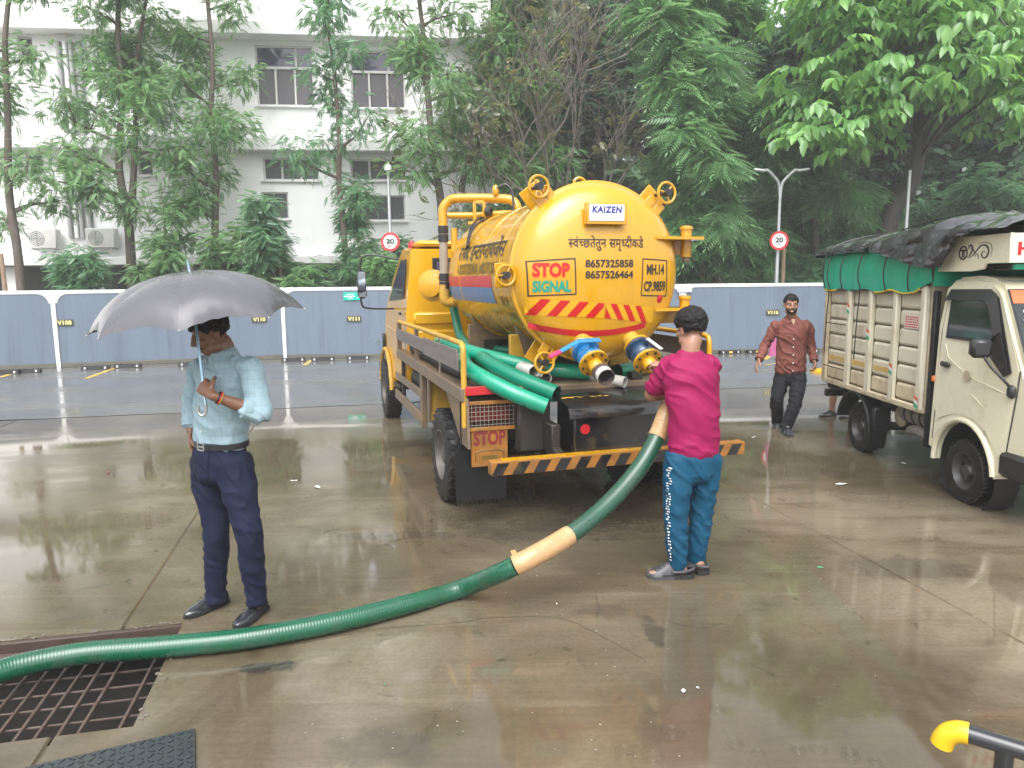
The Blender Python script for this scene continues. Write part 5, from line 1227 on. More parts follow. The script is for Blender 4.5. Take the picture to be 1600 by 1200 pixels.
# ---- outlet valves
def ball_valve(p0, p1, p2, p3, mbody, spout, lever):
    p0, p1, p2, p3 = map(Vector, (p0, p1, p2, p3)); ax = (p2-p1).normalized()
    o = MB().cyl(p0, p1, .066, n=20).build('valve_neck', MAT['yel_worn'], TK)
    def fl(c, r, th, mat, nm, par):
        mb = MB().lathe([(.05, -th/2), (r-.004, -th/2), (r, -th/2+.004), (r, th/2-.004), (r-.004, th/2), (.05, th/2)], c, ax, 30); q = mb.build(nm, mat, par); a, u, v = basis(ax); bb = MB(); 
        for k in range(8):
            t_ = 2*PI*(k+.5)/8; c2 = c+u*(r*.80*math.cos(t_))+v*(r*.80*math.sin(t_)); bb.cyl(c2-a*(th/2+.012), c2+a*(th/2+.012), .010, n=6)
        bb.build('flange_bolts', MAT['chassis'], par)['kind'] = 'stuff'
        return q
    fl(p1-ax*.02, .108, .02, MAT['yel'], 'tank_flange', o)
    vb = MB().lathe([(.10, 0), (.105, .01), (.105, .025), (.075, .035), (.085, .06), (.092, .085), (.085, .11), (.075, .13), (.105, .14), (.105, .155), (.10, .16)], p1-ax*.008, ax, 30).build('valve_body', mbody, TK)
    a, u, v = basis(ax); upd = (Vector((0, 0, 1))-ax*ax.z).normalized()
    MB().cyl(p1+ax*.07+upd*.07, p1+ax*.07+upd*.135, .024, n=12).build('valve_stem', mbody, vb)
    if lever:
        q = p1+ax*.07+upd*.14
        l1 = q+Vector((-.12, -.02, .0)); l2 = q+Vector((-.27, -.05, -.065)); l3 = q+Vector((-.36, -.065, -.10))
        mb = MB(); mb.bar(q+Vector((.05, 0, 0)), l1, .045, .010, bev=.002, up=upd); mb.bar(l1, l2, .036, .010, bev=.002, up=upd); mb.build('valve_lever', MAT['bluep'], vb)
        MB().bar(l2, l3, .036, .014, bev=.003, up=upd).build('lever_grip', pmat('red_grip', (.62, .02, .10), .35), vb)
    else:
        q = p1+ax*.07+upd*.13
        MB().bar(q+Vector((.0, 0, .01)), q+Vector((.05, -.13, -.06)), .032, .010, bev=.002, up=upd).build('valve_lever', MAT['refl_white'], vb)
    f2 = fl(p2+ax*.016, .112, .022, MAT['yel'], 'outlet_flange', vb)
    MB().lathe([(.055, 0), (.055, .05), (.048, .07)], p2+ax*.025, ax, 24).build('outlet_neck', MAT['yel'], vb)
    if spout:
        d3 = (p3-p2).normalized()
        MB().lathe([(.048, -.06), (.062, -.05), (.068, -.035), (.068, -.02), (.058, -.015), (.060, .05), (.062, .06), (.055, .062), (.052, .0)], p3-d3*.05, d3, 28).build('hose_coupling', MAT['rust'], vb)
        MB().lathe([(.0605, .0), (.0615, .055), (.062, .061)], p3-d3*.05, d3, 28).build('coupling_sleeve', MAT['pvc'], vb)
        MB().lathe([(0, 0), (.053, 0)], p3-d3*.035, d3, 20).build('coupling_bore', MAT['dark_in'], vb)
    return p3
ball_valve((-.15, -.93, 1.43), (-.175, -1.045, 1.372), (-.165, -1.165, 1.300), (-.175, -1.42, 1.222), MAT['bluep'], True, True)
V2 = ball_valve((.25, -.90, 1.44), (.262, -1.03, 1.37), (.270, -1.15, 1.295), (.30, -1.33, 1.20), MAT['navyp'], False, False)
# ------------------------------------------------------------------ cream mini truck with covered load
MAT['cream'] = pmat('cream_paint', (.68, .645, .485), .28, var=.03, scale=3, coat=.5, dirt=(.45, .38, .24), damt=.12, dscale=2.5, rvar=.05)
MAT['cream_body'] = pmat('worn_cream_steel', (.60, .57, .455), .42, var=.08, scale=5, dirt=(.32, .24, .15), damt=.42, dscale=3.5, bump=.1, stretch=(1, 1, .6))
MAT['cream_worn'] = pmat('scuffed_cream_rib', (.55, .48, .34), .5, var=.15, scale=6, dirt=(.2, .14, .09), damt=.45, dscale=4)
MAT['tarp_black'] = pmat('wet_black_tarpaulin', (.028, .028, .034), .20, var=.35, scale=7, rvar=.08, coat=.45, dirt=(.10, .105, .115), damt=.22, dscale=5)
MAT['tarp_green'] = pmat('wet_green_tarpaulin', (.0, .34, .20), .35, var=.10, scale=6, coat=.2)
MAT['yellow_hem'] = pmat('yellow_hem', (.62, .45, .03), .5, var=.1)
MAT['orange'] = pmat('orange_sticker', (.66, .13, .04), .35, var=.05)
MAT['mid_grey'] = pmat('grey_drum', (.30, .28, .26), .5, var=.15, dirt=(.15, .12, .09), damt=.4)
MAT['amber'] = pmat('amber_lens', (.75, .17, .02), .15, var=.05)
MAT['pane_dark'] = pmat('dark_window', (.018, .026, .026), .05, var=.4, scale=3, rvar=.02, spec=.6)
MAT['rim_dark'] = pmat('dark_steel_rim', (.055, .054, .056), .4, metal=.3, var=.3, scale=9, dirt=(.11, .10, .09), damt=.35, dscale=8)
MT = thing('mini_truck', 'cream mini truck with a ribbed cargo body facing the camera at the right edge', 'mini truck', (4.5, 7.9, 0), PI)
XS = .76
for y in (.02, 1.90):
    for s in (1, -1): wheel(MT, (s*(XS-.115), y, .268), .268, .165, s, bolts=4, rimr=.60, lugs=40, mr='rim_dark')
MB().cyl((-.6, .02, .27), (.6, .02, .27), .045).ball((0, .02, .27), .11, 12, 8).build('rear_axle', MAT['chassis'], MT)
for s in (-1, 1): MB().box((s*.38, .5, .50), (.06, 3.0, .11), bev=.01).build('chassis_rail', MAT['chassis'], MT)
# cargo body: floor, posts, pressed panels
MB().box((0, .20, .665), (1.50, 2.12, .05), bev=.005).build('floor', MAT['cream_worn'], MT)
MB().box((0, .20, 1.2), (1.36, 2.05, 1.0)).build('load_board', MAT['cream_worn'], MT, smooth=0)
posts_y = [-.83, -.245, .235, .735, 1.225]
for s in (-1, 1):
    for k, y in enumerate(posts_y):
        MB().box((s*(XS+.0), y, 1.225), (.055, .075, 1.12), bev=.012).build('body_post', MAT['cream_body'] if k else MAT['cream_worn'], MT)
    MB().box((s*(XS-.005), .20, .675), (.045, 2.10, .06), bev=.01).build('bottom_rail', MAT['cream_worn'], MT)
    MB().box((s*(XS-.005), .20, 1.78), (.045, 2.10, .05), bev=.01).build('top_rail', MAT['cream_body'], MT)
    for k in range(4):
        y0, y1 = posts_y[k]+.04, posts_y[k+1]-.04
        zs = [.71, .87, .885, 1.045, 1.06, 1.22, 1.235, 1.395, 1.41, 1.57, 1.585, 1.755]
        for j in range(0, 12, 2):
            a, b_ = zs[j], zs[j+1]; x = s*(XS-.022); e = .016*s; i = .022
            mb = MB(); p = [(x-e, a), (x, a+i), (x, b_-i), (x-e, b_)]
            for (xa, za), (xb, zb) in zip(p[:-1], p[1:]):
                q = [(xa, y0, za), (xa, y1, za), (xb, y1, zb), (xb, y0, zb)]; mb.add(q, [(0, 1, 2, 3)] if s > 0 else [(3, 2, 1, 0)])
            mb.add([(x-e, y0, a), (x, y0, a+i), (x, y0, b_-i), (x-e, y0, b_)], [(0, 1, 2, 3)]); mb.add([(x-e, y1, a), (x, y1, a+i), (x, y1, b_-i), (x-e, y1, b_)], [(3, 2, 1, 0)])
            mb.build('pressed_panel', MAT['cream_worn'] if j == 0 else MAT['cream_body'], MT, smooth=25)
        if k in (1, 2, 0) and s > 0:
            MB().box((s*(XS-.0205), (y0+y1)/2, .955), (.004, (y1-y0)*.92, .055)).build('faded_yellow_band', pmat('faded_yellow', (.55, .36, .10), .5, var=.2, dirt=(.5, .42, .28), damt=.5, dscale=9), MT, smooth=0)
MB().box((0, -.845, 1.2), (1.46, .03, 1.1), bev=.005).build('tailgate', MAT['cream_body'], MT)
MB().box((0, 1.25, 1.3), (1.46, .04, 1.25), bev=.005).build('headboard', MAT['cream_worn'], MT)
MB().box((XS-.04, 1.335, 1.05), (.05, .055, 1.42), bev=.008).build('rubber_edge', MAT['rubber'], MT)
# tricolour dashes and the red notice
MAT['white_tape'] = pmat('tape_white', (.7, .7, .68), .4, var=.05); MAT['tri_green'] = pmat('tape_green', (.01, .35, .16), .4, var=.05)
for y, z in ((-.245, 1.54), (.235, 1.29), (.735, .99), (1.225, .74)):
    w = .032
    for zz, mm, nm in ((.035, 'orange', 'orange_dash'), (0, 'white_tape', 'white_dash'), (-.035, 'tri_green', 'green_dash')):
        MB().add([(XS+.0285, y-w, z+zz+.03), (XS+.0285, y+w, z+zz+.005), (XS+.0285, y+w, z+zz-.028), (XS+.0285, y-w, z+zz-.003)], [(0, 3, 2, 1)]).build(nm, MAT[mm], MT, smooth=0)
nb = MB().box((XS-.0205, .975, 1.462), (.004, .25, .125)).build('notice_sticker', pmat('pale_sticker', (.66, .58, .50), .5), MT, smooth=0)
mb = MB()
for j in range(5):
    y = .865
    while y < 1.085:
        w = random.uniform(.018, .05); w = min(w, 1.09-y); mb.box((XS-.0182, y+w/2, 1.508-.023*j), (.0012, w, .012)); y += w+.010
mb.build('lettering', MAT['redp'], nb, smooth=0)['kind'] = 'stuff'
# running gear in view
MB().cyl((.50, .62, .55), (.50, 1.16, .55), .115, n=20).build('grey_canister', MAT['mid_grey'], MT)
for y in (.72, .86, 1.0, 1.1): MB().torus((.50, y, .55), (0, 1, 0), .116, .012, 22, 6).build('canister_strap', MAT['chassis'], MT)
MB().tube(smooth_path([(.52, .70, .36), (.55, .85, .40), (.57, 1.05, .40), (.57, 1.35, .38)], 5), .052, 12).build('exhaust_pipe', MAT['mid_grey'], MT)
MB().lathe([(0, 0), (.10, .0), (.11, .03), (.06, .06), (0, .06)], (.50, .50, .47), (1, 0, 0), 18).build('flanged_hub', MAT['cream_worn'], MT)
for s in (-1, 1):
    mb = MB()
    def arc_fn(a, b_, s=s):
        t_ = R(172)-R(172+28)*a; return Vector((s*(XS-.16+.19*b_), .02+.37*math.cos(t_)*-1*-1, .275+.37*math.sin(t_)))
    mb.grid(arc_fn, 20, 3); mb.build('mudguard', MAT['rubber'], MT)
    MB().tube([Vector((s*(XS+.03), .02+.37*math.cos(t_), .275+.37*math.sin(t_))) for t_ in [R(172)-R(200)*k/20 for k in range(21)]], .014, 6).build('mudguard_lip', MAT['rubber'], MT)
    MB().box((s*(XS-.07), .43, .42), (.19, .05, .26), bev=.02).build('mud_flap', MAT['rubber'], MT)
MB().box((0, -.93, .50), (1.4, .06, .09), bev=.01).build('rear_bar', MAT['black_steel'], MT)
# cab shell
def mcab():
    bm = bmesh.new(); cy, cz, ar = 1.90, .30, .385
    arc = [(cy+ar*math.cos(t_), cz+ar*math.sin(t_)) for t_ in [R(-2)+R(190)*k/14 for k in range(15)]]
    prof = [(1.385, .36), (1.385, 1.45), (1.43, 1.80), (1.55, 1.875), (1.85, 1.89), (2.06, 1.865), (2.18, 1.79), (2.50, 1.22), (2.61, .98), (2.66, .60), (2.63, .36), (2.34, .34)]+arc+[(1.47, .34)]
    prof = [p for i, p in enumerate(prof) if i == 0 or (p[0]-prof[i-1][0])**2+(p[1]-prof[i-1][1])**2 > 1e-5]
    a = [bm.verts.new((-.75, y, z)) for y, z in prof]; b_ = [bm.verts.new((.75, y, z)) for y, z in prof]; n = len(prof)
    bm.faces.new(a); bm.faces.new(b_[::-1])
    for i in range(n): bm.faces.new((a[i], b_[i], b_[(i+1) % n], a[(i+1) % n]))
    for v in bm.verts: v.co.x = mx_(v.co.z, v.co.y)*(1 if v.co.x > 0 else -1)
    bmesh.ops.recalc_face_normals(bm, faces=bm.faces[:])
    es = [e for e in bm.edges if not (math.hypot(e.verts[0].co.y-cy, e.verts[0].co.z-cz) < ar+.02 and abs(e.verts[0].co.x-e.verts[1].co.x) < .2)]
    es = [e for e in es if len(e.link_faces) == 2 and e.calc_face_angle() > R(14)]
    bmesh.ops.bevel(bm, geom=es, offset=.045, segments=4, affect='EDGES', clamp_overlap=True)
    me = bpy.data.meshes.new('cab_body'); bm.to_mesh(me); bm.free(); me.materials.append(MAT['cream']); me.shade_smooth(); me.set_sharp_from_angle(angle=R(35))
    o = bpy.data.objects.new('cab_body', me); C.objects.link(o); o.parent = MT; return o
def mx_(z, y): return (.755-(.052*max(0, z-1.15)/.7))*(1-.10*max(0, y-2.25)/.45)
mc = mcab()
def mside(pl, name, mat, off, th=.006, s=1, parent=None):
    vs = [Vector((s*(mx_(z, y)+off), y, z)) for y, z in pl]; n = len(vs); inn = [v-Vector((s*th, 0, 0)) for v in vs]
    a = (vs[1]-vs[0]).cross(vs[2]-vs[0]).x*s; fr = tuple(range(n)) if a > 0 else tuple(range(n))[::-1]
    return MB().add(vs+inn, [fr]+[(i, (i+1) % n, n+(i+1) % n, n+i) for i in range(n)]).build(name, mat, parent or mc, smooth=0)
def strip(pts, w, name, mat, off, s=1, parent=None):
    return MB().tube([Vector((s*(mx_(z, y)+off), y, z)) for y, z in pts], w, 8).build(name, mat, parent or mc)
for s in (1, -1):
    dr = mside([(1.47, .74), (1.53, .64), (1.60, .68), (1.75, .73), (1.90, .745), (2.05, .73), (2.20, .66), (2.33, .50), (2.40, .50), (2.46, 1.18), (2.20, 1.72), (2.10, 1.80), (1.52, 1.80), (1.475, 1.45)], 'door', MAT['cream'], .002, .003, s)
    strip([(1.47, .46), (1.472, 1.40), (1.51, 1.77)], .004, 'shut_line', MAT['black_plastic'], -.001, s); strip([(2.40, .46), (2.46, 1.0), (2.47, 1.18)], .004, 'shut_line', MAT['black_plastic'], -.001, s)
    mside([(1.545, 1.36), (1.545, 1.76), (2.08, 1.765), (2.16, 1.72), (2.40, 1.16), (2.33, 1.12), (2.16, 1.26), (1.97, 1.36)], 'window_seal', MAT['black_plastic'], .006, .004, s, dr)
    mside([(1.575, 1.385), (1.575, 1.735), (2.06, 1.74), (2.12, 1.70), (2.205, 1.50), (2.12, 1.30), (1.98, 1.385)], 'window', MAT['pane_dark'], .010, .004, s, dr)
    mside([(2.235, 1.47), (2.36, 1.19), (2.30, 1.17), (2.17, 1.28)], 'quarter_panel', MAT['black_plastic'], .010, .004, s, dr)
    # smoked rain visor over the window
    mb = MB(); vp = [(1.50, 1.735), (1.53, 1.775), (2.06, 1.785), (2.14, 1.745), (2.26, 1.47)]; lo = [(1.50, 1.665), (1.56, 1.685), (2.03, 1.695), (2.10, 1.655), (2.215, 1.42)]
    vs = [Vector((s*(mx_(z, y)+.012), y, z)) for y, z in vp]+[Vector((s*(mx_(z, y)+.042), y, z)) for y, z in lo]
    mb.add(vs, [(i, i+1, i+6, i+5) if s < 0 else (i+5, i+6, i+1, i) for i in range(4)]); mb.build('rain_visor', MAT['black_plastic'], dr, smooth=60)
    strip([(1.55, 1.31), (1.62, 1.20), (1.75, 1.14), (2.0, 1.06), (2.42, .98)], .0032, 'body_crease', MAT['cream'], .001, s, dr)
    strip([(1.98, .93), (2.40, .70)], .003, 'body_crease', MAT['cream'], .001, s, dr)
    MB().box((s*.765, 1.60, 1.135), (.03, .125, .045), bev=.012).build('door_handle', MAT['black_plastic'], dr)
    strip([(1.90+.40*math.cos(t_), .30+.40*math.sin(t_)) for t_ in [R(4)+R(178)*k/16 for k in range(17)]], .024, 'wheel_arch_lip', MAT['cream'], -.006, s)
    MB().box((s*.752, 1.415, .985), (.02, .035, .055), bev=.008).build('side_repeater', MAT['amber'], mc)
    # mirror with stalk
    MB().tube(smooth_path([(s*.72, 2.42, 1.02), (s*.78, 2.40, 1.10), (s*.84, 2.32, 1.20), (s*.87, 2.28, 1.27)], 4), .011, 8).build('mirror_stalk', MAT['black_plastic'], mc)
    MB().box((s*.88, 2.24, 1.335), (.15, .10, .15), bev=.03, rz=-s*.25).build('mirror', MAT['black_plastic'], mc)
    MB().box((s*.735, 2.42, 1.02), (.05, .075, .10), bev=.02).build('mirror_base', MAT['black_plastic'], mc)
    MB().box((s*.69, 2.53, .455), (.13, .36, .20), bev=.03).build('bumper_corner', MAT['black_plastic'], mc)
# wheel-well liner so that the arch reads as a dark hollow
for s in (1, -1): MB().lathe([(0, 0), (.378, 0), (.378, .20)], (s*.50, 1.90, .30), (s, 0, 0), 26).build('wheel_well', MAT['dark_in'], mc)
MB().box((0, 2.69, .455), (1.2, .10, .20), bev=.03).build('front_bumper', MAT['black_plastic'], mc)
MB().lathe([(0, .003), (.045, .003), (.047, 0)], (.757, 1.90, 1.075), (1, 0, 0), 22).build('round_sticker', pmat('brown_decal', (.42, .36, .26), .5, var=.25, scale=60), mc)
# windscreen with an orange sun strip
def wsq(u0, v0, u1, v1, off, name, mat):
    a = Vector((0, 2.175, 1.80)); b_ = Vector((0, 2.505, 1.22)); n = Vector((0, .58, .33)).normalized()
    def g(u, v): q = a.lerp(b_, v0+(v1-v0)*v); w = .700-.0+.020*(v0+(v1-v0)*v); return Vector(((u0+(u1-u0)*u)*w, q.y, q.z))+n*off
    mb = MB(); mb.grid(g, 4, 4); mb.f = [f[::-1] for f in mb.f]; return mb.build(name, mat, mc, smooth=0)
wsq(-.97, .03, .97, .97, .006, 'windscreen_seal', MAT['black_plastic']); wsq(-.95, .05, .95, .95, .010, 'windscreen', MAT['pane_dark']); wsq(-.95, .05, .95, .22, .013, 'orange_sun_strip', MAT['orange'])
mb = MB()
for pts in ([(.86, .34), (.84, .30), (.81, .33), (.84, .40), (.88, .44), (.84, .50), (.80, .46)], [(.88, .55), (.84, .58), (.82, .54), (.80, .60), (.85, .66)], [(.87, .70), (.84, .78), (.80, .72)]):
    a = Vector((0, 2.175, 1.80)); b_ = Vector((0, 2.505, 1.22)); n = Vector((0, .58, .33)).normalized()*.016
    mb.tube(smooth_path([Vector((u*.71, *(a.lerp(b_, v))[1:]))+n for u, v in pts], 4), .007, 5)
mb.build('white_script_sticker', MAT['sign_white'], mc)['kind'] = 'stuff'
for s in (-1, 1): MB().box((s*.5, 2.70, .80), (.26, .05, .16), bev=.04).build('headlight', MAT['refl_white'], mc)
MB().box((0, 2.705, .83), (.6, .03, .10), bev=.01).build('grille', MAT['black_plastic'], mc)
# lettered header board above the cab
hdr = MB(); zt = 2.205
hdr.prism([(1.30, 1.925), (1.86, 1.925), (2.00, 1.94), (2.03, 1.985), (2.30, 1.985), (2.30, zt), (1.30, zt)], (XS-.02, 0, 0), (0, 1, 0), (0, 0, 1), .022); hdr.prism([(1.30, 1.925), (1.86, 1.925), (2.00, 1.94), (2.03, 1.985), (2.30, 1.985), (2.30, zt), (1.30, zt)], (-XS, 0, 0), (0, 1, 0), (0, 0, 1), .022)
hdr.box((0, 2.29, (1.985+zt)/2), (2*XS-.04-.006, .022, zt-1.985)); ho = hdr.build('header_board', MAT['cream'], MT, smooth=0)
MB().box((XS-.009, 2.295, 2.095), (.028, .030, .225), bev=.004).build('corner_strip', MAT['cream_body'], ho)
v, f = fit(text_geo('HAR', bold=.03), .36, .10, (0, 0)); MB().add([(.70-.18-p.x, 2.303, 2.09+p.y) for p in v], f).build('lettering', MAT['redp'], ho, smooth=0)
X0 = XS+.0032
mb = MB(); c = (X0, 1.735, 2.075)
mb.torus(c, (1, 0, 0), .052, .0065, 30, 6); mb.bar((X0, 1.70, 2.095), (X0, 1.77, 2.095), .003, .014); mb.bar((X0, 1.727, 2.095), (X0, 1.722, 2.035), .003, .012); mb.bar((X0, 1.743, 2.095), (X0, 1.748, 2.035), .003, .012)
mb.build('round_emblem', MAT['black_paint'], ho)
mb = MB()
def curl(pts, w): mb.tube(smooth_path([(X0, y, z) for y, z in pts], 6), w, 5, rfn=lambda f: w*(.35+.65*math.sin(PI*min(1, f*1.05))))
curl([(1.79, 2.04), (1.83, 2.06), (1.855, 2.10), (1.835, 2.135), (1.805, 2.125), (1.815, 2.10)], .008); curl([(1.80, 2.03), (1.86, 2.05), (1.91, 2.09), (1.96, 2.125), (2.02, 2.125), (2.06, 2.09), (2.045, 2.04), (2.0, 2.03), (1.975, 2.055), (1.99, 2.08), (2.02, 2.07)], .007)
curl([(1.85, 2.12), (1.88, 2.08), (1.90, 2.04)], .004); curl([(1.93, 2.14), (2.0, 2.15), (2.08, 2.13), (2.10, 2.08), (2.08, 2.03)], .003); curl([(1.90, 2.07), (1.93, 2.05), (1.94, 2.02)], .004)
mb.build('scroll_ornament', MAT['black_paint'], ho)
MB().box((0, 1.75, 1.955), (1.3, .85, .05), bev=.01).build('roof_rack', MAT['black_steel'], MT)
MB().box((0, 2.24, 1.955), (1.36, .03, .04)).build('green_cloth_strip', MAT['tarp_green'], MT)
# ---- tarpaulins: green under black
def nz3(x, y, z): return noise.noise(Vector((x, y, z)))
TG = thing('green_tarpaulin', 'green tarpaulin roped round the load of the cream truck under the black one', 'tarpaulin', (4.5, 7.9, 0), PI)
def skirt(y0, y1, ztop, zbot, xo, amp, mat, name, parent, seed, nu=90, nv=16, sides=(1, -1), hem=None, bulge=.02):
    outs = []
    for s in sides:
        def g(a, b_, s=s):
            y = y0+(y1-y0)*a; zb = zbot(a); z = ztop+(zb-ztop)*b_
            w = nz3(y*3.3, z*1.1, seed)*.6+nz3(y*9, z*3, seed+5)*.3+.18*math.sin(y*9+nz3(y, 0, seed)*7)*b_
            return Vector((s*(xo+bulge*math.sin(PI*b_*.8)+amp*w), y, z+.006*nz3(y*12, z*6, 3)))
        mb = MB(); mb.grid(g, nu, nv)
        if s > 0: mb.f = [f[::-1] for f in mb.f]
        # ends wrapped round
        outs.append(mb.build(name, mat, parent, smooth=70))
    return outs
zb_g = lambda a: 1.765-.035*abs(math.sin(a*PI*4.2+.3))+(.10*max(0, (a-.9)/.1))
skirt(-.90, 1.36, 2.16, zb_g, .785, .016, MAT['tarp_green'], 'side_sheet', TG, 1.0)
mb = MB(); mb.grid(lambda a, b_: Vector((-.79+1.58*a, -.90-.03*math.sin(PI*b_), 2.16-.42*b_)), 20, 6); mb.build('rear_sheet', MAT['tarp_green'], TG, smooth=70)
mb = MB(); mb.grid(lambda a, b_: Vector((-.79+1.58*a, 1.37+.02*math.sin(PI*b_), 2.16-.36*b_)), 20, 6); mb.f = [f[::-1] for f in mb.f]; mb.build('front_sheet', MAT['tarp_green'], TG, smooth=70)
for a0, a1 in ((.02, .16), (.55, .92)):
    MB().tube([Vector((.80, -.90+2.26*a, zb_g(a)-.002)) for a in [a0+(a1-a0)*k/14 for k in range(15)]], .009, 6).build('yellow_hem', MAT['yellow_hem'], TG)
for y in (-.80, -.70, -.36, .06, .60, 1.02):
    dy = {1.02: .10}.get(y, .02)
    lo = 1.0 if y in (-.70, .06) else 1.74
    MB().tube(smooth_path([(.80, y+dy, 2.15), (.845, y+dy*.6, 2.0), (.845, y+dy*.3, 1.86), (.815, y, 1.75)]+([(.81, y-.04, 1.4), (.80, y-.08, lo)] if lo < 1.5 else []), 5), .0065, 6).build('rope', MAT['black_plastic'], TG)
for s_y0, s_y1, z in ((-.83, -.25, 1.74), (-.83, -.25, 1.36), (-.83, -.25, .86), (.25, .72, 1.73), (-.25, .23, 1.745)):
    MB().tube([Vector((.795, s_y0+.05, z)), Vector((.800, (s_y0+s_y1)/2, z-.004)), Vector((.795, s_y1-.02, z-.002))], .006, 6).build('rope', MAT['black_plastic'], TG)
TBk = thing('black_tarpaulin', 'wet creased black tarpaulin over the top of the cream truck load', 'tarpaulin', (4.5, 7.9, 0), PI)
def top_z(x, y):
    base = 2.29+.07*min(1, (y+.95)/1.6)+.05*math.exp(-((y-1.45)/.45)**2)-.02*max(0, (y-1.9))
    return base-.10*abs(x/.8)**3+.024*nz3(x*4, y*4, 0)+.022*(1-abs(nz3(x*7, y*5, 2)))**3+.014*math.sin(y*7+x*9+2*nz3(x*2, y*2, 5))
def edge_z(y):
    """lower hem on the visible side"""
    pts = [(-1.08, 2.13), (-.8, 2.135), (.20, 2.14), (.28, 2.16), (.38, 2.13), (.62, 2.10), (.95, 2.03), (1.2, 1.985), (1.48, 1.955), (1.56, 1.97), (1.66, 2.08), (1.80, 2.20), (2.0, 2.235), (2.35, 2.235)]
    for (a, za), (b_, zb) in zip(pts[:-1], pts[1:]):
        if a <= y <= b_: return za+(zb-za)*(y-a)/(b_-a)
    return pts[-1][1]
for s in (1, -1):
    def g(a, b_, s=s):
        y = -1.03+3.36*a; e = edge_z(y) if s > 0 else 2.13
        if b_ < .5:
            x = .82*b_/.5; return Vector((s*x, y, top_z(s*x, y)))
        t_ = (b_-.5)/.5; zt_ = top_z(s*.82, y); z = zt_+(e-zt_)*t_; x = .82+.025*(1-abs(nz3(y*8+t_*3, t_*4-y*3, s*2.0)))**3*t_+.035*math.sin(t_*2.2)+.020*nz3(y*5, t_*2, s*3.0)*t_+.03*t_*math.sin(y*19+3*nz3(y*2, t_, 7))*.5+(.03*t_ if .4 < y < 1.7 else 0)
        return Vector((s*x, y+.02*nz3(y*6, t_*3, 9)*t_, z))
    mb = MB(); mb.grid(g, 150, 40)
    if s < 0: mb.f = [f[::-1] for f in mb.f]
    mb.f = [f[::-1] for f in mb.f]
    mb.build('sheet', MAT['tarp_black'], TBk, smooth=50)
mb = MB(); mb.grid(lambda a, b_: Vector((-.84+1.68*a, -1.03-.05*b_-.02*nz3(a*9, b_*3, 1), top_z(-.82+1.64*a, -1.03)+(2.11-top_z(-.82+1.64*a, -1.03))*b_)), 40, 8); mb.build('rear_flap', MAT['tarp_black'], TBk, smooth=50)
# folded corner flap hanging in front of the header board
mb = MB()
def flap(a, b_):
    y = 1.05+.62*a; zt_ = 2.245-.02*a; zb = (2.03-.075*min(1, a/.75)) if a < .8 else 1.955+.18*(a-.8)/.2
    z = zt_+(zb-zt_)*b_; return Vector((.862+.028*math.sin(7*a+5*b_+2*nz3(a*3, b_*3, 4))+.02*b_*math.sin(14*a-4*b_), y-.10*b_*(1-a)*0+.04*b_, z))
mb.grid(flap, 40, 24); mb.f = [f[::-1] for f in mb.f]; mb.build('corner_flap', MAT['tarp_black'], TBk, smooth=40)
for y in (-.55, .35):
    MB().tube(smooth_path([(-.8, y, 2.24), (-.4, y+.03, top_z(-.4, y)+.02), (0, y, top_z(0, y)+.02), (.5, y+.02, top_z(.5, y)+.018), (.82, y, top_z(.82, y)+.02), (.875, y, 2.14)], 6), .007, 6).build('rope', MAT['black_plastic'], TBk)
MB().tube(smooth_path([(.1, -1.05, 2.28), (.3, -.2, top_z(.3, -.2)+.03), (.35, .6, top_z(.35, .6)+.035), (.4, 1.4, top_z(.4, 1.4)+.02)], 8), .007, 6).build('rope', MAT['black_plastic'], TBk)
# ------------------------------------------------------------------ hoses and pipes lying on the tanker's deck
TM = Matrix.Translation((.405, 6.44, 0)) @ Matrix.Rotation(R(16.8), 4, 'Z')
def TW(p): return TM @ Vector(p)
def open_hose(name, label, cat, pts, r, mat, wall=.006, group=None, ribs=0):
    path = smooth_path([TW(p) for p in pts], 8); b0 = path[0].copy()
    t = thing(name, label, cat, b0, 0, group); path = [p-b0 for p in path]
    MB().tube(path, r, 20, caps=False).build('outer_wall', mat, t)
    mb = MB(); mb.tube(path, r-wall, 20, caps=False); mb.f = [f[::-1] for f in mb.f]
    n = 20; a = len(mb.v)
    ob = MB().tube(path, r, 20, caps=False)
    o_end, i_end = ob.v[-n:], mb.v[-n:]
    mb.add(list(o_end)+list(i_end), [(k, (k+1) % n, n+(k+1) % n, n+k) for k in range(n)])
    o_st, i_st = ob.v[:n], mb.v[:n]
    mb.add(list(o_st)+list(i_st), [(n+k, n+(k+1) % n, (k+1) % n, k) for k in range(n)])
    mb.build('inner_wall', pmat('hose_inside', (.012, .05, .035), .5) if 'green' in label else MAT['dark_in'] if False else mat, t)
    # dark plug deep inside stands for the unlit bore
    return t
GRP = 'spare hoses lying on the tanker deck'
open_hose('suction_hose', 'bright green hose hanging lowest over the left rear corner of the tanker deck', 'hose', [(-.62, .9, 1.20), (-.80, .2, 1.235), (-.93, -.35, 1.235), (-.93, -.62, 1.20), (-.72, -.90, 1.075), (-.47, -1.02, .965)], .062, MAT['hose2'], group=GRP)
open_hose('suction_hose', 'darker green hose end just above the lowest hanging hose', 'hose', [(-.5, 1.0, 1.15), (-.62, .3, 1.22), (-.74, -.25, 1.25), (-.66, -.60, 1.175), (-.37, -.97, 1.045)], .064, MAT['hose'], group=GRP)
open_hose('suction_hose', 'green hose curving along the deck edge beneath the tank to the blue valve', 'hose', [(-.70, 1.9, 1.16), (-.86, 1.0, 1.29), (-.87, .3, 1.31), (-.72, -.2, 1.27), (-.35, -.52, 1.19), (.02, -.66, 1.155)], .060, MAT['hose2'], group=GRP)
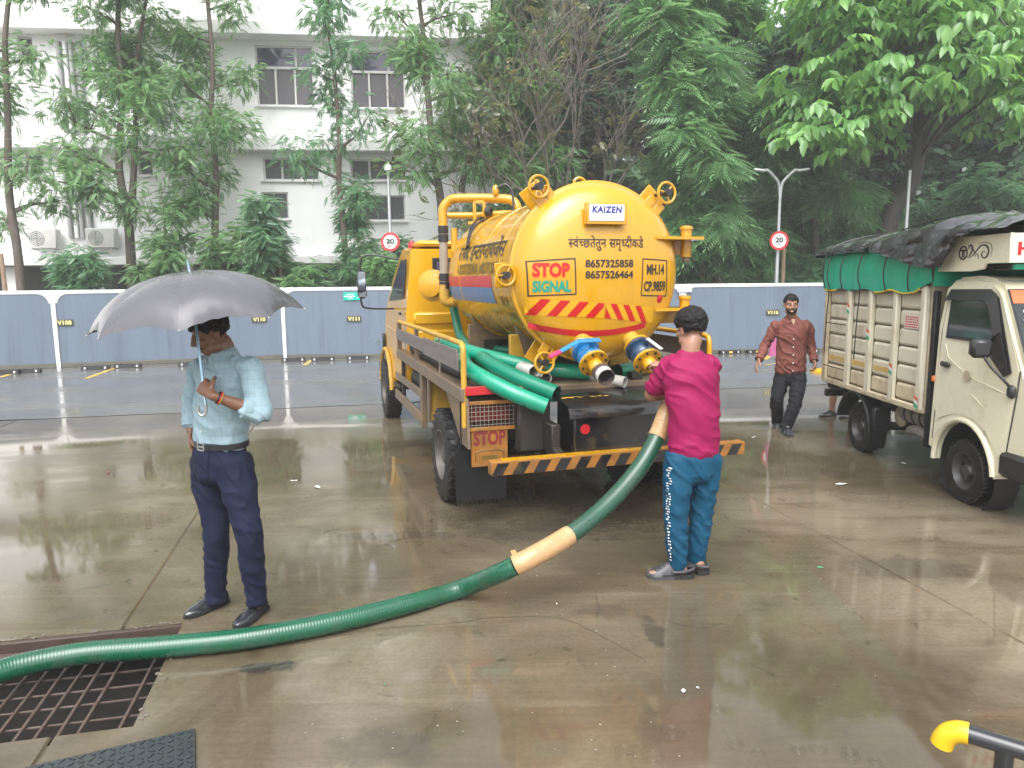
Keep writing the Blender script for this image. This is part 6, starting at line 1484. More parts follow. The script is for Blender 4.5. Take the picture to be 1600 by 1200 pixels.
open_hose('suction_hose', 'short green hose end lying below the dark blue valve', 'hose', [(.85, -.30, 1.165), (.60, -.52, 1.16), (.28, -.64, 1.15)], .058, MAT['hose'], group=GRP)
open_hose('suction_hose', 'dull green hose looping low behind the cab', 'hose', [(-.50, 2.15, 1.9), (-.45, 2.10, 1.5), (-.40, 1.9, 1.22), (-.2, 1.3, 1.17), (.2, .8, 1.16)], .05, MAT['hose'], group=GRP)
GP = 'grey white pipes lying on the tanker deck'
open_hose('plastic_pipe', 'upper grey white plastic pipe beside the yellow hand wheel', 'pipe', [(-.55, .30, 1.22), (-.46, -.72, 1.185)], .050, MAT['pvc'], group=GP)
open_hose('plastic_pipe', 'lower grey white plastic pipe beside the yellow hand wheel', 'pipe', [(-.40, .25, 1.17), (-.37, -.74, 1.135)], .046, MAT['pvc'], group=GP)
open_hose('plastic_pipe', 'short grey white pipe end under the blue valve spout', 'pipe', [(-.12, -.40, 1.15), (.24, -.86, 1.09)], .044, MAT['pvc'], group=GP)
open_hose('rubber_hose', 'thick black hose lying behind the left side boards of the tanker', 'hose', [(-.93, 2.1, 1.14), (-.93, 1.0, 1.145), (-.93, .1, 1.14), (-.90, -.3, 1.14)], .05, MAT['rubber'], group=None)

# ------------------------------------------------------------------ the long suction hose across the yard
v2w = TW((.30, -1.37, 1.18))
A_ = lambda u, v, y: at_depth(u, v, y)
HP = [Vector((-5.2, 4.3, .057)), Vector((-4.3, 3.75, .057)), Vector((-3.5, 3.40, .06)), gnd_px(-120, 1085, .065), gnd_px(-40, 1064, .065), gnd_px(30, 1040, .068), gnd_px(130, 1021, .066), gnd_px(250, 1011, .062), gnd_px(380, 998, .060), gnd_px(520, 973, .060), gnd_px(640, 943, .060), gnd_px(720, 920, .062),
      A_(805, 884, 3.98), A_(890, 836, 4.18), A_(950, 787, 4.38), A_(998, 732, 4.55), A_(1026, 684, 4.66), A_(1044, 640, 4.74), v2w+Vector((.02, -.20, -.15)), v2w]
hp = smooth_path(HP, 14); HR = .055
def seg(i0, i1): return hp[int(i0*14):int(i1*14)+1]
lh = thing('suction_hose', 'long dirty green ribbed suction hose running from the drain pit to the truck valve', 'hose', hp[0], 0)
def ribbed(path, r, amp, pitch):
    # resample evenly, radius modulated by the spiral rib
    L = [0]
    for a, b_ in zip(path[:-1], path[1:]): L.append(L[-1]+(b_-a).length)
    n = int(L[-1]/(pitch/4)); out = []; k = 0
    for i in range(n+1):
        s_ = L[-1]*i/n
        while k < len(L)-2 and L[k+1] < s_: k += 1
        out.append(path[k].lerp(path[k+1], (s_-L[k])/max(1e-9, L[k+1]-L[k])))
    rr = [r+amp*math.sin(2*PI*i/4) for i in range(len(out))]; return out, rr
MAT['hose_dirty'] = pmat('dirty_green_hose', (.004, .078, .038), .27, var=.2, scale=7, coat=.35, dirt=(.05, .075, .05), damt=.35, dscale=5, rvar=.08)
MAT['hose_dark'] = pmat('dark_green_hose', (.010, .062, .036), .27, var=.2, scale=7, coat=.35, dirt=(.05, .06, .05), damt=.35, dscale=5)
pa, ra = ribbed([p-hp[0] for p in seg(0, 12)], HR, .0006, .016); MB().tube(pa, ra, 22).build('hose_wall', MAT['hose_dirty'], lh, smooth=60)
pa, ra = ribbed([p-hp[0] for p in seg(12, 18.9)], HR*.99, .0006, .016); MB().tube(pa, ra, 22).build('hose_wall', MAT['hose_dark'], lh, smooth=60)
MAT['tape'] = pmat('tan_packing_tape', (.46, .285, .14), .35, var=.12, scale=14, coat=.15, bump=.3, bscale=40, dirt=(.33, .19, .09), damt=.4, dscale=20)
def wrap(i0, i1):
    pts = [p-hp[0] for p in seg(i0, i1)]; N = len(pts); pa = []
    for a, b_ in zip(pts[:-1], pts[1:]):
        for k in range(4): pa.append(a.lerp(b_, k/4))
    pa.append(pts[-1]); rr = [HR+.0035+.0022*((i*.31) % 1)+.001*random.random() for i in range(len(pa))]
    return MB().tube(pa, rr, 22).build('tape_wrap', MAT['tape'], lh, smooth=60)
wrap(12.05, 13.0); wrap(16.0, 18.5)
mb = MB(); q = seg(12.05, 12.2)[0]-hp[0]+Vector((-.0, -.0, HR+.006)); mb.add([q+Vector((-.015, 0, 0)), q+Vector((.02, .0, .0)), q+Vector((.0, .0, .035)), q+Vector((-.028, .008, .025))], [(0, 1, 2, 3)]); mb.build('loose_tape_end', MAT['tape'], lh, smooth=0)

# ------------------------------------------------------------------ umbrella
MAT['umb'] = pmat('grey_umbrella_cloth', (.085, .085, .097), .28, var=.25, scale=4, coat=.3, rvar=.1)
MAT['shaft'] = pmat('blue_grey_shaft', (.30, .45, .55), .25, metal=.6, var=.05)
top = at_depth(296, 424, 3.86); hnd = at_depth(322, 640, 3.70); axis = (top-hnd).normalized()
um = thing('umbrella', 'grey black umbrella held open by the man in the pale blue shirt', 'umbrella', hnd, 0)
ucen = top-hnd; NR = 8; UR = .54
# turn of the canopy: its rim is seen a little from above, dipping to the left
ua = (ucen+Vector((.10, .03, 0))-Vector((0, 0, 0))).normalized()
ua = Vector((-.10, -.045, 1)).normalized()
_, uu, uv = basis(ua); off0 = R(14)
def canopy(a, t):
    """a rib index (float), t 0 centre..1 rim"""
    k = a % 1; ang = off0+2*PI*a/NR; sag = math.sin(PI*k)
    r = UR*math.sin(t*1.18)/math.sin(1.18)*(1-.12*sag*t*t); h = -.265*(1-math.cos(t*1.28))/(1-math.cos(1.28))+.030*sag*t*(1-.35*t)+.012*sag*t*t
    wr = .006*math.sin(22*k*PI)*max(0, t-.8)*5*0.5
    return ucen+uu*(r*math.cos(ang))+uv*(r*math.sin(ang))+ua*(h+wr)
for g_ in range(NR):
    mb = MB(); mb.grid(lambda a, b_, g_=g_: canopy(g_+a*.9999, max(.004, b_)), 16, 14)
    mb.build('canopy_gore', MAT['umb'], um, smooth=70)
    mb = MB(); mb.tube([canopy(g_, t_/10)+ua*-.006 for t_ in range(11)], .003, 5); ro = mb.build('rib', MAT['chrome'], um)
    MB().tube([canopy(g_, .52)-ua*.008, ucen-ua*.27], .0025, 5).build('stretcher', MAT['chrome'], ro)
    MB().ball(canopy(g_, 1.0), .006, 6, 4).build('rib_tip', MAT['chrome'], ro)
MB().tube([Vector((0, 0, 0)), ucen-ua*.27*0.02], .0075, 10).build('shaft', MAT['shaft'], um)
MB().lathe([(.012, -.02), (.006, .0), (.005, .055), (0, .06)], ucen, ua, 12).build('ferrule', MAT['shaft'], um)
MB().lathe([(.014, -.02), (.014, .02)], ucen-ua*.27, ua, 12, cap0=True, cap1=True).build('runner', MAT['black_plastic'], um)
hx = (at_depth(312, 640, 3.70)-hnd)
MB().tube(smooth_path([Vector((0, 0, .03)), Vector((0, 0, 0)), Vector((-.005, 0, -.02)), Vector((-.022, -.0, -.03)), Vector((-.040, 0, -.015)), Vector((-.040, 0, .02))], 5), .008, 8).build('crook_handle', MAT['chrome'], um)

# ------------------------------------------------------------------ small things about the yard
MAT['paper'] = pmat('wet_white_paper', (.72, .72, .70), .5, var=.05)
def scrap(u, v, w, h, mat, name, label, cat, group=None):
    p = gnd_px(u, v); t = random.uniform(0, PI); mb = MB(); n = 7
    ring = [Vector((w*math.cos(2*PI*k/n)*random.uniform(.5, 1), h*math.sin(2*PI*k/n)*random.uniform(.5, 1), random.uniform(.003, .012))) for k in range(n)]
    mb.add([(0, 0, .008)]+ring, [(0, 1+k, 1+(k+1) % n) for k in range(n)])
    o = mb.build(name, mat, None, (p.x, p.y, .002), smooth=0); o.rotation_euler = (0, 0, t); tag(o, label, cat, group); return o
L_ = 'scraps of white litter on the wet concrete'
scrap(497, 762, .055, .03, MAT['paper'], 'paper_scrap', 'largest torn white paper scrap right of the standing man', 'litter', L_)
scrap(460, 752, .05, .012, MAT['paper'], 'paper_scrap', 'thin white paper strip right of the standing man', 'litter', L_)
scrap(1068, 1082, .022, .014, MAT['paper'], 'paper_scrap', 'white scrap at the left edge of the puddle', 'litter', L_); scrap(1090, 1077, .018, .008, MAT['paper'], 'paper_scrap', 'tiny white sliver at the left edge of the puddle', 'litter', L_)
scrap(1178, 684, .05, .02, MAT['paper'], 'paper_scrap', 'white scrap in front of the walking man', 'litter', L_); scrap(1315, 757, .08, .03, MAT['paper'], 'paper_scrap', 'white smear of litter between bumper end and cream truck', 'litter', L_)
scrap(1413, 725, .05, .03, MAT['paper'], 'plastic_wrapper', 'white wrapper lying under the cream truck', 'litter', L_); scrap(870, 945, .025, .006, MAT['paper'], 'paper_scrap', 'thin white sliver in front of the tape wrap', 'litter', L_)
scrap(1283, 888, .03, .012, MAT['tri_green'], 'green_scrap', 'bright green scrap on the concrete right of the man in pink', 'litter'); scrap(170, 739, .035, .02, pmat('dead_leaf', (.22, .09, .04), .5), 'dead_leaf', 'brown dead leaf left of the standing man', 'leaf')
scrap(602, 1072, .012, .006, MAT['tri_green'], 'green_scrap', 'tiny green scrap below the middle of the hose', 'litter')
mb = MB()
for k in range(240):
    u = random.uniform(200, 1600); v = random.uniform(640, 1190); p = gnd_px(u, v)
    if p.x < -1.0 and p.y < 4.2 or noise.noise(p*1.3) < .02: continue
    mb.ball(p+Vector((0, 0, .002)), random.uniform(.0015, .004), 5, 3, sc=(1.4, 1, .6))
tag(mb.build('grit', pmat('pale_grit', (.30, .28, .24), .6, var=.4), smooth=0), 'pale grit scattered over the wet concrete', 'grit', kind='stuff')
# soft tar-black stains on the slab
# yellow rubber disc and pink bag by the wall
p = at_depth(1282, 584, 14.5); t = thing('yellow_disc', 'low yellow round cover on the drive beside the walking man', 'cover', (p.x, p.y, .004), 0)
MB().lathe([(.20, 0), (.20, .03), (.15, .06), (.04, .075), (.0, .075)], (0, 0, 0), (0, 0, 1), 26).build('disc', MAT['yel_bright'], t); MB().torus((0, 0, .075), (0, 0, 1), .03, .008, 14, 6).build('lifting_ring', MAT['yellow_mark'], t)
p = at_depth(1207, 556, 11.2); t = thing('pink_bag', 'small pink cloth bag seen past the arm of the walking man', 'bag', (p.x, p.y, max(.0, p.z)), 0)
pk = pmat('pink_cloth', (.42, .10, .24), .6, var=.1); MB().grid(lambda a, b_: Vector((.07*math.cos(2*PI*a)*(1-.45*b_)*(1+.1*math.sin(9*a)), .05*math.sin(2*PI*a)*(1-.45*b_), .26*b_)), 20, 8).build('bag_body', pk, t); MB().tube(smooth_path([(-.03, 0, .25), (-.025, 0, .33), (.025, 0, .33), (.03, 0, .25)], 5), .008, 6).build('handle', pk, t)
p = t.location; t.location = (p.x, p.y, p.z)
# black tubular barrier with yellow ends at the bottom right corner
MAT['tube_black'] = pmat('glossy_black_tube', (.02, .022, .025), .12, var=.2, coat=.6, rvar=.04); MAT['tube_yellow'] = pmat('yellow_end_cap', (.72, .44, .01), .35, var=.06, coat=.3)
e0 = at_depth(1490, 1134, 1.80); e1 = at_depth(1640, 1192, 1.68); dd = (e1-e0).normalized(); LB = (e1-e0).length
br = thing('tubular_barrier', 'black tubular barrier with yellow ends at the bottom right corner', 'barrier', (e0.x, e0.y, 0), math.atan2(dd.y, dd.x))
zb = e0.z; LB2 = .60
MB().tube([(.02, 0, zb-.01), (LB2*.5, 0, zb-.015), (LB2, 0, zb-.02)], .0235, 16).build('rail', MAT['tube_black'], br)
for xx, sgn in ((0, 1), (LB2, -1)):
    pass
MB().tube(smooth_path([(.035, 0, zb-.01), (.015, 0, zb-.012), (-.006, 0, zb-.024), (-.018, 0, zb-.042), (-.024, 0, zb-.062)], 5), .0285, 16).build('end_cap', MAT['tube_yellow'], br)
MB().tube([(.115, 0, zb-.02), (.115, 0, 0)], .022, 14).build('leg', MAT['tube_black'], br)
MB().tube(smooth_path([(.165, 0, zb-.012), (.215, 0, zb-.012)], 3), .029, 16).build('tee_sleeve', MAT['tube_yellow'], br)
MB().tube([(LB2, 0, zb-.02), (LB2, 0, 0)], .0235, 14).build('leg', MAT['tube_black'], br)
# ------------------------------------------------------------------ puddle with rain rings
mb = MB()
for k in range(18):
    u, v = random.uniform(930, 1380), random.uniform(1060, 1196)
    p = gnd_px(u, v); r = random.uniform(.008, .030)
    for q in range(random.choice((1, 2, 2, 3))):
        mb.torus(p+Vector((0, 0, .0022)), (0, 0, 1), r*(1+.55*q), .00045, 20, 4)
tag(mb.build('rain_rings', MAT['concrete']), 'round ripples where raindrops fall on the puddle', 'ripples', kind='stuff')
# ------------------------------------------------------------------ people
def skin_mat(name, col):
    m = pmat(name, col, .42, var=.12, scale=9, bump=.05, bscale=90, rvar=.06, coat=.15); m.node_tree.nodes['Principled BSDF'].inputs['Subsurface Weight'].default_value = .0; return m
MAT['skin_a'] = skin_mat('brown_skin', (.19, .09, .055)); MAT['skin_b'] = skin_mat('brown_skin_lighter', (.30, .155, .10)); MAT['skin_c'] = skin_mat('brown_skin_warm', (.33, .17, .105))
MAT['hair'] = pmat('black_hair', (.008, .0075, .008), .55, var=.5, scale=60, stretch=(1, 1, .2), bump=.8, bscale=150, spec=.25)
MAT['eye_white'] = pmat('eye_white', (.32, .30, .28), .2, var=.02); MAT['eye_dark'] = pmat('eye_dark', (.015, .01, .008), .1, var=.02)
def cloth_mat(name, col, rough=.75, var=.12, bump=.25, bscale=220, check=None, dirt=None):
    m = pmat(name, col, rough, var=var, scale=3.5, bump=bump, bscale=bscale, dirt=dirt, damt=.25, dscale=4); N = m.node_tree.nodes; L = m.node_tree.links; b = N['Principled BSDF']
    b.inputs['Specular IOR Level'].default_value = .25
    if check:
        src = b.inputs['Base Color'].links[0].from_socket; tc = N.new('ShaderNodeTexCoord'); sx = N.new('ShaderNodeSeparateXYZ'); L.new(tc.outputs['Object'], sx.inputs[0]); facs = []
        for k, per in (('X', .036), ('Z', .045)):
            a = N.new('ShaderNodeMath'); a.operation = 'PINGPONG'; a.inputs[1].default_value = per/2; L.new(sx.outputs[k], a.inputs[0])
            c = N.new('ShaderNodeMath'); c.operation = 'LESS_THAN'; c.inputs[1].default_value = .0014; L.new(a.outputs[0], c.inputs[0]); facs.append(c.outputs[0])
        mxm = N.new('ShaderNodeMath'); mxm.operation = 'MAXIMUM'; L.new(facs[0], mxm.inputs[0]); L.new(facs[1], mxm.inputs[1])
        ml = N.new('ShaderNodeMath'); ml.operation = 'MULTIPLY'; ml.inputs[1].default_value = .45; L.new(mxm.outputs[0], ml.inputs[0])
        mx = N.new('ShaderNodeMix'); mx.data_type = 'RGBA'; mx.inputs['B'].default_value = (*check, 1); L.new(ml.outputs[0], mx.inputs['Factor']); L.new(src, mx.inputs['A']); L.new(mx.outputs['Result'], b.inputs['Base Color'])
    return m

def chain(mb, rings, side, n=16):
    """rings: (point, r_side, r_depth); an elliptical tube with rounded ends"""
    P_ = [Vector(r[0]) for r in rings]; side = Vector(side); N = len(P_); vs = []; fs = []
    def ring(p, t, rs, rd):
        u = side-t*side.dot(t)
        if u.length < 1e-4: u = t.orthogonal()
        u.normalize(); v = t.cross(u); return [p+u*(rs*math.cos(2*PI*k/n))+v*(rd*math.sin(2*PI*k/n)) for k in range(n)]
    t0 = (P_[1]-P_[0]).normalized(); t1 = (P_[-1]-P_[-2]).normalized(); rr = []
    for k, f in ((2, .45), (1, .85)):
        m_ = min(rings[0][1], rings[0][2]); rr.append((P_[0]-t0*m_*.6*math.sqrt(max(0, 1-f*f)), t0, rings[0][1]*f, rings[0][2]*f))
    for i in range(N):
        t = (P_[min(i+1, N-1)]-P_[max(i-1, 0)]).normalized(); rr.append((P_[i], t, rings[i][1], rings[i][2]))
    for f in (.85, .45):
        m_ = min(rings[-1][1], rings[-1][2]); rr.append((P_[-1]+t1*m_*.6*math.sqrt(max(0, 1-f*f)), t1, rings[-1][1]*f, rings[-1][2]*f))
    for r in rr: vs += ring(*r)
    m = len(rr)
    for i in range(m-1):
        for k in range(n): fs.append((i*n+k, i*n+(k+1) % n, (i+1)*n+(k+1) % n, (i+1)*n+k))
    fs.append(tuple(range(n))[::-1]); fs.append(tuple(range((m-1)*n, m*n))); mb.add(vs, fs)
def interp(rings, k=4):
    """smooth the ring list with Catmull-Rom"""
    P_ = smooth_path([r[0] for r in rings], k); out = []
    for i, p in enumerate(P_):
        f = i/k; j = min(int(f), len(rings)-2); t = f-j; t = t*t*(3-2*t); out.append((p, rings[j][1]*(1-t)+rings[j+1][1]*t, rings[j][2]*(1-t)+rings[j+1][2]*t))
    return out
def fuse(mb, name, mat, parent, voxel=.008, smooth=3, disp=None, cut=None):
    """one continuous surface out of the overlapping tubes"""
    me = bpy.data.meshes.new(name); me.from_pydata([tuple(p) for p in mb.v], [], mb.f); o = bpy.data.objects.new(name, me); C.objects.link(o)
    r = o.modifiers.new('r', 'REMESH'); r.mode = 'VOXEL'; r.voxel_size = voxel; r.use_smooth_shade = True
    if smooth: s = o.modifiers.new('s', 'SMOOTH'); s.factor = .5; s.iterations = smooth
    dg = bpy.context.evaluated_depsgraph_get(); m2 = bpy.data.meshes.new_from_object(o.evaluated_get(dg)); bpy.data.objects.remove(o); bpy.data.meshes.remove(me); m2.name = name
    if disp:
        n = len(m2.vertices); co = np.empty(n*3, np.float32); m2.vertices.foreach_get('co', co); co = co.reshape(-1, 3)
        no = np.array([v.normal[:] for v in m2.vertices]); d = np.array([disp(Vector(c)) for c in co]); co = co+no*d[:, None]
        m2.vertices.foreach_set('co', co.astype(np.float32).ravel()); m2.update()
    m2.materials.clear(); m2.materials.append(mat); m2.shade_smooth()
    o = bpy.data.objects.new(name, m2); C.objects.link(o); o.parent = parent; return o
def folds(amp, sx=(6, 6, 16), seed=0.0, twist=.5, amp2=.3):
    def f(p):
        w = Vector((p.x*sx[0]+seed, p.y*sx[1], p.z*sx[2]+twist*10*p.x)); w += Vector((nz3(p.x*4, p.y*4, p.z*4+seed), 0, nz3(p.y*4, p.z*4, p.x*4)))*1.1
        a = noise.noise(w); r = (1-abs(a))**3; b_ = noise.noise(w*2.3+Vector((5, 1, 2))); return amp*(r-.45)+amp*amp2*b_
    return f
def head_prims(mb, Mh, hw=.072, jaw=1.0, smile=False):
    """skull, face, nose, ears; Mh maps (right, forward, up) about the head's centre"""
    T = lambda x, y, z: Mh @ Vector((x, y, z))
    def bl(c, r, sc): 
        k = len(mb.v); mb.ball((0, 0, 0), r, 18, 12, sc=sc)
        for i in range(k, len(mb.v)): mb.v[i] = Mh @ (mb.v[i]+Vector(c))
    bl((0, -.012, .030), .1, (.76, .95, .88)); bl((0, .018, -.030), .1, (.64, .70, .78)); bl((0, .045, -.083), .042, (.95, .85, .75)); bl((0, .066, .028), .03, (1.75, .55, .55))
    for s in (-1, 1):
        bl((s*.040, .060, -.022), .026, (1, .8, .9)); bl((s*.045, .02, -.068), .036, (.8, 1.2, .9)); bl((s*.077, -.008, -.010), .03, (.28, .62, 1.05)); bl((s*.082, -.016, .004), .02, (.35, .6, .8))
        bl((s*.014, .090, -.030), .0105, (1, 1, .9))
    chain(mb, [(T(0, .084, .022), .0085, .010), (T(0, .096, -.005), .0100, .013), (T(0, .106, -.026), .0125, .014)], Mh.to_3x3() @ Vector((1, 0, 0)), 10)
    chain(mb, [(T(-.022, .078, -.060), .006, .006), (T(0, .088, -.057), .0075, .008), (T(.022, .078, -.060), .006, .006)], (0, 0, 1), 8)
    chain(mb, [(T(-.018, .078, -.070), .006, .006), (T(0, .086, -.071), .0085, .008), (T(.018, .078, -.070), .006, .006)], (0, 0, 1), 8)
def eyes(body, Mh):
    for s in (-1, 1):
        e = MB(); e.ball((0, 0, 0), .0105, 12, 8, sc=(1, 1, .45)); e.v = [Mh @ (v+Vector((s*.031, .0785, .008))) for v in e.v]; eo = e.build('eye', MAT['eye_white'], body)
        e = MB(); e.ball((0, 0, 0), .0062, 10, 6, sc=(1, .6, 1)); e.v = [Mh @ (v+Vector((s*.031, .0875, .007))) for v in e.v]; e.build('iris', MAT['eye_dark'], body)
def hair_cap(mb, Mh, full=True, thick=.012, fringe=.052):
    """shell of short hair: upper skull, sides and back"""
    k = 0; rng2 = random.Random(3)
    for i in range(1100):
        th = math.acos(1-1.55*rng2.random()); ph = rng2.uniform(0, 2*PI); d = Vector((math.sin(th)*math.cos(ph), math.sin(th)*math.sin(ph), math.cos(th)))
        p = Vector((d.x*.078, -.012+d.y*.097, .032+d.z*.092)); front = p.y > .045
        if front and p.z < fringe: continue
        if p.y > .00 and p.z < .02 : continue
        if p.z < -.055: continue
        if abs(p.x) > .066 and -.035 < p.y < .02 and p.z < .012: continue
        r = thick*rng2.uniform(.8, 1.35)*(1 if p.z > .04 else .6); q = Mh @ (p+d*rng2.uniform(-.002, .006))
        mb.ball(q, r, 6, 4)
def hand(mb, wrist, mid, palm_n, thumb_side, curl=.3, size=1.0, grip=None, spread=.10):
    """palm box and five fingers. mid: direction wrist->knuckles, palm_n: out of the palm, thumb_side: towards the thumb"""
    w = Vector(wrist); d = Vector(mid).normalized(); n = Vector(palm_n); n = (n-d*n.dot(d)).normalized(); s = d.cross(n)
    if s.dot(Vector(thumb_side)) < 0: s = -s
    S = size
    chain(mb, [(w-d*.02*S, .024*S, .018*S), (w+d*.015*S, .030*S, .016*S), (w+d*.05*S, .038*S, .015*S), (w+d*.082*S, .040*S, .013*S)], s, 12)
    for k, (o, L, r) in enumerate(((.030, .070, .0088), (.010, .078, .0092), (-.011, .072, .0088), (-.030, .056, .0078))):
        b = w+d*.084*S+s*o*S; dirv = (d+s*(o*spread*30*.3)).normalized(); p = [b-dirv*.02*S, b]; a = 0
        for j, f in enumerate((.45, .32, .25)):
            a += curl*(1.0, 1.25, .9)[j]; dv = (dirv*math.cos(a)+n*math.sin(a)).normalized(); p.append(p[-1]+dv*L*f*S)
        chain(mb, [(q, r*S*(1-.07*i), r*S*(1-.07*i)) for i, q in enumerate(p)], s, 8)
    b = w+d*.025*S+s*.026*S; c1 = b+(s*.8+d*.55+n*.25).normalized()*.034*S; c2 = c1+(d*.8+s*.25+n*(.25+curl*.5)).normalized()*.032*S; c3 = c2+(d*.85+n*(.3+curl*.6)-s*.05).normalized()*.026*S
    chain(mb, [(b-s*.012, .013*S, .013*S), (b, .014*S, .013*S), (c1, .0115*S, .0115*S), (c2, .0105*S, .0105*S), (c3, .009*S, .009*S)], n, 8)
def shoe(parent, heel, toe, w, hgt, mat, sole, pitch=0.0, name='shoe', z0=0.0, mule=False):
    heel = Vector(heel); toe = Vector(toe); d = toe-heel; L = d.length; d.normalize(); s = Vector((d.y, -d.x, 0)).normalized()
    U = s.cross(d) if s.cross(d).z > 0 else d.cross(s)
    st = [(0.0, .55, .62), (.05, .78, .80), (.14, .88, .98), (.26, .86, 1.05), (.36, .88, .95), (.48, .97, .74), (.62, 1.05, .58), (.76, 1.0, .47), (.88, .80, .38), (.96, .52, .28), (1.0, .22, .18)]
    n = 16; vs = []; fs = []
    for f, ww, hh in st:
        c = heel+d*(L*f)
        for k in range(n):
            a = 2*PI*k/n; x = math.cos(a); y = math.sin(a); yy = (y if y > 0 else y*.18)
            ex = abs(x)**.8*(1 if x > 0 else -1); top = hh*hgt*(max(0, yy)**.75 if yy > 0 else 0); vs.append(c+s*(ex*w*.5*ww*(1-.25*max(0, yy)))+U*(.016+top+min(0, yy)*.03))
    m = len(st)
    for i in range(m-1):
        for k in range(n): fs.append((i*n+k, i*n+(k+1) % n, (i+1)*n+(k+1) % n, (i+1)*n+k))
    fs.append(tuple(range(n))); fs.append(tuple(range((m-1)*n, m*n))[::-1])
    mb = MB().add(vs, fs); bmx = bmesh.new(); 
    o = mb.build(name, mat, parent, smooth=60); bmx.from_mesh(o.data); bmesh.ops.recalc_face_normals(bmx, faces=bmx.faces[:]); bmx.to_mesh(o.data); bmx.free()
    sv = []
    for f, ww, hh in st: sv.append((f, ww))
    ol = [heel+d*(L*f*1.02-.004)+s*(w*.53*ww) for f, ww in sv]+[heel+d*(L*f*1.02-.004)-s*(w*.53*ww) for f, ww in sv[::-1]]
    nn = len(ol); mb = MB().add([p+U*.0 for p in ol]+[p+U*.020 for p in ol], [tuple(range(nn))[::-1], tuple(range(nn, 2*nn))]+[(i, (i+1) % nn, nn+(i+1) % nn, nn+i) for i in range(nn)])
    so = mb.build('sole', sole, o, smooth=30); bmx = bmesh.new(); bmx.from_mesh(so.data); bmesh.ops.recalc_face_normals(bmx, faces=bmx.faces[:]); bmx.to_mesh(so.data); bmx.free()
    return o, d, s, U, L
def frame(F, U_=(0, 0, 1), c=(0, 0, 0)):
    F = Vector(F).normalized(); U_ = Vector(U_); Rr = F.cross(U_).normalized(); U2 = Rr.cross(F); c = Vector(c)
    return Matrix(((Rr.x, F.x, U2.x, c.x), (Rr.y, F.y, U2.y, c.y), (Rr.z, F.z, U2.z, c.z), (0, 0, 0, 1)))
D = at_depth
# ---------- the man under the umbrella
F = Vector((-.55, -.83, 0)).normalized(); RR = F.cross(Vector((0, 0, 1)))
pa_ = thing('person', 'man in pale blue checked shirt and navy trousers standing under a grey umbrella', 'person', (-1.62, 3.99, 0)); O = pa_.location
def J(u, v, y): return D(u, v, y)-O
hc = J(328, 520, 3.93); Fh = (Vector((-.80, -.60, -.42))).normalized(); Mh = frame(Fh, (F*.35+Vector((0, 0, 1))).normalized(), hc)
neck = J(350, 553, 3.97); chest = J(351, 604, 3.97); waist = J(346, 690, 3.98); pelv = J(344, 716, 3.98)
shL, elL, wrL = J(390, 574, 3.85), J(409, 646, 3.80), J(332, 618, 3.69)
shR, elR, wrR = J(314, 573, 4.09), J(302, 634, 4.12), J(298, 676, 4.05)
hipR, knR, anR = J(325, 728, 4.04), J(338, 826, 4.02), J(338, 926, 4.09); hipL, knL, anL = J(366, 728, 3.92), J(388, 830, 3.88), J(400, 930, 3.97)
mb = MB(); head_prims(mb, Mh)
chain(mb, interp([(neck-Vector((0, 0, .04)), .062, .06), (neck+Vector((0, 0, .03)), .056, .058), (hc+Mh.to_3x3() @ Vector((0, -.03, -.06)), .052, .055)]), RR)
chain(mb, interp([(pelv, .14, .10), (waist, .135, .09), (chest, .145, .10), (neck-Vector((0, 0, .06)), .12, .07)]), RR)
for a, b_, c in ((shL, elL, wrL), (shR, elR, wrR)): chain(mb, interp([(a, .048, .048), (a.lerp(b_, .5), .045, .045), (b_, .040, .040), (b_.lerp(c, .3), .041, .038), (c, .026, .023)]), RR)
for a, b_, c in ((hipL, knL, anL), (hipR, knR, anR)): chain(mb, interp([(a, .075, .075), (b_, .05, .05), (c, .035, .035), (c-Vector((0, 0, .05)), .035, .04)]), RR)
pole_at = (at_depth(322, 640, 3.70)-O).lerp(at_depth(296, 424, 3.86)-O, .16)
pax = (top-hnd).normalized()
hd = (pole_at-wrL); hand(mb, wrL+hd.normalized()*.01, hd, Vector((-.25, .95, .05)), pax, curl=.95, size=1.06)
hand(mb, wrR, Vector((.06, -.12, -.9)), Vector((.8, .2, 0)), F, curl=.35)
bo = fuse(mb, 'body', MAT['skin_a'], pa_, .0052, 2); eyes(bo, Mh)
mb = MB(); hair_cap(mb, Mh, thick=.010, fringe=.055); fuse(mb, 'hair', MAT['hair'], bo, .006, 1, folds(.004, (60, 60, 30)))
mb = MB()
for k in range(9): mb.ball(Mh @ Vector(((k-4)*.0065, .090-.0016*abs(k-4)**1.6*.6, -.047-.0012*abs(k-4))), .0062, 6, 4)
for s in (-1, 1):
    for k in range(6): mb.ball(Mh @ Vector((s*(.018+.006*k), .079-.002*k, .0255+.002*math.sin(k))), .004, 5, 3)
mb.build('moustache_and_brows', MAT['hair'], bo)
MAT['shirt_a'] = cloth_mat('pale_blue_check_cotton', (.31, .435, .49), check=(.19, .30, .37))
mb = MB(); dn = Vector((0, 0, 1))
chain(mb, interp([(waist-dn*.025, .150, .112), (waist+dn*.03, .163, .124), (waist+dn*.10, .172, .130), (chest-dn*.05, .176, .134), (chest+dn*.06, .185, .130), (neck-dn*.055, .165, .095), (neck-dn*.005, .085, .070)]), RR, 24)
chain(mb, interp([(neck-dn*.05+(shL-neck)*.35, .06, .06), (shL, .061, .061), (shL.lerp(elL, .5), .062, .061), (elL, .058, .058), (elL.lerp(wrL, .34), .055, .053)]), RR, 18)
chain(mb, interp([(neck-dn*.05+(shR-neck)*.35, .06, .06), (shR, .060, .060), (shR.lerp(elR, .5), .064, .062), (elR, .056, .056), (elR.lerp(wrR, .75), .046, .046)]), RR, 18)
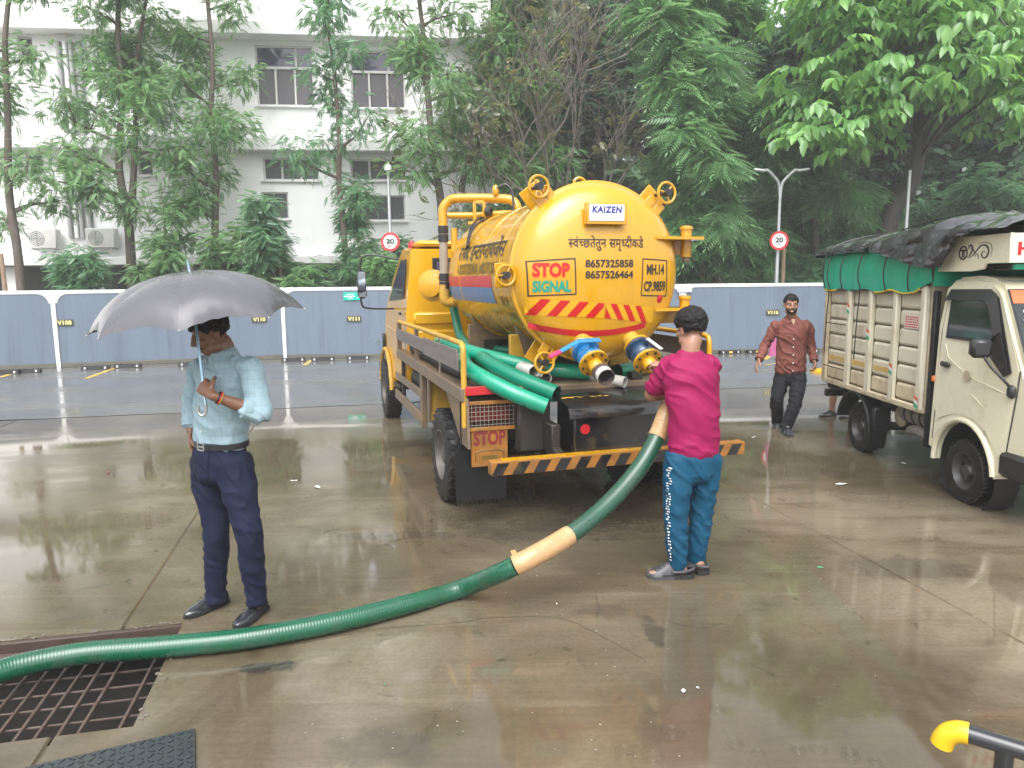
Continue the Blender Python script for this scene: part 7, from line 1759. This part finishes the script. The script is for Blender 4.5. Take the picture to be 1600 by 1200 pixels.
so = fuse(mb, 'shirt', MAT['shirt_a'], pa_, .008, 3, folds(.014, (7, 7, 11), 1.0, .8, .4))
for (a, b_, r) in ((elL, wrL, .058), (elR, wrR, .047)):
    f0 = .34 if r > .05 else .73; d_ = (b_-a).normalized(); c = a.lerp(b_, f0); MB().lathe([(r-.004, -.045), (r+.003, -.035), (r+.004, .005), (r-.008, .012), (r-.012, .0)], c, d_, 24).build('rolled_cuff', MAT['shirt_a'], so)
# collar wings and placket with buttons
MB().lathe([(.064, -.012), (.062, .022), (.060, .030), (.068, .024), (.080, -.006)], neck+F*.006, (Vector((0, 0, 1))+F*.30), 30).build('collar', MAT['shirt_a'], so)
mb = MB(); Mn = frame(F, (0, 0, 1), neck)
for s in (-1, 1): mb.add([Mn @ Vector(q) for q in ((s*.072, -.02, .022), (s*.052, .068, .0), (s*.016, .098, -.040), (s*.060, .098, -.066), (s*.098, .035, -.030))], [(0, 1, 2, 3, 4) if s > 0 else (4, 3, 2, 1, 0)])
mb.build('collar', MAT['shirt_a'], so)
MAT['button'] = pmat('white_button', (.75, .75, .72), .3, var=.02)
for k in range(4):
    c = neck.lerp(waist, .18+.22*k); q = c+F*(.126+.008*math.sin(k)); MB().lathe([(0, .003), (.0055, .003), (.0055, 0)], q, F, 10).build('button', MAT['button'], so)
MAT['navy'] = cloth_mat('navy_trouser_cloth', (.010, .014, .038), var=.18, bump=.3)
mb = MB()
chain(mb, interp([(waist-dn*.01, .152, .116), (pelv+dn*.0, .168, .132), (pelv-dn*.08, .160, .128)]), RR, 24)
for a, b_, c in ((hipL, knL, anL), (hipR, knR, anR)):
    chain(mb, interp([(a+dn*.03, .092, .100), (a.lerp(b_, .35), .094, .098), (a.lerp(b_, .75), .078, .080), (b_, .070, .073), (b_.lerp(c, .4), .066, .070), (c+dn*.02, .055, .060), (c-dn*.045, .053, .062)]), RR, 20)
tr = fuse(mb, 'trousers', MAT['navy'], pa_, .008, 3, folds(.010, (9, 9, 12), 4.0, 1.0, .3))
MB().lathe([(.148, -.018), (.168, -.016), (.170, .014), (.150, .018)], (0, 0, 0), (0, 0, 1), 40).xform(Matrix.Translation(waist+dn*-.004) @ frame(F) @ Matrix.Diagonal((1, .765, 1, 1))).build('belt', MAT['black_plastic'], tr)
q = waist+F*.128+RR*-.0+dn*-.004; mb = MB(); Mq = frame(F, (0, 0, 1), q)
for a, b_ in (((-.026, 0, -.02), (.026, 0, -.02)), ((-.026, 0, .02), (.026, 0, .02)), ((-.026, 0, -.02), (-.026, 0, .02)), ((.026, 0, -.02), (.026, 0, .02)), ((-.026, .002, 0), (.01, .002, 0))): mb.tube([Mq @ Vector(a), Mq @ Vector(b_)], .004, 6)
mb.build('buckle', MAT['chrome'], tr)
MB().bar(waist+F*.12-RR*.06+dn*.0, pelv+F*.132-dn*.07-RR*.065, .004, .003).build('pocket_seam', MAT['navy'], tr)
MAT['shoe_blk'] = pmat('wet_black_leather', (.02, .021, .027), .18, var=.25, coat=.5, rvar=.06); MAT['sole'] = pmat('black_sole', (.018, .018, .018), .5); MAT['sock'] = cloth_mat('white_sock', (.62, .62, .60))
for an, (hu, hv), (tu, tv) in ((anR, (352, 931), (289, 959)), (anL, (415, 941), (375, 971))):
    he = gnd_px(hu, hv)-O; to = gnd_px(tu, tv)-O; d_ = (to-he); to = he+d_.normalized()*.285; ao = Vector((an.x, an.y, 0)); sh_ = ao-(he+d_.normalized()*.075); sh_.z = 0; he += sh_*.6; to += sh_*.6
    so_, dd_, ss_, uu_, LL_ = shoe(pa_, he, to, .098, .078, MAT['shoe_blk'], MAT['sole'])
    MB().tube([he+dd_*.07+dn*.07, he+dd_*.068+dn*.125], .043, 14).build('sock', MAT['sock'], pa_)
    mb = MB()
    for k in range(4): c = he+dd_*(.125+.02*k)+dn*(.098-.010*k); mb.tube([c-ss_*.018, c+dn*.005, c+ss_*.018], .0028, 5)
    mb.build('laces', MAT['sole'], so_)
# wrist threads
d_ = (wrL-elL).normalized()
for f, mm, r in ((.86, 'redp', .0315), (.835, 'yel_worn', .0320), (.89, 'sole', .0305)): MB().torus(elL.lerp(wrL, f), d_, r, .004, 24, 6).build('wrist_thread', MAT[mm], bo)

# ---------- the man in pink at the valve
F = Vector((-.30, .954, 0)).normalized(); RR = F.cross(Vector((0, 0, 1)))
pb_ = thing('person', 'man in magenta T-shirt and teal track pants seen from behind at the hose valve', 'person', (1.08, 4.52, 0)); O = pb_.location
hc = J(1079, 514, 4.62); Fh = Vector((-.45, .86, -.22)).normalized(); Mh = frame(Fh, (0, 0, 1), hc)
neck = J(1079, 549, 4.58); chest = J(1080, 606, 4.57); waist = J(1084, 664, 4.55); pelv = J(1084, 716, 4.54)
shL, elL, wrL = J(1048, 572, 4.60), J(1017, 616, 4.72), J(1043, 618, 4.93); shR, elR, wrR = J(1108, 571, 4.60), J(1096, 606, 4.86), J(1040, 570, 5.05)
hipL, knL, anL = J(1061, 722, 4.51), J(1056, 806, 4.49), J(1058, 882, 4.49); hipR, knR, anR = J(1104, 720, 4.57), J(1096, 800, 4.58), J(1088, 874, 4.60)
mb = MB(); head_prims(mb, Mh)
chain(mb, interp([(neck-dn*.05, .068, .065), (neck+dn*.03, .058, .060), (hc+Mh.to_3x3() @ Vector((0, -.02, -.06)), .055, .058)]), RR)
chain(mb, interp([(pelv, .14, .10), (waist, .14, .09), (chest, .15, .10), (neck-dn*.06, .12, .07)]), RR)
for a, b_, c in ((shL, elL, wrL), (shR, elR, wrR)): chain(mb, interp([(a, .052, .052), (a.lerp(b_, .5), .050, .050), (b_, .044, .044), (b_.lerp(c, .3), .046, .042), (c, .029, .025)]), RR)
for a, b_, c in ((hipL, knL, anL), (hipR, knR, anR)): chain(mb, interp([(a, .075, .075), (b_, .05, .05), (c, .036, .036), (c-dn*.035, .036, .042)]), RR)
hand(mb, wrL, Vector((.5, .75, .15)), Vector((.2, -.3, -.9)), Vector((-.8, .3, .4)), curl=.9, size=1.05)
hand(mb, wrR, Vector((-.80, .35, .05)), Vector((.1, .3, -.9)), Vector((.2, .9, .2)), curl=.85, size=1.05)
FT = []
for an, hx_, tx_ in ((anL, (1070, 893), (1006, 893)), (anR, (1098, 889), (1070, 872))):
    he = gnd_px(*hx_)-O; d_ = gnd_px(*tx_)-O-he; d_.z = 0; d_.normalize(); he = Vector((an.x, an.y, 0))-d_*.075; FT.append((he, d_))
    s_ = Vector((d_.y, -d_.x, 0)); chain(mb, [(he+d_*.03+dn*.05, .032, .035), (he+d_*.09+dn*.055, .036, .04), (he+d_*.16+dn*.045, .042, .026), (he+d_*.22+dn*.036, .045, .018), (he+d_*.25+dn*.032, .038, .013)], s_)
bo = fuse(mb, 'body', MAT['skin_b'], pb_, .0055, 2); eyes(bo, Mh)
mb = MB(); hair_cap(mb, Mh, thick=.016, fringe=.05); fuse(mb, 'hair', MAT['hair'], bo, .006, 1, folds(.007, (50, 50, 40), 2))
MAT['magenta'] = cloth_mat('wet_magenta_jersey', (.24, .005, .062), rough=.6, var=.15)
mb = MB()
chain(mb, interp([(pelv+dn*.035, .170, .128), (waist-dn*.01, .172, .126), (waist+dn*.08, .172, .124), (chest-dn*.02, .180, .128), (chest+dn*.06, .186, .124), (neck-dn*.07, .165, .092), (neck-dn*.025, .095, .075)]), RR, 24)
for a, b_, f in ((shL, elL, .78), (shR, elR, .72)):
    chain(mb, interp([(neck-dn*.06+(a-neck)*.35, .065, .065), (a, .073, .070), (a.lerp(b_, .4), .074, .070), (a.lerp(b_, f), .072, .068)]), RR, 18)
so = fuse(mb, 'shirt', MAT['magenta'], pb_, .008, 3, folds(.012, (6, 6, 11), 7.0, .8, .3))
MB().lathe([(.070, -.012), (.067, .014), (.062, .014), (.062, -.01)], neck-dn*.018, (Vector((0, 0, 1))-F*.12), 26).build('neckband', cloth_mat('dark_neckband', (.10, .012, .04)), so)
MAT['teal'] = cloth_mat('teal_track_pants', (.003, .058, .115), rough=.6, var=.18)
mb = MB(); chain(mb, interp([(pelv+dn*.05, .155, .115), (pelv, .165, .125), (pelv-dn*.09, .160, .125)]), RR, 24)
for a, b_, c in ((hipL, knL, anL), (hipR, knR, anR)):
    chain(mb, interp([(a+dn*.03, .092, .10), (a.lerp(b_, .35), .092, .098), (a.lerp(b_, .8), .080, .080), (b_, .076, .076), (b_.lerp(c, .45), .070, .074), (c+dn*.05, .060, .064), (c-dn*.012, .056, .060)]), RR, 20)
tr = fuse(mb, 'track_pants', MAT['teal'], pb_, .008, 3, folds(.011, (8, 8, 12), 9.0, .9, .3))
# white printed lettering down the outer left leg
mb = MB(); rn = random.Random(5); outer = (-RR*.8-F*.35).normalized()
for k in range(34):
    f = k/33; p = (hipL-dn*.02).lerp(knL, f/.6) if f < .6 else knL.lerp(anL+dn*.05, (f-.6)/.4); r = .094-.030*f; 
    for q in range(2):
        ang = rn.uniform(-.16, .16); o2 = Matrix.Rotation(ang, 3, 'Z') @ outer; c = p+o2*(r+.008); s_ = o2.cross(dn).normalized(); w = rn.uniform(.003, .007)*(1.2-.5*f); h = rn.uniform(.002, .005)
        mb.add([c-s_*w-dn*h, c+s_*w-dn*h, c+s_*w+dn*h, c-s_*w+dn*h], [(0, 1, 2, 3)])
mb.build('leg_print', MAT['sign_white'], tr, smooth=0)['kind'] = 'stuff'
MAT['croc'] = pmat('dark_clog_foam', (.055, .055, .062), .45, var=.15, bump=.15)
for he, d_ in FT:
    h0 = he-d_*.03; s_ = Vector((d_.y, -d_.x, 0)); t0_ = h0+d_*.30
    # open-backed clog: sole, toe cap with holes, heel strap
    so_, *_ = shoe(pb_, h0+d_*.115, t0_, .112, .080, MAT['croc'], MAT['croc'], name='clog')
    ol = [(0, .30), (.03, .42), (.10, .46), (.2, .44), (.32, .44), (.30*1.6, .50)]
    mb = MB(); pts = [h0+d_*(x_)+s_*(.112*w_) for x_, w_ in ((0, .25), (.02, .40), (.06, .46), (.12, .44), (.20, .47), (.26, .42))]+[h0+d_*(x_)-s_*(.112*w_) for x_, w_ in ((.26, .42), (.20, .47), (.12, .44), (.06, .46), (.02, .40), (0, .25))]
    nn = len(pts); mb.add([p+dn*.001 for p in pts]+[p+dn*.030 for p in pts], [tuple(range(nn))[::-1], tuple(range(nn, 2*nn))]+[(i, (i+1) % nn, nn+(i+1) % nn, nn+i) for i in range(nn)]); mb.build('clog_sole', MAT['sole'], so_, smooth=0)
    a = h0+d_*.145; MB().tube(smooth_path([a+s_*.053+dn*.05, h0+d_*.06+s_*.05+dn*.055, h0+dn*.06-d_*.005, h0+d_*.06-s_*.05+dn*.055, a-s_*.053+dn*.05], 5), .009, 8).build('heel_strap', MAT['croc'], so_)
    mb = MB()
    for i in range(3):
        for j in range(3): c = h0+d_*(.19+.028*i)+s_*(.022*(j-1))+dn*(.078-.012*i); mb.ball(c, .005, 6, 4)
    mb.build('vent_holes', MAT['dark_in'], so_)['kind'] = 'stuff'

# ---------- the man walking towards the camera
F = Vector((-.16, -.987, 0)).normalized(); RR = F.cross(Vector((0, 0, 1)))
pc_ = thing('person', 'smiling bearded man in a rust brown shirt walking towards the camera by the cream truck', 'person', (3.35, 8.95, 0)); O = pc_.location
hc = J(1236, 476, 8.88); Fh = (F+Vector((0, 0, -.12))).normalized(); Mh = frame(Fh, (0, 0, 1), hc)
neck = J(1237, 497, 8.93); chest = J(1238, 523, 8.93); waist = J(1236, 560, 8.94); pelv = J(1235, 582, 8.95)
shR, elR, wrR = J(1212, 509, 8.97), J(1195, 541, 9.0), J(1186, 562, 8.86); shL, elL, wrL = J(1262, 509, 8.93), J(1268, 542, 8.97), J(1272, 564, 8.84)
hipR, knR, anR = J(1222, 590, 8.98), J(1214, 624, 8.94), J(1214, 655, 9.20); hipL, knL, anL = J(1249, 590, 8.92), J(1242, 630, 8.78), J(1229, 666, 8.80)
mb = MB(); head_prims(mb, Mh)
chain(mb, interp([(neck-dn*.05, .068, .065), (neck+dn*.03, .060, .062), (hc+Mh.to_3x3() @ Vector((0, -.02, -.06)), .056, .058)]), RR)
chain(mb, interp([(pelv, .14, .10), (waist, .14, .09), (chest, .15, .10), (neck-dn*.06, .12, .07)]), RR)
for a, b_, c in ((shL, elL, wrL), (shR, elR, wrR)): chain(mb, interp([(a, .05, .05), (b_, .04, .04), (b_.lerp(c, .4), .039, .036), (c, .028, .025)]), RR)
for a, b_, c in ((hipL, knL, anL), (hipR, knR, anR)): chain(mb, interp([(a, .075, .075), (b_, .05, .05), (c, .035, .035), (c-dn*.035, .035, .04)]), RR)
hand(mb, wrR, Vector((-.45, -.35, -.8)), Vector((.7, -.2, -.3)), F, curl=.30, size=1.12, spread=.2); hand(mb, wrL, Vector((.05, -.25, -.95)), Vector((-.9, .0, 0)), F, curl=.75, size=1.1)
bo = fuse(mb, 'body', MAT['skin_c'], pc_, .0058, 2); eyes(bo, Mh)
mb = MB(); hair_cap(mb, Mh, thick=.0075, fringe=.062); fuse(mb, 'hair', MAT['hair'], bo, .006, 1, folds(.002, (50, 50, 40), 2))
mb = MB(); rn = random.Random(8)
for k in range(260):
    a = rn.uniform(-1.35, 1.35); z = rn.uniform(-.108, -.060); 
    if abs(a) < .42 and z > -.079: continue
    rr_ = .066-.20*max(0, -z-.075); p = Vector((math.sin(a)*rr_*1.02, .020+math.cos(a)*rr_, z+.022*abs(a)/1.35)); mb.ball(Mh @ p, .0040, 5, 3)
for k in range(14): mb.ball(Mh @ Vector(((k-6.5)*.0052, .0905-.0011*abs(k-6.5)**1.5, -.047-.0011*abs(k-6.5))), .0050, 5, 3)
for s in (-1, 1):
    for k in range(6): mb.ball(Mh @ Vector((s*(.016+.006*k), .081-.002*k, .026+.003*math.sin(k*.6))), .0042, 5, 3)
mb.build('beard_and_brows', MAT['hair'], bo)
mb = MB(); mb.box((0, 0, 0), (.026, .004, .007), bev=.002); mb.v = [Mh @ (v+Vector((0, .0925, -.0645))) for v in mb.v]; mb.build('teeth', MAT['sign_white'], bo)
MAT['rust_shirt'] = cloth_mat('rust_brown_shirt', (.175, .060, .047), var=.12)
mb = MB()
chain(mb, interp([(pelv+dn*.02, .178, .125), (waist-dn*.01, .176, .126), (waist+dn*.12, .174, .126), (chest, .184, .130), (chest+dn*.06, .188, .126), (neck-dn*.06, .165, .092), (neck-dn*.01, .085, .07)]), RR, 24)
for a, b_, c in ((shL, elL, wrL), (shR, elR, wrR)):
    chain(mb, interp([(neck-dn*.06+(a-neck)*.35, .06, .06), (a, .064, .064), (a.lerp(b_, .5), .060, .058), (b_, .054, .054), (b_.lerp(c, .55), .047, .047), (b_.lerp(c, .92), .042, .042)]), RR, 18)
so = fuse(mb, 'shirt', MAT['rust_shirt'], pc_, .009, 3, folds(.018, (8, 8, 11), 3.0, .9, .4))
for a, b_ in ((elL, wrL), (elR, wrR)): c = a.lerp(b_, .90); MB().lathe([(.046, -.035), (.052, -.03), (.052, .02), (.044, .024)], c, (b_-a), 20).build('cuff', MAT['rust_shirt'], so)
mb = MB(); Mn = frame(F, (0, 0, 1), neck)
for s in (-1, 1): mb.add([Mn @ Vector(q) for q in ((s*.075, -.01, .012), (s*.055, .075, -.012), (s*.022, .105, -.048), (s*.068, .092, -.060), (s*.098, .035, -.030))], [(0, 1, 2, 3, 4) if s > 0 else (4, 3, 2, 1, 0)])
mb.lathe([(.072, -.03), (.068, .018), (.064, .018)], neck-dn*.006-F*.012, (0, 0, 1), 24); mb.build('collar', MAT['rust_shirt'], so)
MB().add([Mn @ Vector(q) for q in ((-.026, .100, -.012), (0, .122, -.085), (.026, .100, -.012), (0, .085, .0))], [(0, 1, 2, 3)]).build('open_neck', MAT['skin_c'], so, smooth=0)
for k in range(6):
    c = neck.lerp(pelv, .22+.145*k); MB().lathe([(0, .003), (.008, .003), (.008, 0)], c+F*(.137 if k else .125), F, 10).build('button', MAT['button'], so)
MB().add([Mn @ Vector(q) for q in ((-.045-.05, .140, -.15), (-.045-.05, .142, -.27), (-.045+.05-.0, .146, -.27), (-.045+.05, .144, -.15))], [(0, 1, 2, 3)]) # pocket outline kept flush with the chest
MAT['charcoal'] = cloth_mat('charcoal_trousers', (.012, .013, .018), var=.2)
mb = MB(); chain(mb, interp([(pelv+dn*.04, .152, .112), (pelv, .160, .12), (pelv-dn*.09, .158, .12)]), RR, 24)
for a, b_, c in ((hipL, knL, anL), (hipR, knR, anR)):
    chain(mb, interp([(a+dn*.03, .090, .098), (a.lerp(b_, .4), .092, .096), (b_, .080, .082), (b_.lerp(c, .5), .076, .078), (c+dn*.02, .072, .076), (c-dn*.03, .070, .076)]), RR, 20)
tr = fuse(mb, 'trousers', MAT['charcoal'], pc_, .009, 3, folds(.012, (8, 8, 12), 6.0, .9, .3))
MAT['shoe_grey'] = pmat('grey_black_shoe', (.03, .032, .04), .3, var=.2, coat=.3)
he = Vector((anL.x, anL.y, 0))-F*.06; so_, *_ = shoe(pc_, he, he+F*.28, .105, .085, MAT['shoe_grey'], MAT['sole']); mb = MB(); mb.box((0, 0, 0), (.03, .006, .012), bev=.002, M=Matrix.Translation(he+F*.145+dn*.098) @ frame(F)); mb.build('buckle', MAT['chrome'], so_)
d_ = (F*.80+Vector((0, 0, -.60))).normalized(); he = anR-dn*.085-F*.05; shoe(pc_, he, he+d_*.25, .105, .085, MAT['shoe_grey'], MAT['sole'])

# ---------- the person half hidden behind the cream truck
F = Vector((-.93, -.36, 0)).normalized(); RR = F.cross(Vector((0, 0, 1)))
pd_ = thing('person', 'person in dark shorts mostly hidden behind the rear of the cream truck', 'person', (4.50, 9.85, 0)); O = pd_.location
hc = Vector((0, 0, 1.58)); Mh = frame(F, (0, 0, 1), hc); neck = Vector((0, 0, 1.42)); chest = Vector((0, 0, 1.25)); waist = Vector((0, 0, 1.02)); pelv = Vector((0, 0, .92))
mb = MB(); head_prims(mb, Mh); chain(mb, interp([(neck-dn*.04, .062, .06), (hc-dn*.06, .055, .058)]), RR); chain(mb, interp([(pelv, .14, .1), (waist, .14, .09), (chest, .15, .1), (neck-dn*.05, .12, .07)]), RR)
legs = []
for s, fo in ((-1, -.06), (1, .10)):
    hip = pelv+RR*s*.09-dn*.02; kn = hip+F*(.03+fo*.5)-dn*.42; an = Vector((kn.x, kn.y, .09))+F*(fo*.6-.03); legs.append((hip, kn, an)); chain(mb, interp([(hip, .075, .08), (kn, .05, .052), (kn.lerp(an, .35), .052, .055), (an, .034, .036), (an-dn*.03, .035, .04)]), RR)
    a = neck-dn*.05+RR*s*.18; e = a-dn*.27+RR*s*.03+F*.05; w = e-dn*.22+F*.03; chain(mb, interp([(a, .05, .05), (e, .042, .042), (w, .028, .026)]), RR); hand(mb, w, -dn, -RR*s, F, .6)
bo = fuse(mb, 'body', MAT['skin_b'], pd_, .008, 2); mb = MB(); hair_cap(mb, Mh); fuse(mb, 'hair', MAT['hair'], bo, .008, 1)
mb = MB(); chain(mb, interp([(pelv+dn*.0, .165, .125), (waist, .168, .125), (chest, .182, .128), (neck-dn*.06, .16, .09), (neck-dn*.02, .09, .07)]), RR)
for s in (-1, 1): a = neck-dn*.05+RR*s*.18; chain(mb, interp([(neck-dn*.06+RR*s*.07, .06, .06), (a, .075, .072), (a-dn*.17+RR*s*.02+F*.03, .072, .07)]), RR)
fuse(mb, 'shirt', cloth_mat('dusty_pink_shirt', (.40, .14, .20)), pd_, .010, 2, folds(.008, (5, 5, 9), 2))
mb = MB(); chain(mb, interp([(pelv+dn*.05, .15, .115), (pelv-dn*.08, .16, .125)]), RR)
for hip, kn, an in legs: chain(mb, interp([(hip, .09, .10), (hip.lerp(kn, .6), .094, .10), (kn-dn*.06, .092, .095)]), RR)
fuse(mb, 'shorts', MAT['charcoal'], pd_, .010, 2, folds(.008, (5, 5, 9), 5))
for hip, kn, an in legs: he = Vector((an.x, an.y, 0))-F*.07; shoe(pd_, he, he+F*.28, .10, .08, MAT['shoe_blk'], MAT['sole'])
